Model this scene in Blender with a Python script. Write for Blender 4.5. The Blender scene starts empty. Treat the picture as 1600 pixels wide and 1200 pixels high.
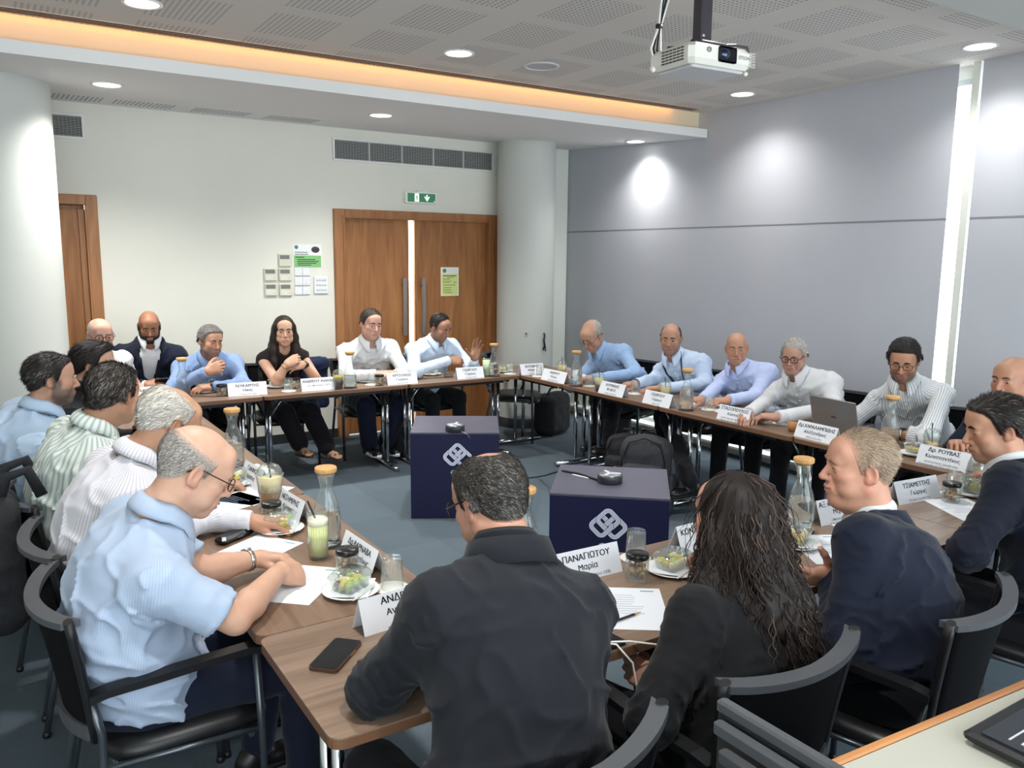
import bpy, math, random
import numpy as np
from mathutils import Vector, Matrix

random.seed(7)
RNG = np.random.default_rng(11)
SC = bpy.context.scene
COL = SC.collection
PI = math.pi
UP = np.array([0, 0, 1.0])

# ------------------------------------------------------------------ camera
CAM_H = 1.77          # eye height of the photographer
TBL = 0.73            # table top height
FOC = 1274.0          # focal length in pixels of the 1600 x 1200 frame
RM = np.array([[0.84164, -0.07473, 0.53485],
               [-0.53996, -0.13435, 0.83090],
               [0.00977, -0.98811, -0.15343]])
cd = bpy.data.cameras.new('camera')
cam = bpy.data.objects.new('camera', cd)
COL.objects.link(cam)
cd.sensor_width = 36.0
cd.lens = 36.0 * FOC / 1600.0
cd.clip_start = 0.05
cam.matrix_world = Matrix((
    (RM[0, 0], -RM[0, 1], -RM[0, 2], 0.0),
    (RM[1, 0], -RM[1, 1], -RM[1, 2], 0.0),
    (RM[2, 0], -RM[2, 1], -RM[2, 2], CAM_H),
    (0, 0, 0, 1)))
SC.camera = cam

# ------------------------------------------------------------------ world, exposure
SC.view_settings.view_transform = 'Standard'
SC.view_settings.look = 'None'
SC.view_settings.exposure = 0.62
SC.view_settings.gamma = 1.0
SC.cycles.transparent_max_bounces = 32
SC.view_settings.use_curve_mapping = False
W = bpy.data.worlds.new('daylight')
SC.world = W
W.use_nodes = True
W.node_tree.nodes['Background'].inputs[0].default_value = (0.86, 0.95, 1.0, 1)
W.node_tree.nodes['Background'].inputs[1].default_value = 3.4
LAMP_W = 27.0         # watts of one ceiling downlight
LAMP_COL = (1.0, 0.985, 0.95)
COVE_COL = (1.0, 0.36, 0.06)


def ray(px, py):
    return RM @ np.array([(px - 800.0) / FOC, (py - 600.0) / FOC, 1.0])


def U(px, py, x=None, y=None, z=None):
    """The point of the room that lies at photograph position (px,py) on the plane x=, y= or z=."""
    d = ray(px, py)
    if x is not None: t = x / d[0]
    elif y is not None: t = y / d[1]
    else: t = (z - CAM_H) / d[2]
    return d * t + np.array([0, 0, CAM_H])


# ------------------------------------------------------------------ colours and materials
def lin(h):
    if isinstance(h, str):
        h = h.lstrip('#')
        c = [int(h[i:i + 2], 16) / 255 for i in (0, 2, 4)]
        return tuple(x / 12.92 if x <= 0.04045 else ((x + 0.055) / 1.055) ** 2.4 for x in c)
    return tuple(h[:3])


MATS = {}


def mat(name, col='#808080', rough=0.5, metal=0.0, spec=0.5, trans=0.0, ior=1.45, emit=None, estr=0.0, coat=0.0, alpha=1.0):
    if name in MATS: return MATS[name]
    m = bpy.data.materials.new(name)
    m.use_nodes = True
    b = m.node_tree.nodes['Principled BSDF']
    c = lin(col)
    b.inputs['Base Color'].default_value = (*c, 1)
    b.inputs['Roughness'].default_value = rough
    b.inputs['Metallic'].default_value = metal
    b.inputs['Specular IOR Level'].default_value = spec
    b.inputs['Transmission Weight'].default_value = trans
    b.inputs['IOR'].default_value = ior
    b.inputs['Coat Weight'].default_value = coat
    b.inputs['Alpha'].default_value = alpha
    if emit is not None:
        b.inputs['Emission Color'].default_value = (*lin(emit), 1)
        b.inputs['Emission Strength'].default_value = estr
    m.diffuse_color = (*c, 1)
    MATS[name] = m
    return m


def nodes(m):
    nt = m.node_tree
    return nt, nt.nodes, nt.links, nt.nodes['Principled BSDF']


def noise_tint(m, scale=(8, 8, 8), amount=0.15, bump=0.0, bscale=None, detail=4.0, dark=None, coords='Object', bdist=0.002):
    """Mottles the base colour of m and adds fine relief, both in object space."""
    nt, N, L, b = nodes(m)
    tc = N.new('ShaderNodeTexCoord')
    mp = N.new('ShaderNodeMapping')
    mp.inputs['Scale'].default_value = scale
    L.new(tc.outputs[coords], mp.inputs[0])
    nz = N.new('ShaderNodeTexNoise')
    nz.inputs['Scale'].default_value = 1.0
    nz.inputs['Detail'].default_value = detail
    L.new(mp.outputs[0], nz.inputs['Vector'])
    c = b.inputs['Base Color'].default_value[:]
    ramp = N.new('ShaderNodeMix'); ramp.data_type = 'RGBA'
    d = lin(dark) if dark else tuple(x * (1 - amount) for x in c[:3])
    ramp.inputs[6].default_value = (*d, 1)
    ramp.inputs[7].default_value = c if dark else (*[min(1, x * (1 + amount)) for x in c[:3]], 1)
    mr = N.new('ShaderNodeMapRange')
    mr.inputs[1].default_value = 0.3; mr.inputs[2].default_value = 0.7
    L.new(nz.outputs[0], mr.inputs[0])
    L.new(mr.outputs[0], ramp.inputs[0])
    L.new(ramp.outputs[2], b.inputs['Base Color'])
    if bump:
        n2 = nz
        if bscale:
            mp2 = N.new('ShaderNodeMapping'); mp2.inputs['Scale'].default_value = bscale
            L.new(tc.outputs[coords], mp2.inputs[0])
            n2 = N.new('ShaderNodeTexNoise'); n2.inputs['Scale'].default_value = 1.0; n2.inputs['Detail'].default_value = 3
            L.new(mp2.outputs[0], n2.inputs['Vector'])
        bp = N.new('ShaderNodeBump'); bp.inputs['Strength'].default_value = bump; bp.inputs['Distance'].default_value = bdist
        L.new(n2.outputs[0], bp.inputs['Height'])
        L.new(bp.outputs[0], b.inputs['Normal'])
    return m


# ------------------------------------------------------------------ objects
def tag(o, label=None, cat=None, group=None, kind=None):
    if label: o['label'] = label
    if cat: o['category'] = cat
    if group: o['group'] = group
    if kind: o['kind'] = kind
    return o


def empty(name, loc=(0, 0, 0), rz=0.0, label=None, cat=None, group=None, kind=None):
    o = bpy.data.objects.new(name, None)
    o.empty_display_size = 0.1
    o.location = loc
    o.rotation_euler = (0, 0, rz)
    COL.objects.link(o)
    return tag(o, label, cat, group, kind)


def copy_tree(o, parent=None):
    c = o.copy()
    COL.objects.link(c)
    if parent is not None: c.parent = parent
    for ch in list(o.children): copy_tree(ch, c)
    return c


def np_mesh(name, V, F, smooth=True):
    """V (n,3), F an (m,4)/(m,3) array or list of index lists."""
    me = bpy.data.meshes.new(name)
    V = np.asarray(V, dtype=np.float32)
    if isinstance(F, np.ndarray):
        k = F.shape[1]; m = len(F)
        me.vertices.add(len(V)); me.vertices.foreach_set('co', V.ravel())
        me.loops.add(m * k); me.loops.foreach_set('vertex_index', F.astype(np.int32).ravel())
        me.polygons.add(m); me.polygons.foreach_set('loop_start', (np.arange(m) * k).astype(np.int32))
        me.update(calc_edges=True)
    else:
        me.from_pydata([tuple(map(float, v)) for v in V], [], [list(map(int, f)) for f in F])
        me.update()
    if smooth:
        me.polygons.foreach_set('use_smooth', np.ones(len(me.polygons), dtype=bool))
    return me


def add_obj(name, me, m=None, parent=None, loc=None):
    o = bpy.data.objects.new(name, me)
    COL.objects.link(o)
    if m is not None:
        for mm in (m if isinstance(m, (list, tuple)) else [m]): me.materials.append(mm)
    if parent is not None: o.parent = parent
    if loc is not None: o.location = loc
    return o


class MB:
    """Collects simple shapes into one mesh."""
    def __init__(s): s.V = []; s.F = []; s.S = []; s.MI = []; s.mi = 0
    def add(s, V, F, smooth=False):
        o = len(s.V)
        s.V += [tuple(v) for v in V]
        s.F += [[i + o for i in f] for f in F]
        s.S += [smooth] * len(F)
        s.MI += [s.mi] * len(F)
        return s
    def box(s, c, d, rz=0.0, M=None, bev=0.0):
        x, y, z = d[0] / 2, d[1] / 2, d[2] / 2
        if bev > 0:
            b = min(bev, x * .9, y * .9, z * .9)
            V = []
            for zz, ins in ((-z, b), (-z + b, 0), (z - b, 0), (z, b)):
                X, Y = x - ins, y - ins
                cb = b
                V += [(-X + cb, -Y, zz), (X - cb, -Y, zz), (X, -Y + cb, zz), (X, Y - cb, zz), (X - cb, Y, zz), (-X + cb, Y, zz), (-X, Y - cb, zz), (-X, -Y + cb, zz)]
            F = [[7, 6, 5, 4, 3, 2, 1, 0], [24 + i for i in range(8)]]
            for k in range(3):
                for i in range(8):
                    j = (i + 1) % 8
                    F.append([k * 8 + i, k * 8 + j, k * 8 + 8 + j, k * 8 + 8 + i])
        else:
            V = [(-x, -y, -z), (x, -y, -z), (x, y, -z), (-x, y, -z), (-x, -y, z), (x, -y, z), (x, y, z), (-x, y, z)]
            F = [[3, 2, 1, 0], [4, 5, 6, 7], [0, 1, 5, 4], [1, 2, 6, 5], [2, 3, 7, 6], [3, 0, 4, 7]]
        if M is None: M = Matrix.Rotation(rz, 3, 'Z')
        V = [tuple(M @ Vector(v) + Vector(c)) for v in V]
        return s.add(V, F)
    def prism(s, poly, z0, z1, M=None, c=(0, 0, 0)):
        n = len(poly)
        V = [(p[0], p[1], z0) for p in poly] + [(p[0], p[1], z1) for p in poly]
        F = [list(range(n))[::-1], list(range(n, 2 * n))] + [[i, (i + 1) % n, n + (i + 1) % n, n + i] for i in range(n)]
        if M is not None: V = [tuple(M @ Vector(v) + Vector(c)) for v in V]
        return s.add(V, F)
    def tube(s, path, r, n=8, closed=False, smooth=True, cap=True, flat=1.0, ref=None):
        P = [Vector(p) for p in path]
        k = len(P)
        R = r if isinstance(r, (list, tuple, np.ndarray)) else [r] * k
        V = []; up = None
        for i in range(k):
            if closed: t = P[(i + 1) % k] - P[i - 1]
            else: t = P[min(i + 1, k - 1)] - P[max(i - 1, 0)]
            if t.length < 1e-9: t = Vector((0, 0, 1))
            t.normalize()
            if up is None:
                a = Vector(ref) if ref is not None else (Vector((0, 0, 1)) if abs(t.z) < 0.9 else Vector((1, 0, 0)))
                up = (a - t * a.dot(t)).normalized()
            else:
                up = up - t * up.dot(t)
                if up.length < 1e-6: up = t.orthogonal()
                up.normalize()
            sd = t.cross(up)
            for j in range(n):
                a = 2 * PI * j / n + PI / n
                V.append(P[i] + (sd * math.cos(a) + up * math.sin(a) * flat) * R[i])
        F = []
        for i in range(k if closed else k - 1):
            i2 = (i + 1) % k
            for j in range(n):
                j2 = (j + 1) % n
                F.append([i * n + j, i * n + j2, i2 * n + j2, i2 * n + j])
        s.add(V, F, smooth)
        if cap and not closed:
            o = len(s.V) - len(V)
            s.F += [[o + j for j in range(n)][::-1], [o + (k - 1) * n + j for j in range(n)]]; s.S += [False, False]; s.MI += [s.mi] * 2
        return s
    def lathe(s, prof, n=20, c=(0, 0, 0), smooth=True, M=None):
        """prof: list of (r,z); closes to the axis where r==0."""
        V = []
        for r, z in prof:
            for j in range(n):
                a = 2 * PI * j / n
                V.append((r * math.cos(a), r * math.sin(a), z))
        F = []
        for i in range(len(prof) - 1):
            for j in range(n):
                j2 = (j + 1) % n
                F.append([i * n + j, i * n + j2, (i + 1) * n + j2, (i + 1) * n + j])
        if M is None: V = [(v[0] + c[0], v[1] + c[1], v[2] + c[2]) for v in V]
        else: V = [tuple(M @ Vector(v) + Vector(c)) for v in V]
        return s.add(V, F, smooth)
    def grid(s, f, nu, nv, smooth=True, flip=False):
        V = [f(i / (nu - 1), j / (nv - 1)) for i in range(nu) for j in range(nv)]
        F = []
        for i in range(nu - 1):
            for j in range(nv - 1):
                q = [i * nv + j, (i + 1) * nv + j, (i + 1) * nv + j + 1, i * nv + j + 1]
                F.append(q[::-1] if flip else q)
        return s.add(V, F, smooth)
    def ball(s, c, r, n=10, m=6):
        if not isinstance(r, (tuple, list)): r = (r, r, r)
        prof = [(math.sin(PI * i / m), -math.cos(PI * i / m)) for i in range(m + 1)]
        V = []
        for rr, z in prof:
            for j in range(n):
                a = 2 * PI * j / n
                V.append((c[0] + r[0] * rr * math.cos(a), c[1] + r[1] * rr * math.sin(a), c[2] + r[2] * z))
        F = [[i * n + j, i * n + (j + 1) % n, (i + 1) * n + (j + 1) % n, (i + 1) * n + j] for i in range(m) for j in range(n)]
        return s.add(V, F, True)
    def mesh(s, name):
        me = bpy.data.meshes.new(name)
        me.from_pydata([tuple(map(float, v)) for v in s.V], [], s.F)
        me.polygons.foreach_set('use_smooth', s.S)
        if any(s.MI): me.polygons.foreach_set('material_index', s.MI)
        me.update()
        return me
    def build(s, name, m=None, parent=None, loc=None, label=None, cat=None, group=None, kind=None):
        o = add_obj(name, s.mesh(name), m, parent, loc)
        return tag(o, label, cat, group, kind)


def solidify(o, t, off=-1.0):
    md = o.modifiers.new('thickness', 'SOLIDIFY'); md.thickness = t; md.offset = off
    return o


def rot3(yaw=0.0, pitch=0.0, roll=0.0):
    return Matrix.Rotation(yaw, 3, 'Z') @ Matrix.Rotation(pitch, 3, 'X') @ Matrix.Rotation(roll, 3, 'Y')


LOOK = str.maketrans('ΑΒΕΖΗΙΚΜΝΟΡΤΥΧοκ', 'ABEZHIKMNOPTYXoк')


def text_mesh(name, body, size, m, parent=None, loc=(0, 0, 0), M=None, align='CENTER', width=None, depth=0.0, bold=0.0):
    """Flat lettering; the text lies in the local XY plane of M."""
    cu = bpy.data.curves.new(name, 'FONT')
    cu.body = body.translate(LOOK); cu.size = size; cu.align_x = align; cu.align_y = 'CENTER'
    cu.resolution_u = 2; cu.extrude = depth
    tmp = bpy.data.objects.new('tmp_text', cu)
    COL.objects.link(tmp)
    dg = bpy.context.evaluated_depsgraph_get()
    me = bpy.data.meshes.new_from_object(tmp.evaluated_get(dg))
    bpy.data.objects.remove(tmp); bpy.data.curves.remove(cu)
    me.name = name
    n = len(me.vertices)
    co = np.empty(n * 3, dtype=np.float32); me.vertices.foreach_get('co', co); co = co.reshape(-1, 3)
    if width and n:
        w = co[:, 0].max() - co[:, 0].min()
        if w > width: co[:, 0] *= width / w
    if M is not None: co = co @ np.array(M.to_3x3(), dtype=np.float32).T
    co += np.array(loc, dtype=np.float32)
    me.vertices.foreach_set('co', co.ravel()); me.update()
    if bold and n:          # heavier strokes: the same outlines again, shifted sideways
        ax = np.array(M.to_3x3().col[0]) if M is not None else np.array([1.0, 0, 0])
        fs = [list(p.vertices) for p in me.polygons]
        V = np.concatenate([co - ax * bold, co + ax * bold, co])
        bpy.data.meshes.remove(me)
        me = np_mesh(name, V, [[i + k * n for i in f] for k in range(3) for f in fs], False)
    return add_obj(name, me, m, parent)


def thin_glass(name, tint='#f6fbf9', amount=0.10):
    """clear thin-walled glass or plastic: see-through with a fresnel sheen"""
    m = bpy.data.materials.new(name); m.use_nodes = True; nt = m.node_tree; N = nt.nodes; L = nt.links
    N.remove(N['Principled BSDF'])
    t = N.new('ShaderNodeBsdfTransparent'); t.inputs[0].default_value = (*lin(tint), 1)
    g = N.new('ShaderNodeBsdfGlossy'); g.inputs['Roughness'].default_value = 0.03
    d = N.new('ShaderNodeBsdfDiffuse'); d.inputs[0].default_value = (.75, .78, .78, 1)
    lw = N.new('ShaderNodeLayerWeight'); lw.inputs[0].default_value = 0.5
    pw_ = N.new('ShaderNodeMath'); pw_.operation = 'POWER'; L.new(lw.outputs['Facing'], pw_.inputs[0]); pw_.inputs[1].default_value = 2.6
    ma_ = N.new('ShaderNodeMath'); ma_.operation = 'MULTIPLY_ADD'; L.new(pw_.outputs[0], ma_.inputs[0]); ma_.inputs[1].default_value = .55; ma_.inputs[2].default_value = .035
    x1 = N.new('ShaderNodeMixShader'); x2 = N.new('ShaderNodeMixShader'); x1.inputs[0].default_value = amount
    L.new(t.outputs[0], x1.inputs[1]); L.new(d.outputs[0], x1.inputs[2])
    L.new(ma_.outputs[0], x2.inputs[0]); L.new(x1.outputs[0], x2.inputs[1]); L.new(g.outputs[0], x2.inputs[2])
    L.new(x2.outputs[0], N['Material Output'].inputs[0])
    MATS[name] = m
    return m
# ------------------------------------------------------------------ smooth solid modelling (distance fields -> one continuous mesh)
def nz(v):
    v = np.asarray(v, float); return v / (np.linalg.norm(v) + 1e-12)


_LAT = np.random.default_rng(5).random((24, 24, 24)).astype(np.float32) * 2 - 1


def vnoise(p):
    """Smooth value noise of points (n,3), about -1..1."""
    i = np.floor(p).astype(np.int32); f = (p - i).astype(np.float32); f = f * f * (3 - 2 * f)
    i0 = i % 24; i1 = (i + 1) % 24
    r = 0
    for a in (0, 1):
        xa = i1[:, 0] if a else i0[:, 0]; wa = f[:, 0] if a else 1 - f[:, 0]
        for b in (0, 1):
            yb = i1[:, 1] if b else i0[:, 1]; wb = wa * (f[:, 1] if b else 1 - f[:, 1])
            r = r + _LAT[xa, yb, i0[:, 2]] * wb * (1 - f[:, 2]) + _LAT[xa, yb, i1[:, 2]] * wb * f[:, 2]
    return r


class Field:
    def __init__(s, lo, hi, step):
        s.lo = np.array(lo, np.float32); s.step = step
        s.n = np.maximum(np.ceil((np.array(hi) - s.lo) / step).astype(int) + 1, 4)
        s.ax = [s.lo[k] + step * np.arange(s.n[k], dtype=np.float32) for k in range(3)]
        s.D = np.full(tuple(s.n), 1.0, np.float32)
    def cut(s, lo, hi):
        a = np.clip(np.floor((np.array(lo) - s.lo) / s.step).astype(int), 0, s.n)
        b = np.clip(np.ceil((np.array(hi) - s.lo) / s.step).astype(int) + 1, 0, s.n)
        if (b - a < 1).any(): return None
        sl = tuple(slice(a[k], b[k]) for k in range(3))
        X = s.ax[0][sl[0]][:, None, None]; Y = s.ax[1][sl[1]][None, :, None]; Z = s.ax[2][sl[2]][None, None, :]
        return sl, X, Y, Z
    def put(s, fn, lo, hi, k=0.01, op='add', m=None):
        m = max(k, 0.01) * 1.5 + 2 * s.step if m is None else m
        c = s.cut(np.array(lo) - m, np.array(hi) + m)
        if c is None: return s
        sl, X, Y, Z = c
        d = fn(X, Y, Z).astype(np.float32)
        A = s.D[sl]
        if op == 'add':
            if k > 0:
                h = np.maximum(k - np.abs(A - d), 0) / k
                s.D[sl] = np.minimum(A, d) - h * h * k * 0.25
            else: s.D[sl] = np.minimum(A, d)
        elif op == 'sub':
            d = -d
            if k > 0:
                h = np.maximum(k - np.abs(A - d), 0) / k
                s.D[sl] = np.maximum(A, d) + h * h * k * 0.25
            else: s.D[sl] = np.maximum(A, d)
        return s
    # primitives
    def cone(s, a, b, ra, rb, k=0.01, op='add'):
        a = np.asarray(a, float); b = np.asarray(b, float); d = b - a; L2 = float(d @ d) + 1e-12
        R = max(ra, rb)
        def fn(X, Y, Z):
            px, py, pz = X - a[0], Y - a[1], Z - a[2]
            t = np.clip((px * d[0] + py * d[1] + pz * d[2]) / L2, 0, 1)
            return np.sqrt((px - t * d[0]) ** 2 + (py - t * d[1]) ** 2 + (pz - t * d[2]) ** 2) - (ra + t * (rb - ra))
        return s.put(fn, np.minimum(a, b) - R, np.maximum(a, b) + R, k, op)
    def ell(s, c, r, k=0.01, op='add', R=None):
        """ellipsoid, R = 3x3 with the axes as columns"""
        c = np.asarray(c, float); r = np.asarray(r, float)
        R = np.eye(3) if R is None else np.asarray(R, float)
        def fn(X, Y, Z):
            px, py, pz = X - c[0], Y - c[1], Z - c[2]
            q = [px * R[0, i] + py * R[1, i] + pz * R[2, i] for i in range(3)]
            k0 = np.sqrt((q[0] / r[0]) ** 2 + (q[1] / r[1]) ** 2 + (q[2] / r[2]) ** 2)
            k1 = np.sqrt((q[0] / r[0] ** 2) ** 2 + (q[1] / r[1] ** 2) ** 2 + (q[2] / r[2] ** 2) ** 2) + 1e-9
            return k0 * (k0 - 1) / k1
        e = np.sqrt(((R * r) ** 2).sum(1))
        return s.put(fn, c - e, c + e, k, op)
    def rbox(s, c, h, r, k=0.01, op='add', R=None):
        c = np.asarray(c, float); h = np.asarray(h, float) - r
        R = np.eye(3) if R is None else np.asarray(R, float)
        def fn(X, Y, Z):
            px, py, pz = X - c[0], Y - c[1], Z - c[2]
            q = [np.abs(px * R[0, i] + py * R[1, i] + pz * R[2, i]) - h[i] for i in range(3)]
            o = np.sqrt(sum(np.maximum(x, 0) ** 2 for x in q))
            return o + np.minimum(np.maximum(np.maximum(q[0], q[1]), q[2]), 0) - r
        e = (np.abs(R) * (h + r)).sum(1)
        return s.put(fn, c - e, c + e, k, op)
    def plane(s, p, n, k=0.004):
        """keeps the side n points away from"""
        n = nz(n); p = np.asarray(p, float)
        X, Y, Z = s.ax[0][:, None, None], s.ax[1][None, :, None], s.ax[2][None, None, :]
        d = ((X - p[0]) * n[0] + (Y - p[1]) * n[1] + (Z - p[2]) * n[2]).astype(np.float32)
        h = np.maximum(k - np.abs(s.D - d), 0) / k
        s.D = np.maximum(s.D, d) + h * h * k * 0.25
        return s
    def chain(s, P, R, k=0.004, op='add'):
        for i in range(len(P) - 1): s.cone(P[i], P[i + 1], R[i], R[i + 1], k, op)
        return s
    def displace(s, fn, band=0.03):
        """adds fn(points) to the distance near the surface"""
        idx = np.nonzero(np.abs(s.D) < band)
        p = np.stack([s.ax[k][idx[k]] for k in range(3)], 1)
        s.D[idx] += fn(p).astype(np.float32)
        return s
    def mesh(s):
        """surface nets -> (verts, quads)"""
        D = s.D; n = np.array(D.shape)
        D = np.pad(D, 1, constant_values=1.0)
        ins = D < 0
        off = [(a, b, c) for a in (0, 1) for b in (0, 1) for c in (0, 1)]
        cnt = np.zeros(tuple(np.array(D.shape) - 1), np.int8)
        for a, b, c in off: cnt += ins[a:a + cnt.shape[0], b:b + cnt.shape[1], c:c + cnt.shape[2]]
        act = np.nonzero((cnt > 0) & (cnt < 8))
        m = len(act[0])
        if m == 0: return np.zeros((0, 3)), np.zeros((0, 4), int)
        I = np.stack(act, 1)
        val = np.stack([D[act[0] + a, act[1] + b, act[2] + c] for a, b, c in off], 1)
        co = np.array(off, np.float32)
        pos = np.zeros((m, 3), np.float32); w = np.zeros(m, np.float32)
        for e0 in range(8):
            for ax in range(3):
                o = list(off[e0])
                if o[ax]: continue
                o[ax] = 1; e1 = off.index(tuple(o))
                v0 = val[:, e0]; v1 = val[:, e1]
                x = (v0 < 0) != (v1 < 0)
                t = np.where(x, v0 / np.where(x, v0 - v1, 1), 0)
                p = co[e0][None] + (co[e1] - co[e0])[None] * t[:, None]
                pos += p * x[:, None]; w += x
        V = (I + pos / w[:, None] - 1) * s.step + s.lo
        idm = np.full(cnt.shape, -1, np.int32); idm[act] = np.arange(m)
        Q = []
        for ax in range(3):
            u, v = [(1, 2), (2, 0), (0, 1)][ax]
            sh = [slice(None)] * 3; sh2 = [slice(None)] * 3
            sh[ax] = slice(0, D.shape[ax] - 1); sh2[ax] = slice(1, D.shape[ax])
            A = ins[tuple(sh)]; B = ins[tuple(sh2)]
            for sign in (0, 1):
                e = np.nonzero((A & ~B) if sign == 0 else (~A & B))
                e = [np.array(x) for x in e]
                ok = (e[u] > 0) & (e[v] > 0) & (e[u] < cnt.shape[u]) & (e[v] < cnt.shape[v])
                e = [x[ok] for x in e]
                q = []
                for du, dv in ((-1, -1), (0, -1), (0, 0), (-1, 0)):
                    f = [x.copy() for x in e]; f[u] += du; f[v] += dv
                    q.append(idm[f[0], f[1], f[2]])
                q = np.stack(q, 1)
                if sign: q = q[:, ::-1]
                Q.append(q)
        Q = np.concatenate(Q)
        Q = Q[(Q >= 0).all(1)]
        return V, Q


def join_parts(parts):
    V = []; F = []; o = 0; A = []
    for p in parts:
        V.append(p[0]); F.append(p[1] + o); o += len(p[0])
        A.append(p[2] if len(p) > 2 else np.zeros((len(p[0]), 3)))
    return np.concatenate(V), np.concatenate(F), np.concatenate(A)


def set_col(me, C, name='Col'):
    C = np.asarray(C, np.float32)
    if C.shape[1] == 3: C = np.concatenate([C, np.ones((len(C), 1), np.float32)], 1)
    a = me.color_attributes.new(name, 'FLOAT_COLOR', 'POINT')
    a.data.foreach_set('color', C.ravel())


def set_vec(me, name, A):
    a = me.attributes.new(name, 'FLOAT_VECTOR', 'POINT')
    a.data.foreach_set('vector', np.asarray(A, np.float32).ravel())
# ------------------------------------------------------------------ the room
XR, YB, XL, YF = 5.58, 7.55, -1.9, -1.6      # right wall, back wall, left wall, open end behind the photographer
ZC, ZS = 3.07, 2.85                          # main ceiling, front edge of the lowered ceiling
ZB = 2.955                                   # lowered ceiling where it meets the back wall
YLIP = 5.45

white = mat('wall_paint', '#e4e3d8', .75, spec=.25); noise_tint(white, (1.2, 1.2, 1.2), .03, .06, (90, 90, 90))
ceilw = mat('ceiling_paint', '#e4e3e2', .85, spec=.15)
colw = mat('column_paint', '#c0c3be', .6, spec=.3)
wood = mat('door_wood', '#8a5a34', .42, spec=.35)


def wood_grain(m, c1, c2, axis='Z', sc=1.0, wav=5.0, dist=3.0):
    nt, N, L, b = nodes(m)
    tc = N.new('ShaderNodeTexCoord'); mp = N.new('ShaderNodeMapping')
    s = {'Z': (7 * sc, 7 * sc, .7 * sc), 'X': (.7 * sc, 7 * sc, 7 * sc), 'Y': (7 * sc, .7 * sc, 7 * sc)}[axis]
    mp.inputs['Scale'].default_value = s
    L.new(tc.outputs['Object'], mp.inputs[0])
    n1 = N.new('ShaderNodeTexNoise'); n1.inputs['Scale'].default_value = 1.6; n1.inputs['Detail'].default_value = 6; n1.inputs['Distortion'].default_value = .9
    L.new(mp.outputs[0], n1.inputs['Vector'])
    mp2 = N.new('ShaderNodeMapping'); mp2.inputs['Scale'].default_value = tuple(x * (9 if x > 1 * sc else 2) for x in s)
    L.new(tc.outputs['Object'], mp2.inputs[0])
    n2 = N.new('ShaderNodeTexNoise'); n2.inputs['Scale'].default_value = 2.0; n2.inputs['Detail'].default_value = 3
    L.new(mp2.outputs[0], n2.inputs['Vector'])
    ad = N.new('ShaderNodeMath'); ad.operation = 'MULTIPLY_ADD'; L.new(n2.outputs[0], ad.inputs[0]); ad.inputs[1].default_value = .45; L.new(n1.outputs[0], ad.inputs[2])
    r = N.new('ShaderNodeValToRGB'); r.color_ramp.elements[0].position = .48; r.color_ramp.elements[1].position = .92
    r.color_ramp.elements[0].color = (*lin(c1), 1); r.color_ramp.elements[1].color = (*lin(c2), 1)
    L.new(ad.outputs[0], r.inputs[0]); L.new(r.outputs[0], b.inputs['Base Color'])
    return m


wood_grain(wood, '#b07b4b', '#875733', 'Z', 1.0)
woodf = mat('door_frame_wood', '#8f5f38', .45); wood_grain(woodf, '#ad7848', '#8d5c37', 'Z', 1.6)

# floor: carpet tiles on a slab
flm = mat('carpet', '#58626b', .95, spec=.1)
nt, N, L, b = nodes(flm)
oi = N.new('ShaderNodeObjectInfo'); tc = N.new('ShaderNodeTexCoord')
n1 = N.new('ShaderNodeTexNoise'); n1.inputs['Scale'].default_value = 260; n1.inputs['Detail'].default_value = 2
n2 = N.new('ShaderNodeTexNoise'); n2.inputs['Scale'].default_value = 5; n2.inputs['Detail'].default_value = 3
L.new(tc.outputs['Object'], n1.inputs['Vector']); L.new(tc.outputs['Object'], n2.inputs['Vector'])
a1 = N.new('ShaderNodeMath'); a1.operation = 'MULTIPLY_ADD'; L.new(n1.outputs[0], a1.inputs[0]); a1.inputs[1].default_value = .5
a2 = N.new('ShaderNodeMath'); a2.operation = 'MULTIPLY_ADD'; L.new(oi.outputs['Random'], a2.inputs[0]); a2.inputs[1].default_value = .16; a2.inputs[2].default_value = .12
a3 = N.new('ShaderNodeMath'); a3.operation = 'MULTIPLY_ADD'; L.new(n2.outputs[0], a3.inputs[0]); a3.inputs[1].default_value = .15; L.new(a2.outputs[0], a3.inputs[2])
L.new(a3.outputs[0], a1.inputs[2])
mx = N.new('ShaderNodeMix'); mx.data_type = 'RGBA'; mx.inputs[6].default_value = (*lin('#3d474f'), 1); mx.inputs[7].default_value = (*lin('#6a767f'), 1)
L.new(a1.outputs[0], mx.inputs[0]); L.new(mx.outputs[2], b.inputs['Base Color'])
bp = N.new('ShaderNodeBump'); bp.inputs['Strength'].default_value = .5; bp.inputs['Distance'].default_value = .003
L.new(n1.outputs[0], bp.inputs['Height']); L.new(bp.outputs[0], b.inputs['Normal'])
floor = MB().box(((XL + XR) / 2, (YF + YB) / 2, -.06), (XR - XL + .6, YB - YF + .4, .10)).build('floor', flm, kind='structure')
tm = MB().box((0, 0, -.005), (.5996, .5996, .010), bev=.0008).mesh('carpet_tile')
tm.materials.append(flm)
nx = math.ceil((XR - XL) / .6 - 1e-6); ny = math.ceil((YB - YF) / .6 - 1e-6)
for i in range(nx):
    for j in range(ny):
        o = bpy.data.objects.new('carpet_tile', tm); COL.objects.link(o); o.parent = floor
        wx, wy = min(.6, XR - XL - i * .6), min(.6, YB - YF - j * .6)
        o.location = (XL + i * .6 + wx / 2, YF + j * .6 + wy / 2, 0)
        o.scale = (wx / .6, wy / .6, 1)
        if wx > .599 and wy > .599: o.rotation_euler = (0, 0, PI / 2 * ((i + j) % 2))

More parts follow.
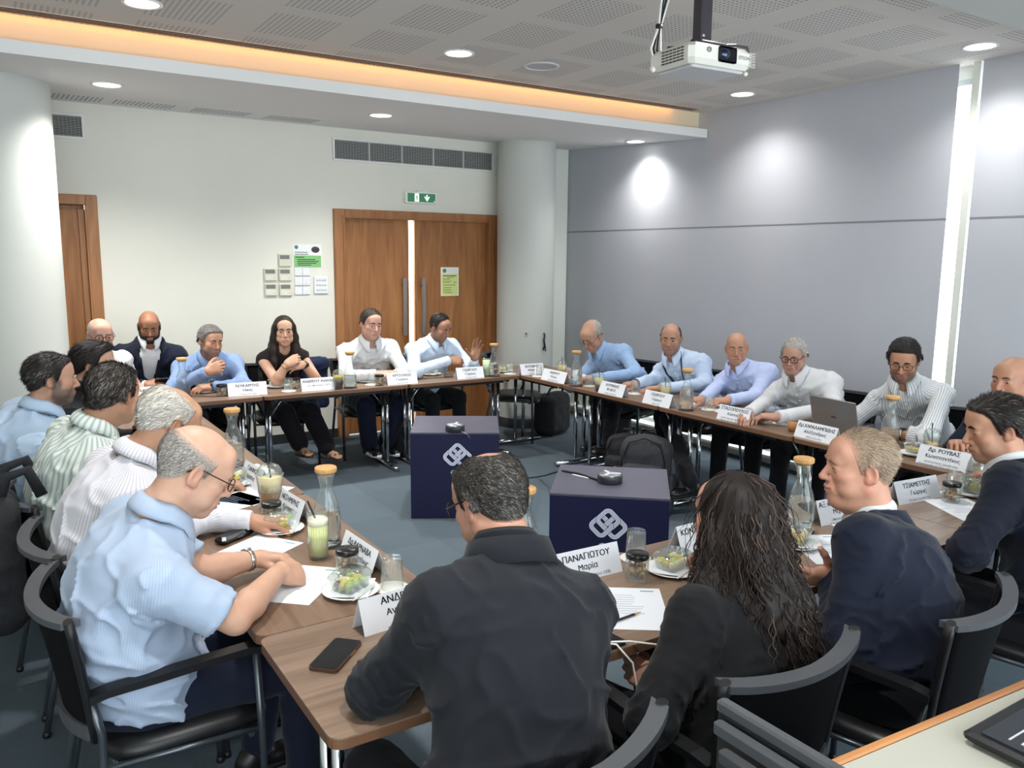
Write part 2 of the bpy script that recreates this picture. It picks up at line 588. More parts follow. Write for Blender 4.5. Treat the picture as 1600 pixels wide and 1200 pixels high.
# back wall with the openings for the double door and the single door left open
DX0, DX1, DZ = 2.82, 4.63, 2.21              # outside of the double door frame
SX1 = .815                                   # right edge of the single door frame
SX0 = SX1 - 1.06
wb = MB()
zt = 3.25
for x0, x1, z0, z1 in ((XL - .1, SX0, 0, zt), (SX0, SX1, 2.235, zt), (SX1, DX0, 0, zt), (DX0, DX1, DZ, zt), (DX1, XR + .1, 0, zt)):
    wb.box(((x0 + x1) / 2, YB + .10, (z0 + z1) / 2), (x1 - x0, .20, z1 - z0))
wall_back = wb.build('wall_back', white, kind='structure')
MB().box((XL - .06, (YF + YB) / 2, zt / 2), (.12, YB - YF, zt)).build('wall_left', white, kind='structure')
bb = MB()
for x0, x1 in ((XL, SX0), (SX1, DX0), (DX1, XR)):
    bb.box(((x0 + x1) / 2, YB - .008, .045), (x1 - x0, .016, .09))
bb.build('baseboard_back', mat('skirting', '#2b2d30', .5), kind='structure')

# double door
d1 = empty('door_1', ((DX0 + DX1) / 2, YB, 0), kind='structure')
def lx(x): return x - (DX0 + DX1) / 2
fw_ = .105
for nm, x0, x1, z0, z1 in (('door_frame', DX0, DX0 + fw_, 0, DZ), ('door_frame', DX1 - fw_, DX1, 0, DZ), ('door_frame', DX0 + fw_, DX1 - fw_, DZ - .085, DZ)):
    MB().box((lx((x0 + x1) / 2), .015, (z0 + z1) / 2), (x1 - x0, .12, z1 - z0), bev=.004).build(nm, woodf, d1)
for x in (DX0 + .075, DX1 - .075 - .03):
    MB().box((lx(x + .015), -.048, (DZ - .06) / 2), (.012, .012, DZ - .06)).build('frame_bead', woodf, d1)
MB().box((0, -.048, DZ - .062), (DX1 - DX0 - .15, .012, .012)).build('frame_bead', woodf, d1)
gx0, gx1 = 3.622, 3.686
lt_ = DZ - .081
# left leaf stands flush, right leaf a little ajar so that light from the corridor shows between them
for nm, x0, x1, rz in (('door_leaf', DX0 + fw_ + .003, gx0, 0.0), ('door_leaf', gx1, DX1 - fw_ - .003, 0.0)):
    e = MB().box((0, 0, lt_ / 2 + .004), (x1 - x0, .045, lt_ - .008), bev=.003).build(nm, wood, d1)
    e.location = (lx((x0 + x1) / 2), .045, .002)
    hx = (x1 - x0) / 2 - .075
    hx = hx if x0 < 3.3 else -hx
    h = MB(); h.box((hx, -.075, 1.265), (.045, .022, .585), bev=.004)
    hd_ = h.build('door_handle', mat('brushed_steel', '#9b8f88', .35, metal=.85), e)
    h = MB(); h.box((hx, -.043, 1.48), (.02, .044, .02)); h.build('handle_post', MATS['brushed_steel'], e)
    h = MB(); h.box((hx, -.043, 1.05), (.02, .044, .02)); h.build('handle_post', MATS['brushed_steel'], e)
# bright corridor behind the doors
MB().box(((DX0 + DX1) / 2, YB + 1.3, 1.3), (3.0, .1, 2.6)).build('wall_corridor', mat('corridor_paint', '#f4f3ee', .8), kind='structure')
MB().box(((DX0 + DX1) / 2, YB + .75, -.05), (3.0, 1.1, .1)).build('floor_corridor', mat('corridor_floor', '#b9b7b0', .6), kind='structure')
li = bpy.data.lights.new('corridor_lamp', 'AREA'); li.energy = 130; li.size = .5
lo = bpy.data.objects.new('corridor_lamp', li); COL.objects.link(lo); lo.location = (3.65, YB + .7, 2.5)
lo['label'] = 'corridor ceiling lamp behind the double door'; lo['category'] = 'lamp'
# single door far left
d2 = empty('door_2', ((SX0 + SX1) / 2, YB, 0), kind='structure')
def l2(x): return x - (SX0 + SX1) / 2
for x0, x1, z0, z1 in ((SX0, SX0 + .085, 0, 2.235), (SX1 - .085, SX1, 0, 2.235), (SX0 + .085, SX1 - .085, 2.155, 2.235)):
    MB().box((l2((x0 + x1) / 2), .015, (z0 + z1) / 2), (x1 - x0, .12, z1 - z0), bev=.004).build('door_frame', woodf, d2)
MB().box((l2(SX1 - .115), .03, 1.06), (.05, .05, 2.12)).build('door_stop', woodf, d2)
MB().box((l2(SX1 - .09), -.05, 1.075), (.012, .012, 2.15)).build('frame_bead', woodf, d2)
e = MB().box((0, .055, 1.0775), (SX1 - SX0 - .18, .045, 2.153), bev=.003).build('door_leaf', wood, d2)

# columns
def column(name, cx, cy, r, z1, m):
    MB().lathe([(r, .10), (r, z1)], 48).build(name, m, loc=(cx, cy, 0), kind='structure')
    MB().lathe([(r + .012, 0), (r + .012, .095), (r, .10)], 48).build('baseboard_column', MATS['skirting'], loc=(cx, cy, 0), kind='structure')
c1 = U(823, 400, y=7.20)
column('column', c1[0], 7.22, .30, 3.0, colw)
t1 = U(95, 360, y=6.62); d_ = ray(95, 360); d_ = nz([d_[0], d_[1], 0]); pr = np.cross(d_, UP)
r1 = .46
cc = t1 + (-pr) * r1
column('column', cc[0], cc[1], r1, 3.0, colw)

# right wall: window wall behind roller blinds
wr_ = MB()
wr_.box((XR + .16, (YF + YB) / 2, .05), (.12, YB - YF, .10)); wr_.box((XR + .16, (YF + YB) / 2, 3.12), (.12, YB - YF, .26))
wr_.build('wall_right', white, kind='structure')
MB().box((5.47, YB - .012, 1.6), (.17, .024, 3.2)).build('trim_1', mat('trim_paint', '#e3e5dc', .55), kind='structure')
MB().box((XR + .14, 7.33, 1.6), (.10, .50, 3.2)).build('trim_2', MATS['trim_paint'], kind='structure')
alu = mat('window_aluminium', '#c9ccc8', .4, metal=.5)
glass = mat('window_glass', '#ffffff', .0, trans=1.0, ior=1.0, alpha=.15)
k = 0
ys = [YF, -.1, 1.45, 3.04, 4.6, 6.1, 7.1]
for y0, y1 in zip(ys[:-1], ys[1:]):
    k += 1
    w_ = empty('window_%d' % k, (XR + .14, (y0 + y1) / 2, 0), kind='structure')
    h = (y1 - y0) / 2
    for yy, zz, dy, dz in ((-h + .025, 1.55, .05, 2.9), (h - .025, 1.55, .05, 2.9), (0, .125, 2 * h - .1, .05), (0, 2.975, 2 * h - .1, .05)):
        MB().box((0, yy, zz), (.06, dy, dz)).build('window_frame', alu, w_)
    MB().box((0, 0, 1.55), (.008, 2 * h - .1, 2.8)).build('pane', glass, w_)
MB().box((XR + .05, 1.5 + 3, .10), (.16, 11.2, .02)).build('trim_sill', MATS['trim_paint'], kind='structure')

blm = mat('blind_fabric', '#bcbec5', .6, spec=.3); noise_tint(blm, (2.0, 2.0, 2.0), .02, .05, (250, 250, 250))
def blind(y0, y1, label):
    b_ = empty('roller_blind', (XR, (y0 + y1) / 2, 0), 0, label, 'blind')
    h = (y1 - y0) / 2
    MB().box((0, 0, (3.095 + 2.062) / 2), (.006, 2 * h, 3.095 - 2.062)).build('blind_fabric', blm, b_)
    MB().box((0, 0, (.30 + 2.052) / 2), (.006, 2 * h, 2.052 - .30)).build('blind_fabric', blm, b_)
    MB().box((.001, 0, 2.057), (.008, 2 * h, .014)).build('blind_seam', mat('blind_seam', '#8f9097', .6), b_)
    MB().box((0, 0, .29), (.024, 2 * h, .03), bev=.006).build('bottom_bar', mat('blind_bar', '#8d8f94', .4, metal=.6), b_)
blind(3.19, 7.545, 'wide grey roller blind covering the right wall behind the seated row')
blind(-1.2, 3.03, 'grey roller blind at the right edge beyond the bright vertical window slit')
# the mullion in the slit between the blinds
MB().box((XR + .03, 3.075, 1.6), (.05, .05, 3.0)).build('trim_3', MATS['trim_paint'], kind='structure')

# ---------------- ceilings
cm = MB(); 
cm.box(((XL + XR) / 2, (YF + 5.50) / 2, ZC + .06), (XR - XL + .4, 5.50 - YF, .12))
perf = mat('ceiling_perforated', '#cfcfd0', .85, spec=.15)
nt, N, L, b = nodes(perf)
tc = N.new('ShaderNodeTexCoord'); sp = N.new('ShaderNodeSeparateXYZ'); L.new(tc.outputs['Object'], sp.inputs[0])
def math_(op, a, b2=None, c=None):
    n = N.new('ShaderNodeMath'); n.operation = op
    for i, v in enumerate((a, b2, c)):
        if v is None: continue
        if isinstance(v, (int, float)): n.inputs[i].default_value = v
        else: L.new(v, n.inputs[i])
    return n.outputs[0]
def sq(ax, pitch, off, half):
    f = math_('FRACT', math_('DIVIDE', math_('ADD', sp.outputs[ax], 100 * pitch + off), pitch))
    return math_('LESS_THAN', math_('ABSOLUTE', math_('SUBTRACT', f, .5)), half / pitch)
patch = math_('MULTIPLY', sq(0, .60, -1.92 + .0, .195), sq(1, .60, -4.56, .235))
def hole(ax): 
    f = math_('FRACT', math_('DIVIDE', math_('ADD', sp.outputs[ax], 100), .030)); return math_('SUBTRACT', f, .5)
r2 = math_('ADD', math_('POWER', hole(0), 2.0), math_('POWER', hole(1), 2.0))
hl = math_('MULTIPLY', math_('LESS_THAN', r2, .075), patch)
mx = N.new('ShaderNodeMix'); mx.data_type = 'RGBA'; mx.inputs[6].default_value = (*lin('#cfc9c2'), 1); mx.inputs[7].default_value = (*lin('#949496'), 1)
L.new(hl, mx.inputs[0]); L.new(mx.outputs[2], b.inputs['Base Color'])
bp = N.new('ShaderNodeBump'); bp.invert = True; bp.inputs['Strength'].default_value = .6; bp.inputs['Distance'].default_value = .004
L.new(hl, bp.inputs['Height']); L.new(bp.outputs[0], b.inputs['Normal'])
ceiling = cm.build('ceiling', perf, kind='structure')
# linear slot diffuser along the edge of the main ceiling
MB().box(((XL + XR) / 2, 5.40, ZC - .002), (XR - XL - .4, .10, .006)).build('slot_frame', mat('slot_paint', '#c9b8a6', .7), ceiling)
for yy in (5.367, 5.40, 5.433):
    MB().box(((XL + XR) / 2, yy, ZC - .004), (XR - XL - .45, .013, .006)).build('slot', mat('slot_dark', '#3c2f28', .9), ceiling)
# lowered ceiling along the back wall: lip, cove and sloped underside
lc = MB()
lc.add([(XL, YLIP, ZS), (XR - .01, YLIP, ZS), (XR - .01, YLIP, ZS + .075), (XL, YLIP, ZS + .075), (XL, 5.57, ZS + .075), (XR - .01, 5.57, ZS + .075),
        (XL, YB, ZB), (XR - .01, YB, ZB), (XL, YB, ZB + .05), (XR - .01, YB, ZB + .05)],
       [[0, 1, 2, 3], [3, 2, 5, 4], [0, 6, 7, 1], [4, 5, 9, 8], [1, 7, 9, 5, 2], [0, 3, 4, 8, 6], [6, 8, 9, 7]])
low = lc.build('ceiling_lowered', ceilw, kind='structure')
MB().box(((XL + XR) / 2 + .03, 5.60, ZC + .10), (XR - XL + .06, .06, .46)).build('trim_cove', mat('cove_paint', '#dccfb4', .8), kind='structure')
led = MB(); led.box(((XL + XR) / 2 - .1, 5.515, ZC + .035), (XR - XL - .4, .02, .012))
lo = led.build('light_strip', mat('led_strip', '#ffb060', .5, emit='#ffab52', estr=.9), label='warm light strip hidden in the ceiling cove', cat='light strip')
la_ = bpy.data.lights.new('cove_glow', 'AREA'); la_.shape = 'RECTANGLE'; la_.size = XR - XL - .5; la_.size_y = .03; la_.energy = 2.6; la_.color = COVE_COL
lob = bpy.data.objects.new('cove_glow', la_); COL.objects.link(lob); lob.parent = lo
lob.location = ((XL + XR) / 2 - .1, 5.525, ZC + .03); lob.rotation_euler = (math.radians(20), 0, 0)
MB().box(((XL + XR) / 2, (5.5 + YB + .3) / 2, 3.36), (XR - XL + .7, YB + .3 - 5.3, .08)).build('light_block_slab', ceilw, kind='structure')  # unseen slab added over the lowered ceiling to keep sky light out of the cove
# lowered bulkhead near the photographer, upper right
MB().box(((2.2 + XR) / 2 + .2, (YF + 2.16) / 2, 2.85 + .13), (XR - 2.2 + .3, 2.16 - YF, .22)).build('ceiling_bulkhead', mat('bulkhead_paint', '#b6b6b2', .8), kind='structure')
# perforated strips of the lowered ceiling near the back wall
pf = mat('perf_strip_hole', '#9a9c9c', .9)
def soff(y): return ZS + (ZB - ZS) * (y - YLIP) / (YB - YLIP)
for px in (110, 225, 345, 455):
    pc = U(px, 158 + (px - 110) * .105, y=7.25)
    mb = MB()
    for i in range(14):
        for j in range(7):
            x, y = pc[0] - .21 + i * .032, 7.10 + j * .045
            mb.box((x, y, soff(y) - .001), (.012, .016, .003))
    mb.build('perforation', pf, low, kind='stuff')

# ---------------- ceiling lamps
lampm = mat('lamp_disc', '#ffffff', .5, emit='#fffdf4', estr=6.0)
rimm = mat('lamp_rim', '#e9e9e6', .4)
def downlight(p, label, r=.085, w=LAMP_W, spot=True, tilt=0.0):
    e = empty('ceiling_lamp', p, 0, label, 'lamp', 'round ceiling downlights')
    MB().lathe([(r + .018, 0), (r + .016, -.006), (r, -.006), (r - .004, .004)], 32).build('lamp_rim', rimm, e)
    MB().lathe([(r - .002, -.002), (r * .5, -.004), (0, -.0045)][::-1], 32).build('lamp_disc', lampm, e)
    li = bpy.data.lights.new('lamp_light', 'SPOT'); li.energy = w * 4; li.spot_size = math.radians(138); li.spot_blend = 1.0; li.shadow_soft_size = .085; li.color = LAMP_COL
    lo = bpy.data.objects.new('lamp_light', li); COL.objects.link(lo); lo.parent = e; lo.location = (0, 0, -.02)
ZL = ZC - .001
for (px, py), lb in (((717, 83), 'ceiling downlight in the middle of the perforated ceiling, left of the speaker grille'),
                     ((1160, 147), 'ceiling downlight beside the projector, near the right wall'),
                     ((1532, 72), 'ceiling downlight at the upper right above the bright window slit'),
                     ((222, 5), 'ceiling downlight at the upper left edge of the picture')):
    downlight(tuple(U(px, py, z=ZL)), lb, w=LAMP_W * (.45 if px > 1000 else 1))
for (px, py), lb in (((167, 132), 'downlight in the lowered ceiling beside the left column'),
                     ((595, 180), 'downlight in the lowered ceiling above the double door'),
                     ((993, 221), 'downlight in the lowered ceiling in the far right corner')):
    p = U(px, py, z=2.88); p = U(px, py, z=soff(p[1]) - .001)
    downlight(tuple(p), lb, .085, w=LAMP_W * (.5 if px > 900 else 1.5))
for x, y in ((.8, 2.87), (3.0, 2.87), (.8, .9), (3.0, .85)):
    downlight((x, y, ZL), 'ceiling downlight out of view over the %s' % {(.8, 2.87): 'left row of tables', (3.0, 2.87): 'front navy cube', (.8, .9): 'man in charcoal', (3.0, .85): 'dark haired man in navy'}[(x, y)], w=LAMP_W * 1.0)
sp_ = empty('ceiling_speaker', tuple(U(846, 103, z=ZL)), 0, 'round flush speaker grille in the perforated ceiling', 'speaker')
MB().lathe([(.125, 0), (.122, -.008), (.105, -.009), (.103, -.003)], 36).build('speaker_rim', mat('speaker_rim', '#c9c9ca', .5), sp_)
MB().lathe([(0, -.006), (.104, -.003)], 36).build('speaker_grille', mat('speaker_grille', '#b4b4b7', .7), sp_)

# ---------------- vents in the back wall
def vent(x0, x1, z0, z1, nsec, label):
    v = empty('air_vent', ((x0 + x1) / 2, YB, (z0 + z1) / 2), 0, label, 'vent')
    w, h = x1 - x0, z1 - z0; f = .022
    fm = mat('vent_frame', '#e4e4e0', .5)
    for cx, cz, dx, dz in ((0, h / 2 - f / 2, w, f), (0, -h / 2 + f / 2, w, f), (-w / 2 + f / 2, 0, f, h - 2 * f), (w / 2 - f / 2, 0, f, h - 2 * f)):
        MB().box((cx, -.010, cz), (dx, .02, dz), bev=.003).build('vent_frame', fm, v)
    MB().box((0, -.002, 0), (w - 2 * f, .004, h - 2 * f)).build('vent_back', mat('vent_dark', '#26282a', .8), v)
    sw_ = (w - 2 * f) / nsec
    bm = mat('vent_blade', '#a9aaa8', .5)
    for s_ in range(nsec):
        cx = -w / 2 + f + sw_ * (s_ + .5)
        if s_: MB().box((cx - sw_ / 2, -.013, 0), (.008, .012, h - 2 * f)).build('vent_mullion', fm, v)
        mb = MB(); n = 12
        for i in range(n):
            z = -h / 2 + f + (h - 2 * f) * (i + .5) / n
            mb.box((cx, -.011, z), (sw_ - .008, .010, .0042), M=Matrix.Rotation(.5, 3, 'X'))
        mb.build('vent_blade_bank', bm, v, kind='stuff')
        mb = MB()
        for i in range(int(sw_ / .028)):
            mb.box((cx - sw_ / 2 + .02 + i * .028, -.006, 0), (.003, .006, h - 2 * f))
        mb.build('vent_blade_bank', bm, v, kind='stuff')
vent(2.83, 4.595, 2.65, 2.865, 5, 'long white air vent grille above the double door')
vent(-.15, .765, 2.665, 2.865, 3, 'short white air vent grille beside the left column')

# ---------------- exit sign, motion sensor, switches, posters
ex = empty('exit_sign', (3.722, YB, 2.347), 0, 'green illuminated exit sign with down arrow above the double door', 'sign')
MB().box((0, -.035, 0), (.345, .07, .115), bev=.008).build('sign_case', mat('sign_case', '#f2f3ee', .4), ex)
MB().box((.02, -.03, .062), (.12, .03, .012), bev=.004).build('sign_clip', MATS['sign_case'], ex)
MB().box((0, -.0715, 0), (.305, .003, .085)).build('sign_face', mat('sign_green', '#3f7d57', .4, emit='#3f8a5a', estr=.12), ex)
sw_m = mat('sign_white', '#f5fff5', .4, emit='#e8fff0', estr=.6)
MB().box((-.053, -.0735, 0), (.047, .002, .078)).build('sign_door', sw_m, ex)
mb = MB(); mb.ball((-.050, -.075, .022), (.006, .001, .006), 8, 4); 
R_ = Matrix(((1, 0, 0), (0, 0, -1), (0, 1, 0)))
for a, b_, r in (((-.051, 0, .014), (-.055, 0, -.006), .005), ((-.055, 0, -.006), (-.045, 0, -.016), .0035), ((-.045, 0, -.016), (-.048, 0, -.03), .003), ((-.055, 0, -.006), (-.063, 0, -.022), .0035), ((-.051, 0, .012), (-.040, 0, .004), .003), ((-.052, 0, .012), (-.064, 0, .006), .003)):
    mb.tube([(a[0], -.0752, a[2]), (b_[0], -.0752, b_[2])], r, 6)
mb.build('sign_figure', mat('sign_figure', '#4c8f66', .5), ex, kind='stuff')
MB().add([(.052, -.075, .030), (.066, -.075, .030), (.066, -.075, -.004), (.082, -.075, .016), (.090, -.075, .010), (.059, -.075, -.034), (.028, -.075, .010), (.036, -.075, .016), (.052, -.075, -.004)],
         [[8, 7, 6, 5], [5, 4, 3, 2], [0, 8, 2, 1], [8, 5, 2]]).build('sign_arrow', sw_m, ex)
MB().box((.14, -.0735, -.033), (.014, .003, .014)).build('test_button', MATS['sign_case'], ex)
ms = empty('motion_sensor', (4.665, YB - .01, 2.87), 0, 'small white motion sensor in the corner beside the column', 'sensor')
MB().box((0, -.03, 0), (.055, .06, .115), bev=.012).build('sensor_case', MATS['sign_case'], ms)
MB().ball((0, -.06, -.02), (.02, .012, .026), 10, 6).build('sensor_lens', mat('sensor_lens', '#d5d7d6', .3), ms)

beige = mat('thermostat_beige', '#d8d5c4', .5); lcd = mat('lcd', '#6f7268', .3); white2 = mat('switch_white', '#e6e8ea', .4)
def wpos(px, py): p = U(px, py, y=YB); return p[0], p[2]
for i, (px, py, lb) in enumerate(((444.5, 406.5, 'beige wall thermostat, topmost of the thermostat group'), (422, 429, 'beige wall thermostat, left one of the middle row'), (445, 429, 'beige wall thermostat, right one of the middle row'),
                                  (423, 452.5, 'beige wall thermostat, left one of the bottom row'), (446, 452.5, 'beige wall thermostat, right one of the bottom row'))):
    x, z = wpos(px, py)
    t = empty('thermostat', (x, YB, z), 0, lb, 'thermostat', 'wall thermostats')
    MB().box((0, -.012, 0), (.118, .024, .118), bev=.006).build('thermostat_case', beige, t)
    MB().box((-.005, -.0245, .028), (.088, .003, .036)).build('display', lcd, t)
    if i:
        MB().box((-.0, -.0245, -.030), (.09, .003, .04)).build('flap', mat('thermostat_flap', '#e0ddcf', .5), t)
        MB().lathe([(.006, .003), (.006, 0)], 10, M=R_, c=(.03, -.026, -.03)).build('knob', mat('knob_dark', '#4b4a45', .5), t)
for py, lb in ((424.5, 'blank white double switch plate, top of three beside the thermostats'), (439.5, 'white double light switch, middle of three beside the thermostats'), (454, 'white double light switch, lowest of three beside the thermostats')):
    x, z = wpos(472, py)
    t = empty('light_switch', (x, YB, z), 0, lb, 'switch', 'white switch plates')
    for s_ in (-1, 1):
        pl = MB().box((s_ * .038, -.007, 0), (.074, .014, .076), bev=.004).build('switch_plate', white2, t)
        if py > 430: MB().box((s_ * .038, -.016, -.004), (.016, .006, .03), bev=.002).build('rocker', mat('rocker', '#f3f4f5', .3), pl)
x, z = wpos(501, 445)
t = empty('control_panel', (x, YB, z), 0, 'white wall control panel with three rows of buttons beside the door', 'panel')
MB().box((0, -.010, 0), (.14, .02, .165), bev=.005).build('panel_case', white2, t)
for r in range(3):
    for c in range(4):
        MB().box((-.04 + c * .026, -.022, .045 - r * .046), (.020, .005, .016), bev=.002).build('panel_button', mat('panel_button', '#c9cccf' if r < 2 else '#c9cccf', .4), t)
# green notice above the switches
def poster(name, px0, py0, px1, py1, y, label):
    a = U(px0, py0, y=y); b_ = U(px1, py1, y=y)
    e = empty(name, ((a[0] + b_[0]) / 2, y, (a[2] + b_[2]) / 2), 0, label, 'notice')
    return e, b_[0] - a[0], a[2] - b_[2]
e, w, h = poster('wall_notice', 457, 381, 503, 417, YB, 'white and green notice sheet on the wall above the switches')
MB().box((0, -.002, 0), (w, .004, h)).build('sheet', mat('paper', '#f1f3f2', .7), e)
MB().box((0, -.005, -h * .25), (w * .94, .002, h * .5)).build('green_panel', mat('notice_green', '#86c37a', .6), e)
ink = mat('ink_dark', '#3d4a42', .7)
MB().lathe([(0, 0), (.018, 0)], 12, M=R_, c=(-w * .38, -.006, h * .36)).build('emblem', mat('notice_emblem', '#5c7f78', .6), e)
MB().ball((w * .28, -.005, h * .26), (.040, .002, .030), 10, 6).build('picture', mat('notice_picture', '#463b40', .6), e)
for k, (zz, x0, x1) in enumerate(((.14, -.44, .0), (.05, -.44, .02), (-.08, -.42, -.12), (-.18, -.36, .26), (-.26, -.36, .38), (-.34, -.36, .3), (-.42, -.36, .12))):
    MB().box(((x0 + x1) / 2 * w, -.0065, zz * h), ((x1 - x0) * w, .001, .008)).build('print_line', ink if k > 1 else mat('ink_grey', '#8b9490', .7), e)
e, w, h = poster('door_notice', 688.5, 417.5, 716.5, 462, YB + .0215, 'yellow green notice sheet taped to the right door leaf')
MB().box((0, -.001, 0), (w, .003, h)).build('sheet', mat('notice_cream', '#ece9cc', .7), e)
MB().box((0, -.0032, -h * .10), (w * .86, .002, h * .72)).build('green_panel', mat('notice_lime', '#d3dd8e', .6), e)
MB().box((w * .05, -.0032, h * .37), (w * .7, .002, h * .16)).build('header', mat('notice_pale', '#dfe5ea', .6), e)
MB().lathe([(0, 0), (.022, 0)], 12, M=R_, c=(-w * .30, -.005, h * .38)).build('emblem', MATS['notice_emblem'], e)
for zz, x0, x1, t in ((.20, -.38, .36, .010), (.14, -.15, .2, .005), (.09, -.4, .0, .006), (.02, -.4, .1, .004), (-.03, -.4, .0, .005), (-.03, .2, .38, .006), (-.12, -.38, .14, .006), (-.12, .2, .27, .012), (-.21, -.38, .08, .005), (-.27, -.38, .06, .005), (-.33, -.36, .08, .005), (-.39, -.36, .14, .005)):
    MB().box(((x0 + x1) / 2 * w, -.0055, zz * h), ((x1 - x0) * w, .001, t)).build('print_line', mat('ink_olive', '#6b7440', .7), e)
# socket with hanging cable tie on the right column
for px, py, nm in ((822, 522, 'wall_socket'), (849, 532, 'hanging_cable')):
    d = ray(px, py); ox, oy = c1[0], 7.22; A_ = d[0] ** 2 + d[1] ** 2; B_ = -2 * (d[0] * ox + d[1] * oy); C_ = ox * ox + oy * oy - .30 ** 2
    tt = (-B_ - math.sqrt(max(B_ * B_ - 4 * A_ * C_, 0))) / (2 * A_); p = d * tt + np.array([0, 0, CAM_H])
    nrm_ = nz([p[0] - ox, p[1] - oy, 0]); e = empty(nm, tuple(p), math.atan2(nrm_[1], nrm_[0]) + PI / 2)
    if nm == 'wall_socket':
        tag(e, 'small socket plate on the column behind the empty chair', 'socket')
        MB().box((0, -.006, 0), (.03, .012, .05), bev=.003).build('socket_plate', mat('socket_grey', '#b9bcba', .4), e)
        MB().box((0, -.013, .008), (.016, .004, .016)).build('socket_hole', mat('socket_dark', '#4a4d4d', .5), e)
    else:
        tag(e, 'short black cable loop hanging on the column', 'cable')
        cb = mat('cable_black', '#18191a', .5)
        MB().tube([(0, -.01, .08), (.006, -.015, .04), (-.004, -.012, 0), (.005, -.015, -.05), (-.012, -.012, -.10)], .008, 6).build('cable', cb, e)
        MB().tube([(.004, -.02, .06), (-.006, -.02, .0), (.008, -.02, -.06), (.022, -.012, -.11)], .007, 6).build('cable', cb, e)

# ---------------- projector hanging from the ceiling
pp = U(1095, 97, z=2.62)
pj = empty('projector', tuple(pp), math.radians(-3), 'white video projector hanging from a dark ceiling pole', 'projector')
pw = mat('projector_white', '#dddbd2', .4)
pm_ = MB().box((0, 0, 0), (.36, .28, .085), bev=.02).build('projector_body', pw, pj)
MB().box((0, .0, -.048), (.30, .22, .012), bev=.006).build('base_plate', mat('projector_grey', '#c3c2c2', .5), pj)
MB().box((.02, -.142, .004), (.105, .016, .062), bev=.008).build('lens_recess', mat('lens_black', '#0e1013', .15), pj)
MB().lathe([(0, .012), (.018, .010), (.024, 0)], 18, M=R_, c=(-.002, -.150, .004)).build('lens', mat('lens_blue', '#14213f', .05, spec=.9), pj)
text_mesh('lettering', 'EPSON', .022, mat('proj_ink', '#6d6d70', .5), pj, (.118, -.1415, .002), Matrix.Rotation(PI / 2, 4, 'X'))
for i in range(6):
    for j in range(5):
        MB().box((-.181, -.085 + i * .024, .022 - j * .012), (.004, .018, .006)).build('vent_slot', mat('proj_dark', '#5a5854', .7), pj)
for i in range(4):
    for j in range(6): MB().box((.150 + i * .009, -.141 + .0, .026 - j * .011), (.006, .004, .007)).build('vent_slot', mat('proj_mid', '#b3b1a8', .7), pj)
MB().ball((-.175, .11, -.030), .014, 10, 6).build('foot', pw, pj); MB().ball((.16, -.11, -.052), .010, 8, 5).build('foot', pw, pj)
MB().lathe([(.012, .0), (.012, .004), (0, .004)], 10, M=R_, c=(-.085, -.141, .014)).build('sensor', mat('proj_sensor', '#8c8a84', .4), pj)
mt = mat('mount_dark', '#38343a', .4)
ar = MB()
ar.box((.0, -.02, .060), (.16, .12, .022), bev=.006)
ar.build('mount_plate', mt, pj)
for p in ([(.05, -.04, .062), (.12, -.08, .066), (.165, -.105, .058), (.170, -.110, .030)], [(-.05, -.04, .062), (-.11, -.07, .060), (-.125, -.08, .035)], [(0, .04, .062), (.09, .09, .062), (.10, .1, .035)], [(-.03, .04, .062), (-.11, .09, .062), (-.12, .1, .035)]):
    MB().tube(p, [.014, .013, .012, .010][:len(p)], 8, flat=.6).build('mount_arm', mt, pj)
po = MB().box((0, -.0, .07 + (ZC - pp[2] - .07) / 2), (.062, .062, ZC - pp[2] - .07), bev=.006).build('pole', mt, pj)
MB().ball((-.022, -.032, .10), .009, 8, 5).build('pole_bolt', mat('bolt_steel', '#b8b8ba', .3, metal=.8), po)
MB().box((0, 0, ZC - pp[2] - .006), (.16, .16, .012), bev=.004).build('ceiling_plate', mt, pj)
cab = empty('projector_cables', tuple(pp), math.radians(-3), 'bundle of black and white cables running from projector to ceiling', 'cable')
hz = ZC - pp[2]
for i, (c, dx) in enumerate((('#1b1b1c', 0), ('#1b1b1c', .016), ('#e6e6e2', .030), ('#e6e6e2', -.012))):
    MB().tube([(-.13 + dx, .14, .0), (-.135 + dx * 1.3, .16, .07), (-.10 + dx * .25, .17, .17), (-.075 + dx * .8, .18, .27), (-.03 + dx * 1.6, .19, hz)], .0052, 6).build('cable', mat('cable' + c, c, .5), cab)
MB().tube([(-.112, .165, .17), (-.085, .175, .172)], .012, 8).build('cable_tie', MATS['cable#1b1b1c'], cab)
# ------------------------------------------------------------------ tables
topm = mat('table_walnut', '#7a5b49', .38, spec=.4)
topx = mat('table_walnut_x', '#7a5b49', .36, spec=.45); wood_grain(topx, '#8f7866', '#6d5747', 'X', 1.3)
topy = mat('table_walnut_y', '#7a5b49', .36, spec=.45); wood_grain(topy, '#8a705c', '#675040', 'Y', 1.3)
edgem = mat('table_edge', '#6d4d38', .45)
chrome = mat('chrome', '#c4c8cc', .16, metal=1.0)
grey_tube = mat('table_leg_grey', '#8f979c', .3, metal=.7)
black_pl = mat('black_plastic', '#141416', .45)


def rrect(w, h, r, n=5):
    P = []
    for cx, cy, a0 in ((w / 2 - r, h / 2 - r, 0), (-w / 2 + r, h / 2 - r, 90), (-w / 2 + r, -h / 2 + r, 180), (w / 2 - r, -h / 2 + r, 270)):
        for i in range(n + 1):
            a = math.radians(a0 + 90 * i / n); P.append((cx + r * math.cos(a), cy + r * math.sin(a)))
    return P


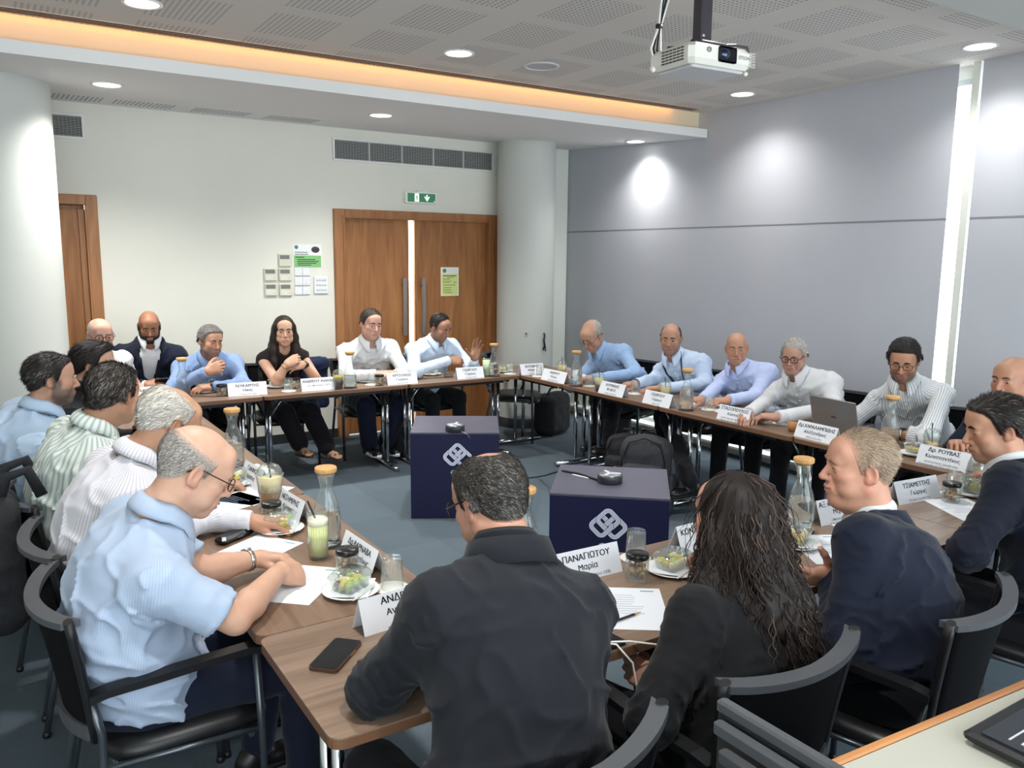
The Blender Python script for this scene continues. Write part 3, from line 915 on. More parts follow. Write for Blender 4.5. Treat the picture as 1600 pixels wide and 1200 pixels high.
def table(x0, x1, y0, y1, label):
    cx, cy = (x0 + x1) / 2, (y0 + y1) / 2
    w, d = x1 - x0 - .004, y1 - y0 - .004
    along_x = w > d
    t = empty('folding_table', (cx, cy, 0), 0, label, 'table', 'walnut folding tables set in a square')
    MB().prism(rrect(w, d, .035), TBL - .004, TBL).build('tabletop', topx if along_x else topy, t)
    MB().prism(rrect(w, d, .036), TBL - .028, TBL - .004).build('table_edge', edgem, t)
    L = w if along_x else d; Wd = d if along_x else w
    def P(a, b, z): return (a, b, z) if along_x else (b, a, z)
    for sg in (-1, 1):
        a = sg * (L / 2 - .10)
        for b in (-.045, .045):
            MB().tube([P(a, b, .05), P(a, b, TBL - .05)], .0165, 10).build('leg', chrome, t)
        ft = MB(); ft.tube([P(a, -Wd / 2 + .03, .022), P(a, Wd / 2 - .03, .022)], .019, 10)
        ft.build('foot_bar', chrome, t)
        mb = MB(); mb.tube([P(a, -Wd / 2 + .06, TBL - .042), P(a, Wd / 2 - .06, TBL - .042)], .014, 8); mb.build('leg_bracket', black_pl, t)
        MB().tube([P(a - sg * .02, 0, .52), P(a - sg * .10, 0, TBL - .10), P(a - sg * .20, 0, TBL - .035)], .007, 8).build('brace', chrome, t)
    mb = MB(); c1_, c2_ = P(0, -Wd / 2 + .07, TBL - .045), P(0, Wd / 2 - .07, TBL - .045)
    for c in (c1_, c2_):
        dx, dy = (L - .3, .022) if along_x else (.022, L - .3)
        MB().box(c, (dx, dy, .03)).build('rail', black_pl, t)
    return t


XI, XO = 3.965, 4.535       # right row
YI, YO = 6.00, 6.57         # back row
NX0 = .556                  # near/left outer edge
LX0, LX1 = .556, 1.126      # left row
NY0, NY1 = 1.57, 2.145      # near row
table(NX0, 1.86, NY0, NY1, 'near walnut table at the left corner with the dark phone on it')
table(1.86, 3.15, NY0, NY1, 'near walnut table in front of the long haired woman')
table(3.15, 4.45, NY0, NY1 - .0, 'near walnut table at the right in front of the dark haired man')
for y0, y1, lb in ((NY1, 3.42, 'walnut table on the left side nearest the camera'), (3.42, 4.70, 'second walnut table of the left row'), (4.70, YI, 'farthest walnut table of the left row')):
    table(LX0, LX1, y0, y1, lb)
for x0, x1, lb in ((LX0, 1.68, 'walnut table of the back row at the left corner'), (1.68, 2.87, 'walnut table of the back row in front of the woman in black'), (2.87, XI, 'walnut table of the back row in front of the double door')):
    table(x0, x1, YI, YO, lb)
for y0, y1, lb in ((5.41, YO, 'walnut table of the right row at the far corner'), (4.25, 5.41, 'walnut table of the right row with the backpack beneath'), (3.09, 4.25, 'walnut table of the right row in front of the man in plain white'), (NY1, 3.09, 'walnut table of the right row nearest the camera')):
    table(XI, XO, y0, y1, lb)

# ------------------------------------------------------------------ chairs
mesh_m = mat('chair_mesh', '#0e0f11', .9, spec=.1); noise_tint(mesh_m, (400, 400, 400), .4, .3, (500, 500, 500))
rim_m = mat('chair_rim', '#44464a', .45)
seat_m = mat('chair_seat', '#161719', .38, spec=.5)
tube_m = mat('chair_tube', '#5a6066', .3, metal=.75)


def build_chair():
    c = empty('conference_chair', (0, 0, 0))
    # seat cushion
    def seat(u, v):
        a = u * 2 * PI; e = .45
        rx, ry = .235, .235
        x = math.copysign(abs(math.cos(a)) ** e, math.cos(a)) * rx; y = math.copysign(abs(math.sin(a)) ** e, math.sin(a)) * ry
        k, z = ((.0, .452), (.55, .456), (.86, .450), (.97, .435), (1.0, .415), (.97, .395), (.85, .388), (0, .388))[v]
        zz = z - (.02 * max(0, (x * k / rx)) ** 3)
        return (x * k, y * k, zz)
    MB().grid(lambda u, v: seat(u, int(round(v * 7))), 33, 8).build('seat', seat_m, c)
    def back(y, z):
        h = (z - .47) / .37
        return -.235 - .060 * (1 - (y / .235) ** 2) - .050 * h - .015 * h * h
    def bw(z): h = (z - .47) / .37; return .205 + .04 * h
    b = MB().grid(lambda u, v: (lambda z: (lambda y: (back(y, z), y, z))((2 * u - 1) * (bw(z) - .015)))(.50 + v * .33), 15, 9).build('backrest', mesh_m, c)
    solidify(b, .006, 0)
    # top rim: flat band that sweeps round the back
    P = []; R = []
    for i in range(17):
        u = 2 * i / 16 - 1; z = .826 + .010 * u * u; y = u * .245
        P.append((back(u * .235, z) - .002 + .02 * max(0, abs(u) - .8), y, z))
    rb = MB(); V = []
    for i, p in enumerate(P):
        u = 2 * i / 16 - 1; hw = .020 + .010 * abs(u); 
        V += [(p[0] - .016, p[1], p[2] + .006), (p[0] + hw, p[1], p[2] + .009), (p[0] + hw, p[1], p[2] - .010), (p[0] - .016, p[1], p[2] - .012)]
    F = [[i * 4 + j, i * 4 + (j + 1) % 4, (i + 1) * 4 + (j + 1) % 4, (i + 1) * 4 + j] for i in range(16) for j in range(4)] + [[0, 1, 2, 3], [67, 66, 65, 64]]
    rb.add(V, F).build('top_rim', rim_m, c)
    # lower rail of the back
    V = []
    for i in range(13):
        u = 2 * i / 12 - 1; y = u * .205; z = .505 - .012 * (1 - u * u)
        x = back(y, .5)
        V += [(x - .014, y, z + .02), (x + .012, y, z + .024), (x + .012, y, z - .018), (x - .014, y, z - .022)]
    F = [[i * 4 + j, i * 4 + (j + 1) % 4, (i + 1) * 4 + (j + 1) % 4, (i + 1) * 4 + j] for i in range(12) for j in range(4)] + [[0, 1, 2, 3], [51, 50, 49, 48]]
    MB().add(V, F).build('back_rail', rim_m, c)
    for s in (-1, 1):
        up = [(back(s * bw(z), z), s * bw(z), z) for z in (.48, .56, .64, .72, .80, .845)]
        MB().tube(up, [.016, .017, .018, .019, .020, .018], 8, flat=.7).build('back_upright', black_pl, c)
        MB().tube([(-.315, s * .245, .012), (-.275, s * .235, .22), (-.235, s * .225, .42), (-.235, s * .222, .50), (-.255, s * .223, .60)], .0115, 10).build('leg', tube_m, c)
        MB().tube([(.185, s * .262, .012), (.178, s * .262, .40), (.170, s * .262, .64)], .0115, 10).build('leg', tube_m, c)
        MB().tube([(-.235, s * .225, .40), (.178, s * .255, .40)], .009, 8).build('side_rail', tube_m, c)
        ar = MB(); pa = [(.200, .618), (.193, .655), (.155, .668), (.05, .664), (-.10, .655), (-.22, .64), (-.262, .625)]
        V = []
        for x, z in pa:
            y = s * .262 if x > -.15 else s * (.262 + (x + .15) * .30)
            V += [(x, y - .022, z), (x, y + .022, z), (x + .003, y + .020, z - .022), (x + .003, y - .020, z - .022)]
        n = len(pa)
        F = [[i * 4 + j, i * 4 + (j + 1) % 4, (i + 1) * 4 + (j + 1) % 4, (i + 1) * 4 + j] for i in range(n - 1) for j in range(4)] + [[0, 1, 2, 3], [4 * n - 1, 4 * n - 2, 4 * n - 3, 4 * n - 4]]
        ar.add(V, F).build('armrest', black_pl, c)
        for x, y in ((-.315, s * .245), (.185, s * .262)):
            MB().lathe([(0, 0), (.014, 0), (.016, .012), (.012, .02)], 10, c=(x, y, 0)).build('foot_cap', black_pl, c)
    MB().tube([(-.2, -.22, .385), (-.2, .22, .385)], .009, 8).build('cross_rail', tube_m, c)
    MB().tube([(.15, -.255, .385), (.15, .255, .385)], .009, 8).build('cross_rail', tube_m, c)
    return c


CHAIR0 = build_chair()
_used = [False]


def chair(x, y, deg, label):
    c = CHAIR0 if not _used[0] else copy_tree(CHAIR0)
    _used[0] = True
    c.location = (x, y, 0); c.rotation_euler = (0, 0, math.radians(deg))
    return tag(c, label, 'chair', 'black mesh back conference chairs')

# ------------------------------------------------------------------ display cubes in the middle
navy = mat('cube_navy', '#1c1d3f', .38, spec=.5)
lil = mat('cube_top', '#4e4d5c', .4, spec=.5); noise_tint(lil, (5, 5, 5), .06)
logo_m = mat('logo_white', '#d7daec', .5)


def round_sq(cx, cy, h, r, n=8, rot=PI / 4):
    P = [(p[0], p[1]) for p in rrect(2 * h[0], 2 * h[1], r, n)]
    c, s = math.cos(rot), math.sin(rot)
    return [(cx + p[0] * c - p[1] * s, cy + p[0] * s + p[1] * c) for p in P]


def logo(parent, S, y):
    """interlaced rounded links; local x,z plane at depth y facing -Y"""
    def band(P, w, dep, a0, a1, name='logo_line'):
        mb = MB(); n = len(P); ids = [i % n for i in range(a0, a1)]
        V = []
        for i in ids:
            p, q = P[i - 1], P[(i + 1) % n]; t = nz([q[0] - p[0], q[1] - p[1], 0]); nn = (-t[1], t[0])
            for sgn in (-1, 1): V.append((P[i][0] * S + nn[0] * w * sgn * S, y - dep, P[i][1] * S + nn[1] * w * sgn * S))
        m = len(ids)
        F = [[2 * i, 2 * i + 1, 2 * i + 3, 2 * i + 2] for i in range(m - 1)]
        e = mb.add(V, F).build(name, logo_m if name == 'logo_line' else navy, parent)
        return e
    links = [((-.18, -.06), (.205, .205), .105, PI / 4), ((.165, -.08), (.212, .205), .105, PI / 4), ((-.01, .10), (.205, .205), .105, PI / 4)]
    dep = .0012
    for k, (c, h, r, rot) in enumerate(links):
        base = round_sq(c[0], c[1], h, r, 8, rot); n = len(base)
        band(base, .067, dep, 0, n + 1, 'logo_gap')
        for off in (-.039, 0.0, .039):
            hh = (h[0] + off, h[1] + off)
            band(round_sq(c[0], c[1], hh, r + off, 8, rot), .0155, dep + .0004, 0, n + 1)
        dep += .0008
    # over-and-under: the first link crosses on top of the last on one side
    c, h, r, rot = links[0]; n = len(round_sq(0, 0, h, r, 8, rot))
    a0, a1 = n - 9 - 4, n - 1
    band(round_sq(c[0], c[1], h, r, 8, rot), .067, dep, a0, a1, 'logo_gap')
    for off in (-.039, 0.0, .039):
        band(round_sq(c[0], c[1], (h[0] + off, h[1] + off), r + off, 8, rot), .0155, dep + .0004, a0, a1)


def cube(a, b, h, dep, label, lx_, lz_, lS):
    """a,b: front bottom corners on the floor"""
    a = np.array(a[:2]); b = np.array(b[:2]); v = b - a; w = np.linalg.norm(v); ang = math.atan2(v[1], v[0])
    n = np.array([-v[1], v[0]]) / w; c = (a + b) / 2 + n * dep / 2
    e = empty('display_cube', (c[0], c[1], 0), ang, label, 'box')
    t = .018
    MB().box((0, -dep / 2 + t / 2, h / 2), (w, t, h - .004), bev=.002).build('front_panel', navy, e)
    MB().box((0, dep / 2 - t / 2, h / 2), (w, t, h - .004), bev=.002).build('back_panel', navy, e)
    for s in (-1, 1): MB().box((s * (w / 2 - t / 2), 0, h / 2), (t, dep - 2 * t, h - .004)).build('side_panel', navy, e)
    MB().box((0, 0, h - .006), (w + .004, dep + .004, .014), bev=.002).build('top_panel', lil, e)
    g = empty('logo', (0, 0, 0)); g.parent = e
    g.location = (lx_, -dep / 2, lz_)
    logo(g, lS, -.0)
    text_mesh('lettering', 'ΟΕΒ', lS * .25, logo_m, g, (0, -.002, -lS * .60), Matrix.Rotation(PI / 2, 4, 'X'), bold=lS * .012)
    return e, c, ang


b1, b1c, b1ang = cube((2.33, 4.877), (2.847, 4.577), .60, .58, 'rear navy display cube with a white interlaced emblem, beside the seated man in white', .02, .445, .205)
b2, b2c, b2ang = cube((2.316, 3.237), (2.763, 2.842), .60, .58, 'front navy display cube with a white interlaced emblem, nearest the near table', .0, .455, .20)


def puck(x, y, z, ang, label):
    e = empty('table_microphone', (x, y, z), ang, label, 'microphone')
    MB().lathe([(0, 0), (.062, 0), (.066, .006), (.066, .036), (.060, .044), (.0, .046)], 32).build('puck_body', mat('puck_dark', '#2d2f36', .35), e)
    MB().lathe([(.058, .0448), (.056, .047), (0, .048)], 32).build('puck_top', mat('puck_top', '#8d9096', .3, metal=.6), e)
    for k in range(3):
        a = k * 2 * PI / 3 + .5
        MB().box((.028 * math.cos(a), .028 * math.sin(a), .0495), (.055, .014, .004), rz=a).build('puck_spoke', mat('puck_spoke', '#d6d8da', .35), e)
    return e


p = U(711, 667, z=.63); puck(p[0], p[1], .601, .3, 'round conference microphone on the rear navy cube')
p = U(953, 748, z=.62); puck(p[0], p[1], .601, .9, 'round conference microphone on the front navy cube')
cbl = mat('cable_black', '#18191a', .5)
pa = [U(935, 750, z=.607), U(905, 740, z=.607), U(880, 735.5, z=.607)]
ed = U(868, 738, z=.56)
fl = [U(852, 743, z=.10), U(840, 745, z=.012), U(815, 748, z=.012), U(790, 747, z=.012), U(760, 735, z=.012)]
MB().tube([tuple(q) for q in pa + [ed] + fl], .006, 8).build('microphone_cable', cbl, label='black cable from the front cube running over the grey carpet', cat='cable')
p0, p1 = U(716, 672, z=.607), U(725, 676, z=.607)
pf = U(750, 700, z=.40)
MB().tube([tuple(p0), tuple(p1), tuple(U(730, 678.5, z=.607)), tuple(U(733, 683, z=.57)), tuple(U(752, 704, z=.44))], .004, 6).build('microphone_cable', mat('cable_thin', '#8a8894', .5), label='thin grey cable hanging over the front of the rear cube', cat='cable')
MB().box((0, 0, 0), (.012, .11, .002), rz=.25).build('tape_strip', mat('tape_white', '#d9d9de', .6), loc=tuple(U(907, 744, z=.602)), label='white strip of tape on top of the front cube', cat='tape')
# ------------------------------------------------------------------ people
def vcol_mat(name, rough=0.5, spec=0.4, sss=0.0, nscale=0.0, bump=0.0):
    """material whose base colour is the painted-on own colour of each point (skin, lips, hair shades)"""
    if name in MATS: return MATS[name]
    m = mat(name, '#808080', rough, spec=spec)
    nt, N, L, b = nodes(m)
    a = N.new('ShaderNodeAttribute'); a.attribute_name = 'Col'
    L.new(a.outputs['Color'], b.inputs['Base Color'])
    if sss:
        b.inputs['Subsurface Weight'].default_value = sss
        b.inputs['Subsurface Radius'].default_value = (0.012, 0.004, 0.002)
        b.inputs['Subsurface Scale'].default_value = 0.5
    if bump:
        tc = N.new('ShaderNodeTexCoord')
        n = N.new('ShaderNodeTexNoise'); n.inputs['Scale'].default_value = nscale; n.inputs['Detail'].default_value = 3
        L.new(tc.outputs['Object'], n.inputs['Vector'])
        bp = N.new('ShaderNodeBump'); bp.inputs['Strength'].default_value = bump; bp.inputs['Distance'].default_value = 0.001
        L.new(n.outputs[0], bp.inputs['Height']); L.new(bp.outputs[0], b.inputs['Normal'])
    return m


SKIN = vcol_mat('skin', 0.48, 0.35, sss=0.0, nscale=350, bump=0.25)
HAIR = vcol_mat('hair', 0.55, 0.35)
EYE = vcol_mat('eye', 0.15, 0.5)


def cloth_mat(name, col, stripe=None, period=0.012, width=0.4, rough=0.85, weave=900, check=None):
    if name in MATS: return MATS[name]
    m = mat(name, col, rough, spec=0.2)
    nt, N, L, b = nodes(m)
    b.inputs['Sheen Weight'].default_value = 0.08
    tc = N.new('ShaderNodeTexCoord')
    n = N.new('ShaderNodeTexNoise'); n.inputs['Scale'].default_value = weave; n.inputs['Detail'].default_value = 2
    L.new(tc.outputs['Object'], n.inputs['Vector'])
    bp = N.new('ShaderNodeBump'); bp.inputs['Strength'].default_value = 0.2; bp.inputs['Distance'].default_value = 0.001
    L.new(n.outputs[0], bp.inputs['Height']); L.new(bp.outputs[0], b.inputs['Normal'])
    if stripe:
        a = N.new('ShaderNodeAttribute'); a.attribute_name = 'pat'
        sp = N.new('ShaderNodeSeparateXYZ'); L.new(a.outputs['Vector'], sp.inputs[0])
        d = N.new('ShaderNodeMath'); d.operation = 'DIVIDE'; L.new(sp.outputs[0], d.inputs[0]); d.inputs[1].default_value = period
        f = N.new('ShaderNodeMath'); f.operation = 'FRACT'; L.new(d.outputs[0], f.inputs[0])
        c = N.new('ShaderNodeMath'); c.operation = 'COMPARE'; L.new(f.outputs[0], c.inputs[0]); c.inputs[1].default_value = 0.5; c.inputs[2].default_value = width / 2
        mx = N.new('ShaderNodeMix'); mx.data_type = 'RGBA'
        mx.inputs[6].default_value = (*lin(col), 1); mx.inputs[7].default_value = (*lin(stripe), 1)
        L.new(c.outputs[0], mx.inputs[0]); L.new(mx.outputs[2], b.inputs['Base Color'])
    return m


def sstep(a, b, x):
    t = np.clip((x - a) / (b - a), 0, 1); return t * t * (3 - 2 * t)


SHORT = ([-.13, -.09, -.06, -.035, -.022, -.006, .006, .016, .027, .040, .056, .074, .10],
         [-.060, -.064, -.050, -.028, .004, .016, .006, -.018, .008, .050, .069, .079, .092])
FRINGE_TOP = .04


def hair_zone(p, st):
    """>0 inside the hair-bearing part of the scalp (head space, unit head)"""
    x, y, z = np.abs(p[:, 0]), p[:, 1], p[:, 2]
    zl = np.interp(y, SHORT[0], SHORT[1])
    b = z - zl
    k = st.get('kind', 'short')
    if k == 'fringe':          # bald on top, hair round the sides and back
        top = st.get('top', .045) + st.get('tilt', -.25) * y
        b = np.minimum(b, top - z)
        b = np.minimum(b, st.get('front', .03) - y)
    if st.get('crownthin'): b = np.minimum(b, .02 + .0 * b) * 1.0; b = np.where((z > .04), np.minimum(b, .0005 + .040 * np.clip(np.sqrt((x / .045) ** 2 + ((y + .03) / .065) ** 2) - .5, 0, 1)), b)
    if 'recede' in st:         # hairline set back at the temples
        r = st['recede']
        b = np.minimum(b, r * 1.2 - (y - .045) + np.minimum(.0, .5 * (.03 - x)) + st.get('widow', .0) * np.exp(-(x / .02) ** 2))
    if k == 'long':
        b = np.maximum(b, np.minimum(.03 - y, z + .16))
        b = np.where((y < .035), np.maximum(b, .02), b)
        b = np.minimum(b, np.where(z > .0, b, .045 - y))
    return b


def build_head(o, M, Hc, s, Nw, fw_t, up_t, step):
    """returns the skin shell of head and neck plus data for the head's own parts"""
    Nl = (M.T @ (Nw - Hc)) / s
    ft = M.T @ fw_t; ut = M.T @ up_t
    fat = o.get('fat', 1.0)
    lo = np.minimum([-.105, -.14, -.17], Nl - [.085, .085, .12]); hi = np.maximum([.105, .145, .14], Nl + [.085, .10, .05])
    F = Field(lo, hi, step / s)
    F.ell((0, -.014, .034), (.0765, .098, .084), 0)
    F.ell((0, .028, -.028), (.0615 * fat, .064, .084), .03)
    for sx in (-1, 1):
        F.cone((sx * .052 * fat, -.002, -.055), (sx * .012, .066, -.098), .021, .017, .03)
        F.ell((sx * .041 * fat, .058, -.022), (.024, .026, .022), .02)
        F.ell((sx * .044, .045, -.062), (.022 * fat, .03, .025), .02)
    F.ell((0, .073, -.100), (.020, .016, .016), .018)
    F.cone((-.036, .080, .024), (.036, .080, .024), .012, .012, .016)
    F.ell((0, .062, .055), (.052, .026, .035), .03)
    if fat > 1.04: F.ell((0, .035, -.115), (.045 * fat, .045, .03), .03)
    # eye sockets
    for sx in (-1, 1): F.ell((sx * .032, .099, .003), (.019, .018, .0125), .012, 'sub')
    # nose
    ns = o.get('nose', 1.0)
    F.cone((0, .086, .014), (0, .088 + .026 * ns, -.029), .0075, .0105 * ns, .012)
    F.ell((0, .084 + .024 * ns, -.033), (.0125 * ns, .012, .009), .006)
    for sx in (-1, 1):
        F.ell((sx * .0125 * ns, .097, -.035), (.0075, .010, .0075), .006)
        F.ell((sx * .006, .108, -.0425), (.0035, .006, .003), .003, 'sub')
    # mouth
    smile = o.get('smile', 0.0)
    mw = .0265 + .006 * max(smile, 0)
    F.ell((0, .080, -.066), (.030, .021, .022), .02)
    cz = -.067 + .007 * smile
    F.chain([(-mw, .0895, cz), (-.010, .0985, -.0625), (0, .0985, -.0640), (.010, .0985, -.0625), (mw, .0895, cz)], [.0032, .0056, .0052, .0056, .0032], .005)
    F.chain([(-mw + .003, .0895, cz), (-.010, .0955, -.0735), (.010, .0955, -.0735), (mw - .003, .0895, cz)], [.0032, .0064, .0064, .0032], .005)
    F.chain([(-mw - .003, .092, cz), (-.012, .1005, -.0683), (.012, .1005, -.0683), (mw + .003, .092, cz)], [.0018, .0022, .0022, .0018], .0025, 'sub')
    for sx in (-1, 1):     # fold from nose to mouth corner
        F.chain([(sx * .020, .094, -.030), (sx * .032, .088, -.052), (sx * .036, .082, -.070)], [.0022, .0032, .002], .010, 'sub')
        F.chain([(sx * .022, .094, -.012), (sx * .036, .090, -.016)], [.002, .002], .008, 'sub')
    # ears
    for sx in (-1, 1):
        e = rot3(sx * .35, -.22, 0)
        R = np.array(e)
        F.ell((sx * .0815, -.010, -.004), (.0085, .019, .0325), .008, R=R)
        F.ell((sx * .0885, -.006, .000), (.0065, .0105, .0195), .004, 'sub', R=R)
        F.ell((sx * .0775, .000, -.026), (.0075, .009, .012), .006, R=R)
    # neck
    nr = .056 * o.get('neck', 1.0)
    F.cone((0, -.022, -.045), Nl, nr * .98, nr * 1.06, .035)
    F.cone((0, .028, -.085), Nl + ft * .03 - ut * .015, .030, .042, .03)
    F.cone(Nl, Nl - ut * .07 + ft * .005, nr * 1.08, nr * 1.2, .02)
    F.cone(Nl + ft * .018 - ut * .02, Nl + ft * .035 - ut * .09, .042, .034, .02)
    D0 = F.D.copy()
    # eyelids: a lid bulge cut by the almond of the open eye
    opn = o.get('open', .52)
    ey = .0785
    for sx in (-1, 1):
        F.ell((sx * .0315, ey, .003), (.0165, .0148, .0135), .006)
        zc = .003 - .003 * (1 - opn)
        F.ell((sx * .0315, ey + .013, zc), (.0140, .0125, max(.0020, .0056 * opn)), .0015, 'sub')
    V, Q = F.mesh()
    # own colours
    sk = np.array(lin(o.get('skin', '#c99b80'))) * np.array([.92, .90, .88])
    C = np.tile(sk, (len(V), 1))
    x, y, z = V[:, 0], V[:, 1], V[:, 2]
    red = sk * np.array([1.0, .68, .66])
    def mixc(C, c, w): return C * (1 - w[:, None]) + np.asarray(c) * w[:, None]
    w = np.exp(-((np.abs(x) - .042) / .022) ** 2 - ((z + .025) / .025) ** 2) * (y > .03) * .35
    w = np.maximum(w, np.exp(-(x / .014) ** 2 - ((z + .03) / .02) ** 2) * (y > .09) * .45)
    w = np.maximum(w, (np.abs(x) > .074) * .35)
    C = mixc(C, red, w)
    st = o.get('stubble', 0.0)
    if st:
        zone = sstep(-.030, -.050, z - .25 * np.maximum(.02 - y, 0)) * sstep(-.01, .012, y) * sstep(-.135, -.115, z)
        zone = np.maximum(zone, sstep(-.038, -.044, z) * sstep(.08, .09, y))
        zone = np.maximum(zone, sstep(-.012, .0, y) * sstep(.045, .03, y) * sstep(.02, -.01, z) * sstep(.055, .062, np.abs(x)))
        C = mixc(C, lin(o.get('stubcol', '#4a413c')), zone * st)
    lip = np.exp(-np.maximum(np.abs(x) - mw + .004, 0) ** 2 / .003 ** 2) * np.exp(-((z + .068 - .003 * (np.abs(x) / mw) ** 2 * smile) / .0085) ** 2) * sstep(.080, .088, y)
    C = mixc(C, np.array(lin(o.get('lip', '#a4605a'))), lip * .75)
    n = vnoise(V.astype(np.float32) * 60); C = C * (1 + .05 * n[:, None])
    return F, D0, V, Q, C, ey, opn, Nl


def surf_y(F, x, z, default=.09):
    i = int(round((x - F.lo[0]) / F.step)); k = int(round((z - F.lo[2]) / F.step))
    i = min(max(i, 0), F.n[0] - 1); k = min(max(k, 0), F.n[2] - 1)
    c = np.nonzero(F.D[i, :, k] < 0)[0]
    if len(c) == 0: return default
    j = c[-1]
    if j + 1 >= F.n[1]: return default
    a, b = F.D[i, j, k], F.D[i, j + 1, k]
    return float(F.ax[1][j] + F.step * a / (a - b))


def build_hair(o, F, D0, st, step):
    """scalp shell + strand ribbons, head space"""
    T = st.get('thick', .012)
    G = Field(F.lo, F.lo + (F.n - 1) * F.step, F.step)
    D = D0.copy()
    idx = np.nonzero(np.abs(D) < .09)
    p = np.stack([F.ax[k][idx[k]] for k in range(3)], 1)
    b = hair_zone(p, st)
    th = T * sstep(-.002, st.get('ramp', .02), b) - .003 * sstep(.004, -.006, b)
    if 'vol' in st:      # (centre, radius, extra)
        for c, r, e in st['vol']: th = th + e * np.exp(-(((p - np.array(c)) / r) ** 2).sum(1)) * sstep(0, .01, b)
    cr = np.array([0, -.045, .12])
    v = p - cr
    phi = np.arctan2(v[:, 0], v[:, 1]); rr = np.linalg.norm(v, axis=1)
    nn = vnoise(np.stack([np.cos(phi) * st.get('lock', 9) + 20, np.sin(phi) * st.get('lock', 9) + 20, rr * 14 + 7], 1).astype(np.float32))
    th = th + (nn * st.get('rough', .0022)) * sstep(.0, .015, b)
    D[idx] -= th.astype(np.float32)
    X, Y, Z = np.meshgrid(F.ax[0], F.ax[1], F.ax[2], indexing='ij', sparse=True)
    G.D = D
    V, Q = G.mesh()
    b = hair_zone(V, st)
    keep = (b[Q] > -.004).all(1) & (V[Q][:, :, 2] > -.12).all(1)
    if st.get('kind') != 'long': keep &= ~((np.abs(V[Q][:, :, 0]) > .0775) & (np.abs(V[Q][:, :, 1] + .008) < .022) & (V[Q][:, :, 2] < .016)).any(1)
    Q = Q[keep]
    u, inv = np.unique(Q, return_inverse=True)
    V = V[u]; Q = inv.reshape(-1, 4)
    hc = np.array(lin(st.get('col', '#1c1714'))); gc = np.array(lin(st.get('grey', '#9a9690')))
    ga = st.get('gamt', 0.0)
    rs = np.random.default_rng(len(V))
    C = np.tile(hc, (len(V), 1)) * (1 - ga * .6) + gc * ga * .6
    we = sstep(-.002, st.get('edge', .010), hair_zone(V, st))[:, None]
    C = np.array(lin(o['skin'])) * (1 - we) + C * we
    if len(Q) < 8: return V, Q, C
    # strands
    n = int(st.get('n', 4500) * (.55 if step > .0045 else .8)); ln = st.get('len', .022); wd = st.get('wid', .0010) * (1.35 if step > .0045 else 1.1)
    A = V[Q]; nrm = np.cross(A[:, 2] - A[:, 0], A[:, 3] - A[:, 1]); ar = np.linalg.norm(nrm, axis=1) + 1e-12; nrm = nrm / ar[:, None]
    wgt = ar * np.clip(hair_zone(A.mean(1), st) / .01, .05, 1); wgt /= wgt.sum()
    f = rs.choice(len(Q), n, p=wgt)
    uv = rs.random((n, 2, 1))
    a = A[f]; P = (a[:, 0] * (1 - uv[:, 0]) + a[:, 1] * uv[:, 0]) * (1 - uv[:, 1]) + (a[:, 3] * (1 - uv[:, 0]) + a[:, 2] * uv[:, 0]) * uv[:, 1]
    N = nrm[f]
    fl = P - np.array(st.get('crown', (0, -.05, .12)))
    if st.get('comb', 1): fl = fl * 2.2 + np.array(st.get('comb', (.14, -.42, -.10)))
    t = fl - N * (fl * N).sum(1, keepdims=True)
    t /= np.linalg.norm(t, axis=1, keepdims=True) + 1e-9
    t = t + rs.normal(0, st.get('mess', .13), (n, 3)); t /= np.linalg.norm(t, axis=1, keepdims=True)
    L = ln * rs.uniform(.6, 1.25, (n, 1)) * np.clip(hair_zone(P, st) / .03, .25, 1)[:, None] * np.clip(np.linalg.norm(P - np.array(st.get('crown', (0, -.05, .12))), axis=1) / .03, .15, 1)[:, None]; lift = st.get('lift', .09)
    sd = np.cross(t, N); sd /= np.linalg.norm(sd, axis=1, keepdims=True) + 1e-9
    P0 = P - N * .002
    P1 = P + t * L * .5 + N * L * lift * .7
    P2 = P1 + t * L * .55 + N * L * lift * .05
    w = wd * rs.uniform(.6, 1.3, (n, 1))
    R = np.stack([P0 - sd * w, P0 + sd * w, P1 - sd * w * .8, P1 + sd * w * .8, P2 - sd * w * .15, P2 + sd * w * .15], 1).reshape(-1, 3)
    i = np.arange(n)[:, None] * 6
    q = np.concatenate([i + [[0, 1, 3, 2]], i + [[2, 3, 5, 4]]])
    g = (rs.random((n, 1)) < ga)
    c = np.where(g, gc, hc) * rs.uniform(.6, 1.5, (n, 1))
    C = np.concatenate([C, np.repeat(c, 6, 0)])
    return np.concatenate([V, R]), np.concatenate([Q, q + len(V)]), C


HAND = {  # per finger flexion (deg): knuckle, middle joint, end joint; thumb: swing, flex
    'relaxed': ([28, 30, 32, 34], [32, 36, 40, 42], [18, 20, 22, 22], 25, 20),
    'flat': ([8, 8, 8, 10], [10, 10, 12, 14], [5, 5, 6, 8], 40, 10),
    'open': ([14, 10, 14, 20], [16, 14, 20, 26], [10, 10, 12, 14], 62, 6),
    'fist': ([62, 68, 72, 75], [88, 92, 92, 90], [50, 50, 50, 50], 18, 40),
    'grip': ([42, 44, 46, 48], [48, 50, 52, 52], [26, 28, 28, 28], 48, 25),
    'pen': ([52, 56, 66, 72], [52, 58, 76, 84], [22, 28, 40, 44], 30, 34),
    'clasp': ([48, 52, 55, 58], [60, 62, 62, 60], [30, 30, 30, 30], 20, 25),
}


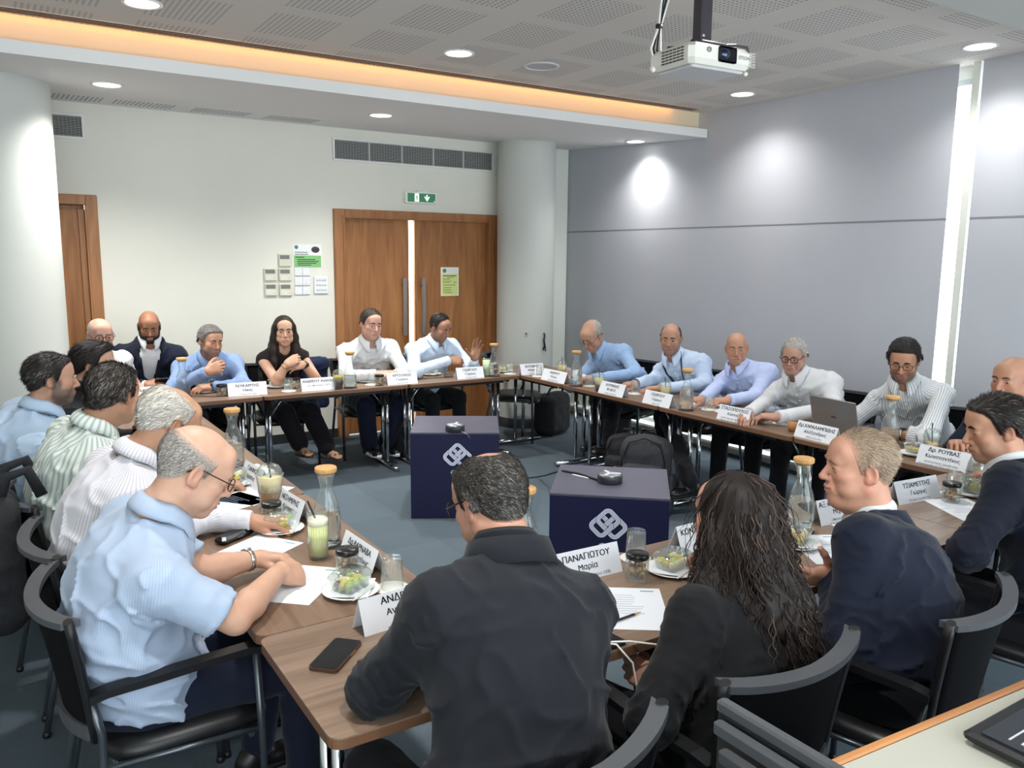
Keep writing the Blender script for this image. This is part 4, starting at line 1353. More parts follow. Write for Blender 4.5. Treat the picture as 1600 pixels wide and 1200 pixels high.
def build_hand(Wp, d, nrm, side, pose, s, step, fore=None, fr=.028):
    """palm, four fingers and thumb; d = finger direction, nrm = back of the hand; side +1 left, -1 right"""
    d = nz(d); nrm = nz(np.asarray(nrm, float) - d * np.dot(nrm, d))
    lat = np.cross(d, nrm) * (1 if side < 0 else -1)    # towards the little finger is +, the thumb is -
    lat = nz(lat)
    B = np.stack([lat, d, nrm], 1)                       # local x,y,z -> world
    S = s
    def w(p): return Wp + B @ (np.asarray(p, float) * S)
    pts = []
    MC, PI_, DI, tsw, tfl = HAND[pose]
    bx = [-.030, -.0095, .011, .029]; by = [.090, .095, .090, .081]
    ln = [(.043, .026, .021), (.047, .030, .022), (.044, .028, .022), (.034, .021, .019)]
    fr_ = [(.0100, .0090, .0082, .0066), (.0103, .0093, .0084, .0068), (.0098, .0088, .0080, .0065), (.0088, .0078, .0070, .0058)]
    spread = [-.10, -.02, .06, .16] if pose in ('open', 'flat') else [-.05, -.01, .03, .08]
    fing = []
    for i in range(4):
        p = np.array([bx[i], by[i], -.002]); P = [p]; a = 0
        for j, (ang, l) in enumerate(zip((MC[i], PI_[i], DI[i]), ln[i])):
            a += math.radians(ang)
            sp = spread[i] * max(0, math.cos(a))
            v = np.array([math.sin(sp), math.cos(a), -math.sin(a)]); v /= np.linalg.norm(v)
            p = p + v * l; P.append(p)
        fing.append((P, fr_[i]))
    a = math.radians(tsw); b = math.radians(tfl)
    T = [np.array([-.020, .020, -.008])]
    v = nz([-math.sin(a) * .95, math.cos(a), -.35]); T.append(T[-1] + v * .046)
    v2 = nz([v[0] + .9 * math.sin(b) * .4, v[1] + .3, v[2] - math.sin(b) * .5]); T.append(T[-1] + v2 * .033)
    v3 = nz([v2[0] + math.sin(b) * .55, v2[1] + .1, v2[2] - math.sin(b) * .3]); T.append(T[-1] + v3 * .026)
    allp = [w(p) for P, _ in fing for p in P] + [w(p) for p in T] + [Wp]
    fo = Wp - nz(fore if fore is not None else d) * .055 * S
    allp.append(fo)
    lo = np.min(allp, 0) - .035 * S; hi = np.max(allp, 0) + .035 * S
    F = Field(lo, hi, step)
    k = .010 * S
    F.cone(fo, w((0, .008, 0)), fr, .0255 * S, k)
    # palm from four metacarpals
    for i in range(4):
        F.cone(w((bx[i] * .5, .012, 0)), w((bx[i], by[i] - .004, 0)), .0175 * S, .0128 * S, .014 * S)
    F.ell(w((0, .05, 0)), np.array((.036, .046, .0125)) * S, .012 * S, R=B)
    F.ell(w((-.021, .035, -.011)), np.array((.016, .028, .015)) * S, .014 * S, R=B)
    F.ell(w((.022, .035, -.008)), np.array((.013, .030, .012)) * S, .012 * S, R=B)
    for P, r in fing:
        wp = [w(p) for p in P]
        for j in range(3): F.cone(wp[j], wp[j + 1], r[j] * S, r[j + 1] * S, .0035 * S)
    wp = [w(p) for p in T]; r = [.0165, .0115, .0105, .0080]
    for j in range(3): F.cone(wp[j], wp[j + 1], r[j] * S, r[j + 1] * S, .006 * S)
    V, Q = F.mesh()
    tips = [w(P[-1]) for P, _ in fing] + [w(T[-1])]
    return V, Q, tips, w


def ik(S, Wp, l1, l2, pole):
    d = Wp - S; L = np.linalg.norm(d)
    if L > (l1 + l2) * .985:
        k = L / ((l1 + l2) * .985); l1 *= k; l2 *= k
    L = max(L, abs(l1 - l2) + .02)
    a = (l1 * l1 - l2 * l2 + L * L) / (2 * L); h = math.sqrt(max(l1 * l1 - a * a, 0))
    dn = d / np.linalg.norm(d)
    pv = np.asarray(pole, float); pv = nz(pv - dn * (pv @ dn))
    return S + dn * a + pv * h


def yawv(deg): return np.array([math.cos(math.radians(deg)), math.sin(math.radians(deg)), 0.0])



PT = [0, .15, .35, .55, .75, .87, .95, 1.0]
PW = [.182, .176, .166, .172, .178, .160, .100, .068]
PD = [.135, .132, .124, .120, .118, .104, .078, .060]


def person(label, head, hs=1.0, look=0, pitch=0, roll=0, hip=None, face=0, arms=None, legs=None, shirt=None, top='shirt',
           trousers='#15161b', skin='#c49a80', hair=None, brow='#2a211c', beard=None, glasses=None, s=1.0, fat=1.0, belly=0.0,
           sw=.190, curve=.03, sho=None, step=.0115, hstep=.0054, handstep=.0056, neckoff=(-.045, -.135), shoes='#101012', opts=None,
           sleeve='long', collar=True, armz=0.0, legs_on=True, eyes=True, inner=None, shrug=0.0, gaze=None, nlat=0.0):
    o = dict(opts or {}); o['skin'] = skin
    Hc = np.array(head, float)
    fw = yawv(face); lt = np.cross(UP, fw)
    M = np.array(Matrix.Rotation(math.radians(look - 90), 3, 'Z') @ Matrix.Rotation(math.radians(pitch), 3, 'X') @ Matrix.Rotation(math.radians(roll), 3, 'Y'))
    Nw = Hc + fw * neckoff[0] * s + UP * neckoff[1] * hs + lt * nlat
    hipz = .50
    A = np.array([hip[0], hip[1], hipz]); ax = Nw - A; Lsp = np.linalg.norm(ax); ax /= Lsp
    fo = nz(fw - ax * (fw @ ax)); la = np.cross(ax, fo)
    root = empty('person', (hip[0], hip[1], 0), 0, label, 'person')
    O = np.array([hip[0], hip[1], 0.0])
    jac = top == 'jacket'
    PWs = np.array(PW) * s * fat; PDs = np.array(PD) * s * fat
    PWs[-2:] = np.array(PW[-2:]) * s; PDs[-2:] = np.array(PD[-2:]) * s

    def spine(X, Y, Z, grow):
        px, py, pz = X - A[0], Y - A[1], Z - A[2]
        t = (px * ax[0] + py * ax[1] + pz * ax[2]) / Lsp
        f = px * fo[0] + py * fo[1] + pz * fo[2]
        l = px * la[0] + py * la[1] + pz * la[2]
        tc = np.clip(t, 0, 1)
        f = f + curve * np.sin(PI * tc) - belly * .5 * np.exp(-((tc - .22) / .2) ** 2)
        rw = np.interp(tc, PT, PWs).astype(np.float32) + grow
        rd = np.interp(tc, PT, PDs).astype(np.float32) + grow + belly * .5 * np.exp(-((tc - .22) / .2) ** 2)
        q = np.sqrt((l / rw) ** 2 + (f / rd) ** 2)
        d = (q - 1) * np.minimum(rw, rd) * .9
        cap = np.maximum(.02 - t, t - 1.0) * Lsp
        return np.maximum(d, cap)

    # joints
    sh = {}
    tS = .80 + shrug
    for sd, k in ((1, 'L'), (-1, 'R')):
        base = A + ax * Lsp * tS - fo * (curve * math.sin(PI * tS)) + la * sd * sw * s
        off = (sho or {}).get(k, (0, 0, 0))
        sh[k] = base + fo * (off[0] + .01) + la * sd * off[1] + UP * off[2]
    arm = {}
    for k, sd in (('L', 1), ('R', -1)):
        a = (arms or {}).get(k) or dict(w=A + fw * .22 + lt * sd * .12 + UP * .10, pose='relaxed')
        Wp = np.array(a['w'], float)
        if 'E' in a: E = np.array(a['E'], float)
        else: E = ik(sh[k], Wp, .285 * s, .262 * s, a.get('pole', lt * sd * .6 - fw * .3 - UP * .8))
        d = np.array(a['d'], float) if 'd' in a else Wp - E
        n = a.get('n', UP)
        arm[k] = dict(S=sh[k], E=E, W=Wp, d=nz(d), n=n, pose=a.get('pose', 'relaxed'), show=a.get('show', True), slv=a.get('slv', sleeve))
    # legs
    hipj, knee, ank, fdir = {}, {}, {}, {}
    for k, sd in (('L', 1), ('R', -1)):
        g = (legs or {}).get(k, {})
        hipj[k] = A + lt * sd * .085 * s - UP * .0
        kd = g.get('k', None)
        knee[k] = np.array(kd, float) if kd is not None else hipj[k] + fw * .40 * s + lt * sd * .05 + UP * .0
        an = g.get('a', None)
        ank[k] = np.array(an, float) if an is not None else np.array([*(knee[k] + fw * .02)[:2], .10])
        fdir[k] = np.array(g['f'], float) if 'f' in g else fw + lt * sd * .15
    # ---------------- skin: head+neck, hands, bare arms and the hidden rest of the body as ONE mesh
    parts = []
    F, D0, V, Q, C, ey, opn, Nl = build_head(dict(o, fat=o.get('hfat', 1.0)), M, Hc, hs, Nw, fo, ax, hstep)
    hd = lambda P: (np.asarray(P) * hs) @ M.T + Hc - O
    parts.append((hd(V), Q, C))
    sk = np.array(lin(skin)) * np.array([.92, .88, .85])
    tips = {}
    for k, sd in (('L', 1), ('R', -1)):
        a = arm[k]
        if not a['show']: continue
        v, q, tp, wf = build_hand(a['W'], a['d'], a['n'], sd, a['pose'], s * 1.02, handstep, fore=a['W'] - a['E'], fr=.0285 * s)
        tips[k] = tp; a['wf'] = wf
        c = np.tile(sk, (len(v), 1)); c *= (1 + .06 * vnoise(v.astype(np.float32) * 45))[:, None]
        parts.append((v - O, q, c))
    bare = sleeve in ('short', 'none')
    B = Field(np.min([A - .22, Nw - .2] + [arm[k][j] - .06 for k in arm for j in ('S', 'E', 'W')], 0),
              np.max([A + .22, Nw + .1] + [arm[k][j] + .06 for k in arm for j in ('S', 'E', 'W')], 0), .010 if bare else .026)
    B.put(lambda X, Y, Z: spine(X, Y, Z, -.022), A + np.array([-.3, -.3, -.1]), Nw + .05, 0, m=.3)
    for k in arm:
        a = arm[k]; g = 0 if bare else -.006
        B.cone(a['S'], a['E'], (.047 + g) * s * (fat if bare else 1), (.040 + g) * s, .03)
        dn = nz(a['W'] - a['E'])
        mid = a['E'] + (a['W'] - a['E']) * .3
        B.cone(a['E'], mid, (.039 + g) * s, (.0425 + g) * s, .015)
        B.cone(mid, a['W'] - dn * .02, (.0425 + g) * s, (.0285 + (g * .2)) * s, .015)
    v, q = B.mesh(); parts.append((v - O, q, np.tile(sk, (len(v), 1)) * (1 + .05 * vnoise(v.astype(np.float32) * 40))[:, None]))
    if o.get('feet'):   # bare feet in sandals
        for k in ('L', 'R'):
            f = nz(fdir[k] * [1, 1, 0]); a_ = ank[k]
            G = Field(a_ + np.array([-.2, -.2, -.12]), a_ + np.array([.2, .2, .12]), .005)
            G.cone(a_ + UP * .04, a_, .030, .033, .02); G.cone(a_ - UP * .04 - f * .03, a_ - UP * .06 + f * .10, .03, .026, .03)
            for j in range(5): G.cone(a_ - UP * .066 + f * .09 + np.cross(UP, f) * (j - 2) * .016, a_ - UP * .074 + f * (.165 - .012 * abs(j - 1.2)) + np.cross(UP, f) * (j - 2) * .017, .012, .009, .006)
            v, q = G.mesh(); parts.append((v - O, q, np.tile(sk, (len(v), 1))))
    V, Q, C = join_parts(parts)
    me = np_mesh('body', V, Q); set_col(me, C)
    body = add_obj('body', me, SKIN, root)
    # ---------------- head parts
    if eyes:
        for sx in (-1, 1):
            mb = MB().ball((0, 0, 0), 1.0, 14, 10)
            P = np.array(mb.V); P = P[:, [0, 2, 1]] * [1, 1, 1]
            gz = nz(gaze if gaze is not None else (0, 1, -.15 if opn > .6 else -.5))
            dcos = P @ gz
            c = np.tile(np.array([.55, .52, .50]), (len(P), 1)); c[dcos > .74] = (.05, .03, .02); c[dcos > .97] = (.004, .004, .004)
            me = np_mesh('eye', hd(P * .0122 + np.array([sx * .0315, ey, .003])), np.array([f for f in mb.F])); set_col(me, c)
            add_obj('eye', me, EYE, root)
            mb = MB()
            br = [(sx * .013, .023), (sx * .024, .0275), (sx * .036, .0275), (sx * .046, .022)]
            pth = [hd((bx, surf_y(F, bx, bz) + .0002, bz)) for bx, bz in br]
            mb.tube(pth, [.0038 * hs, .0048 * hs, .0042 * hs, .002 * hs], 6, flat=.9)
            mb.build('eyebrow', mat('brow_' + brow, brow, .8, spec=.1), root)
    if hair:
        V, Q, C = build_hair(o, F, D0, hair, hstep)
        if len(Q):
            me = np_mesh('hair', hd(V), Q); set_col(me, C)
            add_obj('hair', me, HAIR, root)
    if beard:
        bd = dict(beard)
        T = bd.get('thick', .007)
        D = D0.copy(); idx = np.nonzero(np.abs(D) < .05)
        p = np.stack([F.ax[k][idx[k]] for k in range(3)], 1)
        def bz(p):
            x, y, z = np.abs(p[:, 0]), p[:, 1], p[:, 2]
            top = np.interp(y, [-.02, .0, .02, .05, .075, .09], [.01, .012, -.005, -.045, -.055, -.045])
            b = np.minimum(np.minimum(top - z, z + .128), y + .002)
            lipd = np.sqrt((np.maximum(x - .012, 0)) ** 2 + ((z + .068) * 1.1) ** 2)
            return np.where(y > .05, np.minimum(b, lipd - .013), b)
        b = bz(p)
        D[idx] -= (T * sstep(-.002, .014, b) - .004 * sstep(.004, -.004, b)).astype(np.float32)
        G = Field(F.lo, F.lo + (F.n - 1) * F.step, F.step); G.D = D
        V, Q = G.mesh(); Q = Q[(bz(V)[Q] > -.003).all(1)]
        if len(Q):
            u, inv = np.unique(Q, return_inverse=True); V = V[u]; Q = inv.reshape(-1, 4)
            c = np.tile(np.array(lin(bd.get('col', '#1d1815'))), (len(V), 1)) * (1 + .35 * vnoise(V.astype(np.float32) * 260))[:, None]
            me = np_mesh('beard', hd(V), Q); set_col(me, c); add_obj('beard', me, HAIR, root)
    if glasses:
        g = glasses; mb = MB(); gy = .103 + g.get('fwd', 0); gz = g.get('z', .002); gr = g.get('r', .0018) * hs
        w_, h_ = g.get('w', .0235), g.get('h', .0175)
        for sx in (-1, 1):
            pth = []
            for i in range(16):
                a = 2 * PI * i / 16; ca, sa = math.cos(a), math.sin(a)
                e = 0.6
                xx = math.copysign(abs(ca) ** e, ca) * w_; zz = math.copysign(abs(sa) ** e, sa) * h_
                pth.append(hd((sx * .0335 + xx, gy - .10 * abs(sx * .0335 + xx) ** 1.5, gz + zz)))
            mb.tube(pth, gr, 5, closed=True)
            xo = .0335 + w_
            mb.tube([hd((sx * xo, gy - .10 * xo ** 1.5, gz + .006)), hd((sx * (xo + .016), gy - .02, gz + .007)), hd((sx * .0815, .03, gz + .012)), hd((sx * .083, -.005, gz + .016)), hd((sx * .081, -.035, gz - .005))], gr * 1.1, 5)
        mb.tube([hd((-.011, gy, gz + .004)), hd((0, gy + .003, gz + .007)), hd((.011, gy, gz + .004))], gr, 5)
        gl = mb.build('glasses', mat('frame_' + g.get('col', '#111111'), g.get('col', '#111111'), .3), root)
        for sx in (-1, 1):
            ml = MB(); ml.add([hd((sx * .0335 + w_ * .95 * math.cos(2 * PI * i / 12), gy - .002, gz + h_ * .95 * math.sin(2 * PI * i / 12))) for i in range(12)], [list(range(12))])
            ml.build('lens', mat('lens_glass', '#ffffff', .02, trans=1.0, ior=1.0, alpha=.25), gl)
    # ---------------- clothes
    grow = .016 if jac else .004
    pts = [A - .24, A + .24, Nw - .15, Nw + .12] + [arm[k][j] + e for k in arm for j in ('S', 'E', 'W') for e in (-.09, .09)]
    G = Field(np.min(pts, 0), np.max(pts, 0), step)
    G.put(lambda X, Y, Z: spine(X, Y, Z, grow), A + np.array([-.35, -.35, -.1]), Nw + .1, 0, m=.35)
    for k, sd in (('L', 1), ('R', -1)):
        a = arm[k]
        ra = (.060 if jac else .053) * s * (.5 + .5 * fat)
        G.cone(Nw - ax * .055 - fo * .02, a['S'] + UP * .002, .052 * s, ra, .05)
        slv = a['slv']
        if slv == 'none': G.cone(Nw - ax * .05, a['S'] * .86 + Nw * .14, .05, .05, .05); continue
        dn = nz(a['W'] - a['E'])
        def flat_cone(p0, p1, r0, r1, kk):
            d = p1 - p0; L2 = d @ d; dn_ = d / math.sqrt(L2)
            def fn(X, Y, Z):
                x, y, z = X - p0[0], Y - p0[1], Z - p0[2]
                t = np.clip((x * d[0] + y * d[1] + z * d[2]) / L2, 0, 1)
                q = np.sqrt((x - t * d[0]) ** 2 + (y - t * d[1]) ** 2 + (z - t * d[2]) ** 2) - (r0 + t * (r1 - r0))
                e = (X - p1[0]) * dn_[0] + (Y - p1[1]) * dn_[1] + (Z - p1[2]) * dn_[2]
                return np.maximum(q, e)
            R = max(r0, r1); G.put(fn, np.minimum(p0, p1) - R, np.maximum(p0, p1) + R, kk)
        if slv == 'short':
            e1 = a['S'] + (a['E'] - a['S']) * .80
            flat_cone(a['S'], e1, ra * 1.08, .066 * s, .045)
        elif slv == 'roll':
            G.cone(a['S'], a['E'], ra, .053 * s, .045)
            e1 = a['E'] + dn * .09 * s
            flat_cone(a['E'], e1, .053 * s, .052 * s, .03)
        else:
            G.cone(a['S'], a['E'], ra, (.058 if jac else .052) * s, .075)
            e1 = a['W'] - dn * (.004 if jac else .0) * s
            flat_cone(a['E'], e1, (.057 if jac else .051) * s, (.044 if jac else .037) * s, .03)
        a['cuff'] = e1
    # neck opening
    if collar or o.get('vneck'):
        G.cone(Nw + ax * .10, Nw - ax * .01 + fo * .01, .062 * s, .066 * s, .012, 'sub')
        dv = o.get('vdepth', .055)
        G.cone(Nw + fo * .06 + ax * .02, Nw + fo * (.10 + dv * .4) - ax * (dv + .02), .034 * s, .004, .006, 'sub')
    if jac and o.get('jv', True):   # open jacket front
        tv = .42
        p1 = A + ax * Lsp * tv + fo * (.17 - curve)
        G.cone(Nw + fo * .08 - ax * .0, p1, .085 * s, .02, .01, 'sub')
    G.plane(A - UP * .035, -UP) if False else None

    wr = o.get('wr', 1.5 if step > .009 else 1.2)
    def folds(p):
        q = p - A
        t = q @ ax / Lsp; f = q @ fo; l = q @ la
        n1 = vnoise(np.stack([l * 7 + 3, t * Lsp * 15 + f * 5, f * 7 + 9], 1).astype(np.float32))
        n2 = vnoise(np.stack([l * 10 + t * 6, t * Lsp * 10 - l * 14, f * 9 + 4], 1).astype(np.float32))
        r = (1 - np.abs(n1)) ** 3 * (1.0 - .55 * sstep(.35, .8, t)) + .6 * (1 - np.abs(n2)) ** 4
        dsp = -.0150 * wr * (r - .35) * (.85 if jac else 1.0)
        for k in arm:
            a = arm[k]
            for P0, P1, amp in ((a['E'], a['S'], 1.0), (a['E'], a['W'], 1.0)):
                d = nz(P1 - P0); L = np.linalg.norm(P1 - P0)
                u = (p - P0) @ d; rad = np.linalg.norm(p - P0 - np.outer(u, d), axis=1)
                m = (rad < .09) & (u > -.05) & (u < L + .03)
                if not m.any(): continue
                un = u[m]; ph = vnoise((p[m] * 16).astype(np.float32)) * 2.6
                g = np.exp(-(un / (.10)) ** 2) + .35 * np.exp(-((un - L) / .07) ** 2) + .18
                dsp[m] = dsp[m] * .35 - (.0062 if not jac else .0068) * wr * g * (1 - np.abs(np.sin(un * 62 + ph))) ** 1.6 + .0012
        if jac:
            dsp += .0022 * np.exp(-(l / .0018) ** 2) * (f < 0) * (t > .1)
        return dsp
    G.displace(folds, .03)
    V, Q = G.mesh()
    # drop everything under the seat line inside the trousers
    me = np_mesh(top, V - O, Q)
    q = V - A; l = q @ la; t = q @ ax; f = q @ fo
    u = l.copy()
    u2 = np.arctan2(l, -f) * .14; u = np.where(np.abs(l) > .10, np.sign(l) * (.10 + (np.abs(u2) - math.atan2(.10, .09) * .14)), l)
    for k, sd in (('L', 1), ('R', -1)):
        a = arm[k]
        for P0, P1 in ((a['S'], a['E']), (a['E'], a['W'])):
            d = nz(P1 - P0); L = np.linalg.norm(P1 - P0); r = V - P0; uu = r @ d; rd = r - np.outer(uu, d)
            e1 = nz(np.cross(d, fo + .3 * la)); e2 = np.cross(d, e1)
            m = (np.linalg.norm(rd, axis=1) < .075) & (uu > .03) & (uu < L + .02) & ((np.abs(l) > sw * s * .93) | (f > .15))
            u[m] = np.arctan2(rd[m] @ e1, rd[m] @ e2) * .055
    set_vec(me, 'pat', np.stack([u + .5, t, f], 1))
    cl = add_obj(top, me, shirt, root)
    # ---------------- collar
    if collar:
        nd = nz(Hc - M[:, 2] * .03 * hs - M[:, 1] * .03 * hs - Nw); cx = nz(nd * .6 + ax * .5)
        cf = nz(fo - cx * (fo @ cx)); cl_ = np.cross(cx, cf)
        g0 = .30 if not jac else .35
        cmat = inner if (jac and inner) else shirt
        def ring(u, v):
            th = g0 + u * (2 * PI - 2 * g0)
            fr = max(0, math.cos(th)); 
            ca, sa = math.cos(th), math.sin(th)
            ez = -.012 - .020 * fr + (.016 if (jac and inner) else 0)
            if v < .5:
                w = v * 2; r = .066 + .000 * w; zz = ez + .044 * w + .010 * (1 - fr) * w
            else:
                w = (v - .5) * 2; r = .066 + (.009 if jac else .022) * w + .006 * math.sin(PI * w); tipf = max(0, math.cos(th) - .45) / .5
                zz = ez + .044 + .010 * (1 - fr) - w * (.043 + .040 * min(1, tipf) ** 1.2)
                if tipf > 0: r += .014 * w * tipf
            return tuple(Nw - O + (cf * ca * r * 1.02 + cl_ * sa * r + cx * zz) * s + cf * .012 * s)
        mb = MB().grid(ring, 44, 9)
        co = mb.build('collar', cmat, cl); solidify(co, .0035)
        u_ = np.linspace(0, .4, 44)
        set_vec(co.data, 'pat', np.stack([np.repeat(u_, 9), np.zeros(396), np.zeros(396)], 1))
    if jac:
        # turned jacket collar and lapels
        nd = nz(Hc - Nw); cx = nz(nd * .35 + ax); cf = nz(fo - cx * (fo @ cx)); cl_ = np.cross(cx, cf)
        def jr(u, v):
            th = .75 + u * (2 * PI - 1.5); ca, sa = math.cos(th), math.sin(th); fr = max(0, ca)
            r = ((.079, .081, .093, .112) if inner else (.073, .076, .088, .104))[v]; zz = ((-.045, .014, .011, -.040) if inner else (-.035, .022, .020, -.035))[v] - .05 * fr
            return tuple(Nw - O + (cf * ca * r + cl_ * sa * r * 1.05 + cx * zz) * s)
        mb = MB(); mb.grid(lambda u, v: jr(u, int(round(v * 3))), 32, 4)
        co = mb.build('jacket_collar', shirt, cl); solidify(co, .004)
        if o.get('lapel', False):
            for sd in (1, -1):
                mb = MB()
                def lp(u, v):
                    p0 = Nw + (la * sd * .072 + fo * .035 + ax * .0) * s; p1 = A + ax * Lsp * .42 + fo * (.165 - curve) + la * sd * .015
                    b = p0 * (1 - u) + p1 * u + fo * .022 * math.sin(PI * u)
                    wd = .05 * (1 - u) ** .7 + .006; 
                    if u < .28: wd *= .75 + .25 * u / .28
                    return tuple(b - O + la * sd * wd * v + fo * (.010 - .022 * v))
                mb.grid(lp, 12, 4); e = mb.build('lapel', shirt, cl); solidify(e, .004)
        if inner:   # shirt front in the jacket opening
            H = Field(A - .3, Nw + .15, .014)
            H.put(lambda X, Y, Z: spine(X, Y, Z, .001), A + np.array([-.3, -.3, -.1]), Nw + .05, 0, m=.3)
            H.cone(Nw + ax * .10, Nw + fo * .015, .062, .066, .012, 'sub')
            H.cone(Nw + fo * .06 + ax * .02, Nw + fo * .125 - ax * .075, .034, .004, .006, 'sub')
            v, q = H.mesh(); me = np_mesh('inner_shirt', v - O, q); set_vec(me, 'pat', v); add_obj('inner_shirt', me, inner, root)
            for k in arm:
                a = arm[k]
                if not a['show']: continue
                d = nz(a['W'] - a['E']); mb = MB(); mb.tube([a['W'] - d * .03 - O, a['W'] + d * .010 - O], .036 * s, 14); mb.build('shirt_cuff', inner, cl)
    elif top == 'shirt' and o.get('buttons', True):
        # button placket down the front
        mb = MB(); pl = []
        for i in range(9):
            t = .90 - i * .085
            c = A + ax * Lsp * t
            rd = np.interp(t, PT, PDs) + grow + belly * .5 * math.exp(-((t - .22) / .2) ** 2)
            fo_ = rd - curve * math.sin(PI * t) + belly * .5 * math.exp(-((t - .22) / .2) ** 2)
            pl.append(c + fo * (fo_ + .003) - O)
        for p in pl[1::2] + pl[2::2]:
            mb.ball(tuple(p), .0052, 8, 4)
        mb.build('button', mat('shirt_button', '#e8e6df', .35), cl, kind='stuff')
        for k in arm:
            a = arm[k]
            if a['slv'] == 'long' and a['show']:
                d = nz(a['W'] - a['E']); mb = MB(); c = a['W'] - O
                mb.tube([c - d * .055, c - d * .05, c - d * .004, c + d * .001], [.038 * s, .041 * s, .0395 * s, .037 * s], 16)
                e = mb.build('cuff', shirt, cl); set_vec(e.data, 'pat', np.zeros((len(e.data.vertices), 3)))
    # ---------------- trousers and shoes
    if legs_on:
        tm = trousers if not isinstance(trousers, str) else cloth_mat('trouser_' + trousers, trousers, weave=700)
        pts = [A - .24, A + .24] + [j[k] + e for j in (knee, ank) for k in 'LR' for e in (-.12, .12)]
        T = Field(np.min(pts, 0), np.max(pts, 0), max(step * 1.5, .0150))
        T.ell(A - UP * .0 + fw * .01, (.165 * s, .165 * s, .125 * s), 0)
        wd = o.get('wide', 1.0)
        for k in 'LR':
            T.cone(hipj[k], knee[k], .092 * s * (.5 + .5 * fat), .066 * s * wd, .04)
            d = nz(ank[k] - knee[k]); e1 = ank[k] - d * o.get('hem', .0)
            T.cone(knee[k], e1, .064 * s * wd, .054 * s * wd ** 1.5, .02)
        def tf(p):
            dsp = -.006 * ((1 - np.abs(vnoise((p * [13, 13, 9]).astype(np.float32)))) ** 3 - .3)
            for k in 'LR':
                r = np.linalg.norm(p - knee[k], axis=1); dsp += .004 * np.exp(-(r / .11) ** 2) * np.sin(p[:, 2] * 90 + p[:, 0] * 40)
            return dsp
        T.displace(tf, .025)
        V, Q = T.mesh(); me = np_mesh('trousers', V - O, Q); add_obj('trousers', me, tm, root)
        if shoes and not o.get('feet'):
            for k in 'LR':
                f = nz(fdir[k] * [1, 1, 0]); lx = np.cross(UP, f); a_ = ank[k]; z0 = a_[2] - .10
                g = np.array([a_[0], a_[1], z0])
                S_ = Field(g + np.array([-.24, -.24, -.02]), g + np.array([.24, .24, .17]), .0105)
                Rm = np.stack([f, lx, UP], 1)
                S_.ell(g - f * .035 + UP * .035, (.052, .037, .055), 0, R=Rm)
                S_.ell(g + f * .10 + UP * .025, (.085, .043, .042), .04, R=Rm)
                S_.cone(g + UP * .03 - f * .02, g + UP * .10, .038, .042, .03)
                S_.plane(g, -UP, .006)
                v, q = S_.mesh(); so = add_obj('shoe', np_mesh('shoe', v - O, q), mat('shoe_' + shoes, shoes, .35), root)
                mb = MB(); n = 16
                out = []
                for i in range(n):
                    a = 2 * PI * i / n; rr = .046 if math.cos(a) > 0 else .040
                    out.append(g - O + f * (.055 + .135 * math.cos(a)) + lx * rr * math.sin(a))
                h = o.get('sole', .016)
                mb.add([tuple(p) for p in out] + [tuple(p + UP * h) for p in out], [list(range(n))[::-1], list(range(n, 2 * n))] + [[i, (i + 1) % n, n + (i + 1) % n, n + i] for i in range(n)], True)
                mb.build('sole', mat('sole_' + o.get('solecol', '#0c0c0d'), o.get('solecol', '#0c0c0d'), .6), so)
    return dict(root=root, A=A, N=Nw, O=O, arm=arm, tips=tips, M=M, Hc=Hc, hs=hs, fo=fo, la=la, ax=ax, hd=hd, F=F, top=cl, fw=fw, lt=lt, spine=spine, Lsp=Lsp, PDs=PDs, grow=grow, curve=curve)
# ------------------------------------------------------------------ things on the tables
T0 = TBL + .0005
glassm = thin_glass('clear_glass', '#fbfdfc', .035)
waterm = mat('water', '#f6fafa', .0, trans=1.0, ior=1.2)
corkm = mat('cork', '#c79a63', .8); noise_tint(corkm, (160, 160, 160), .2)
paperm = mat('paper_white', '#dfe2e8', .75)
plate_m = mat('plate_white', '#eceae6', .3)
coast_m = mat('paper_coaster', '#ece9e4', .8)
blackm = mat('black_gloss', '#0d0d0f', .25)
inkm = mat('tag_ink', '#2b2e39', .7)
straw_m = mat('straw_black', '#1b1b1d', .5)
plastic_clear = thin_glass('clear_plastic', '#f7faf8', .05)


def at(px, py): p = U(px, py, z=TBL); return p[0], p[1]


def carafe(px, py, label, fill=.6, s=1.0, coaster=True):
    x, y = at(px, py)
    e = empty('water_carafe', (x, y, T0), 0, label, 'carafe', 'cork stoppered water carafes')
    e.scale = (s, s, s)
    if coaster:
        MB().lathe([(0, 0), (.056, 0), (.056, .004), (0, .004)], 24).build('base_pad', mat('pad_dark', '#33312f', .6), e)
    prof = [(0, .008), (.046, .008), (.049, .014), (.0505, .06), (.0495, .11), (.043, .15), (.030, .185), (.0225, .205), (.0225, .225), (.027, .25), (.034, .272)]
    inn = [(.0318, .272), (.025, .25), (.0203, .225), (.0203, .205), (.0275, .187), (.0405, .15), (.047, .11), (.048, .06), (.0462, .018), (0, .016)]
    MB().lathe(prof + inn, 28).build('glass_body', glassm, e)
    zt = .018 + .17 * fill
    rr = np.interp([.02, .06, .11, .15, .187, .205], [.02, .06, .11, .15, .187, .205], [.0455, .0472, .0462, .0397, .0267, .0197])
    wp = [(0, .0175), (.0452, .0185), (.0472, .06)]
    for zz in np.linspace(.08, zt, 5):
        if zz > .06: wp.append((float(np.interp(zz, [.06, .11, .15, .187, .205], [.0472, .0462, .0397, .0267, .0197])), float(zz)))
    wp.append((0, zt))
    MB().lathe(wp, 24).build('water', waterm, e)
    MB().lathe([(0, .262), (.028, .262), (.031, .272), (.0375, .273), (.039, .277), (.039, .288), (.037, .291), (0, .291)], 24).build('cork_stopper', corkm, e)
    return e


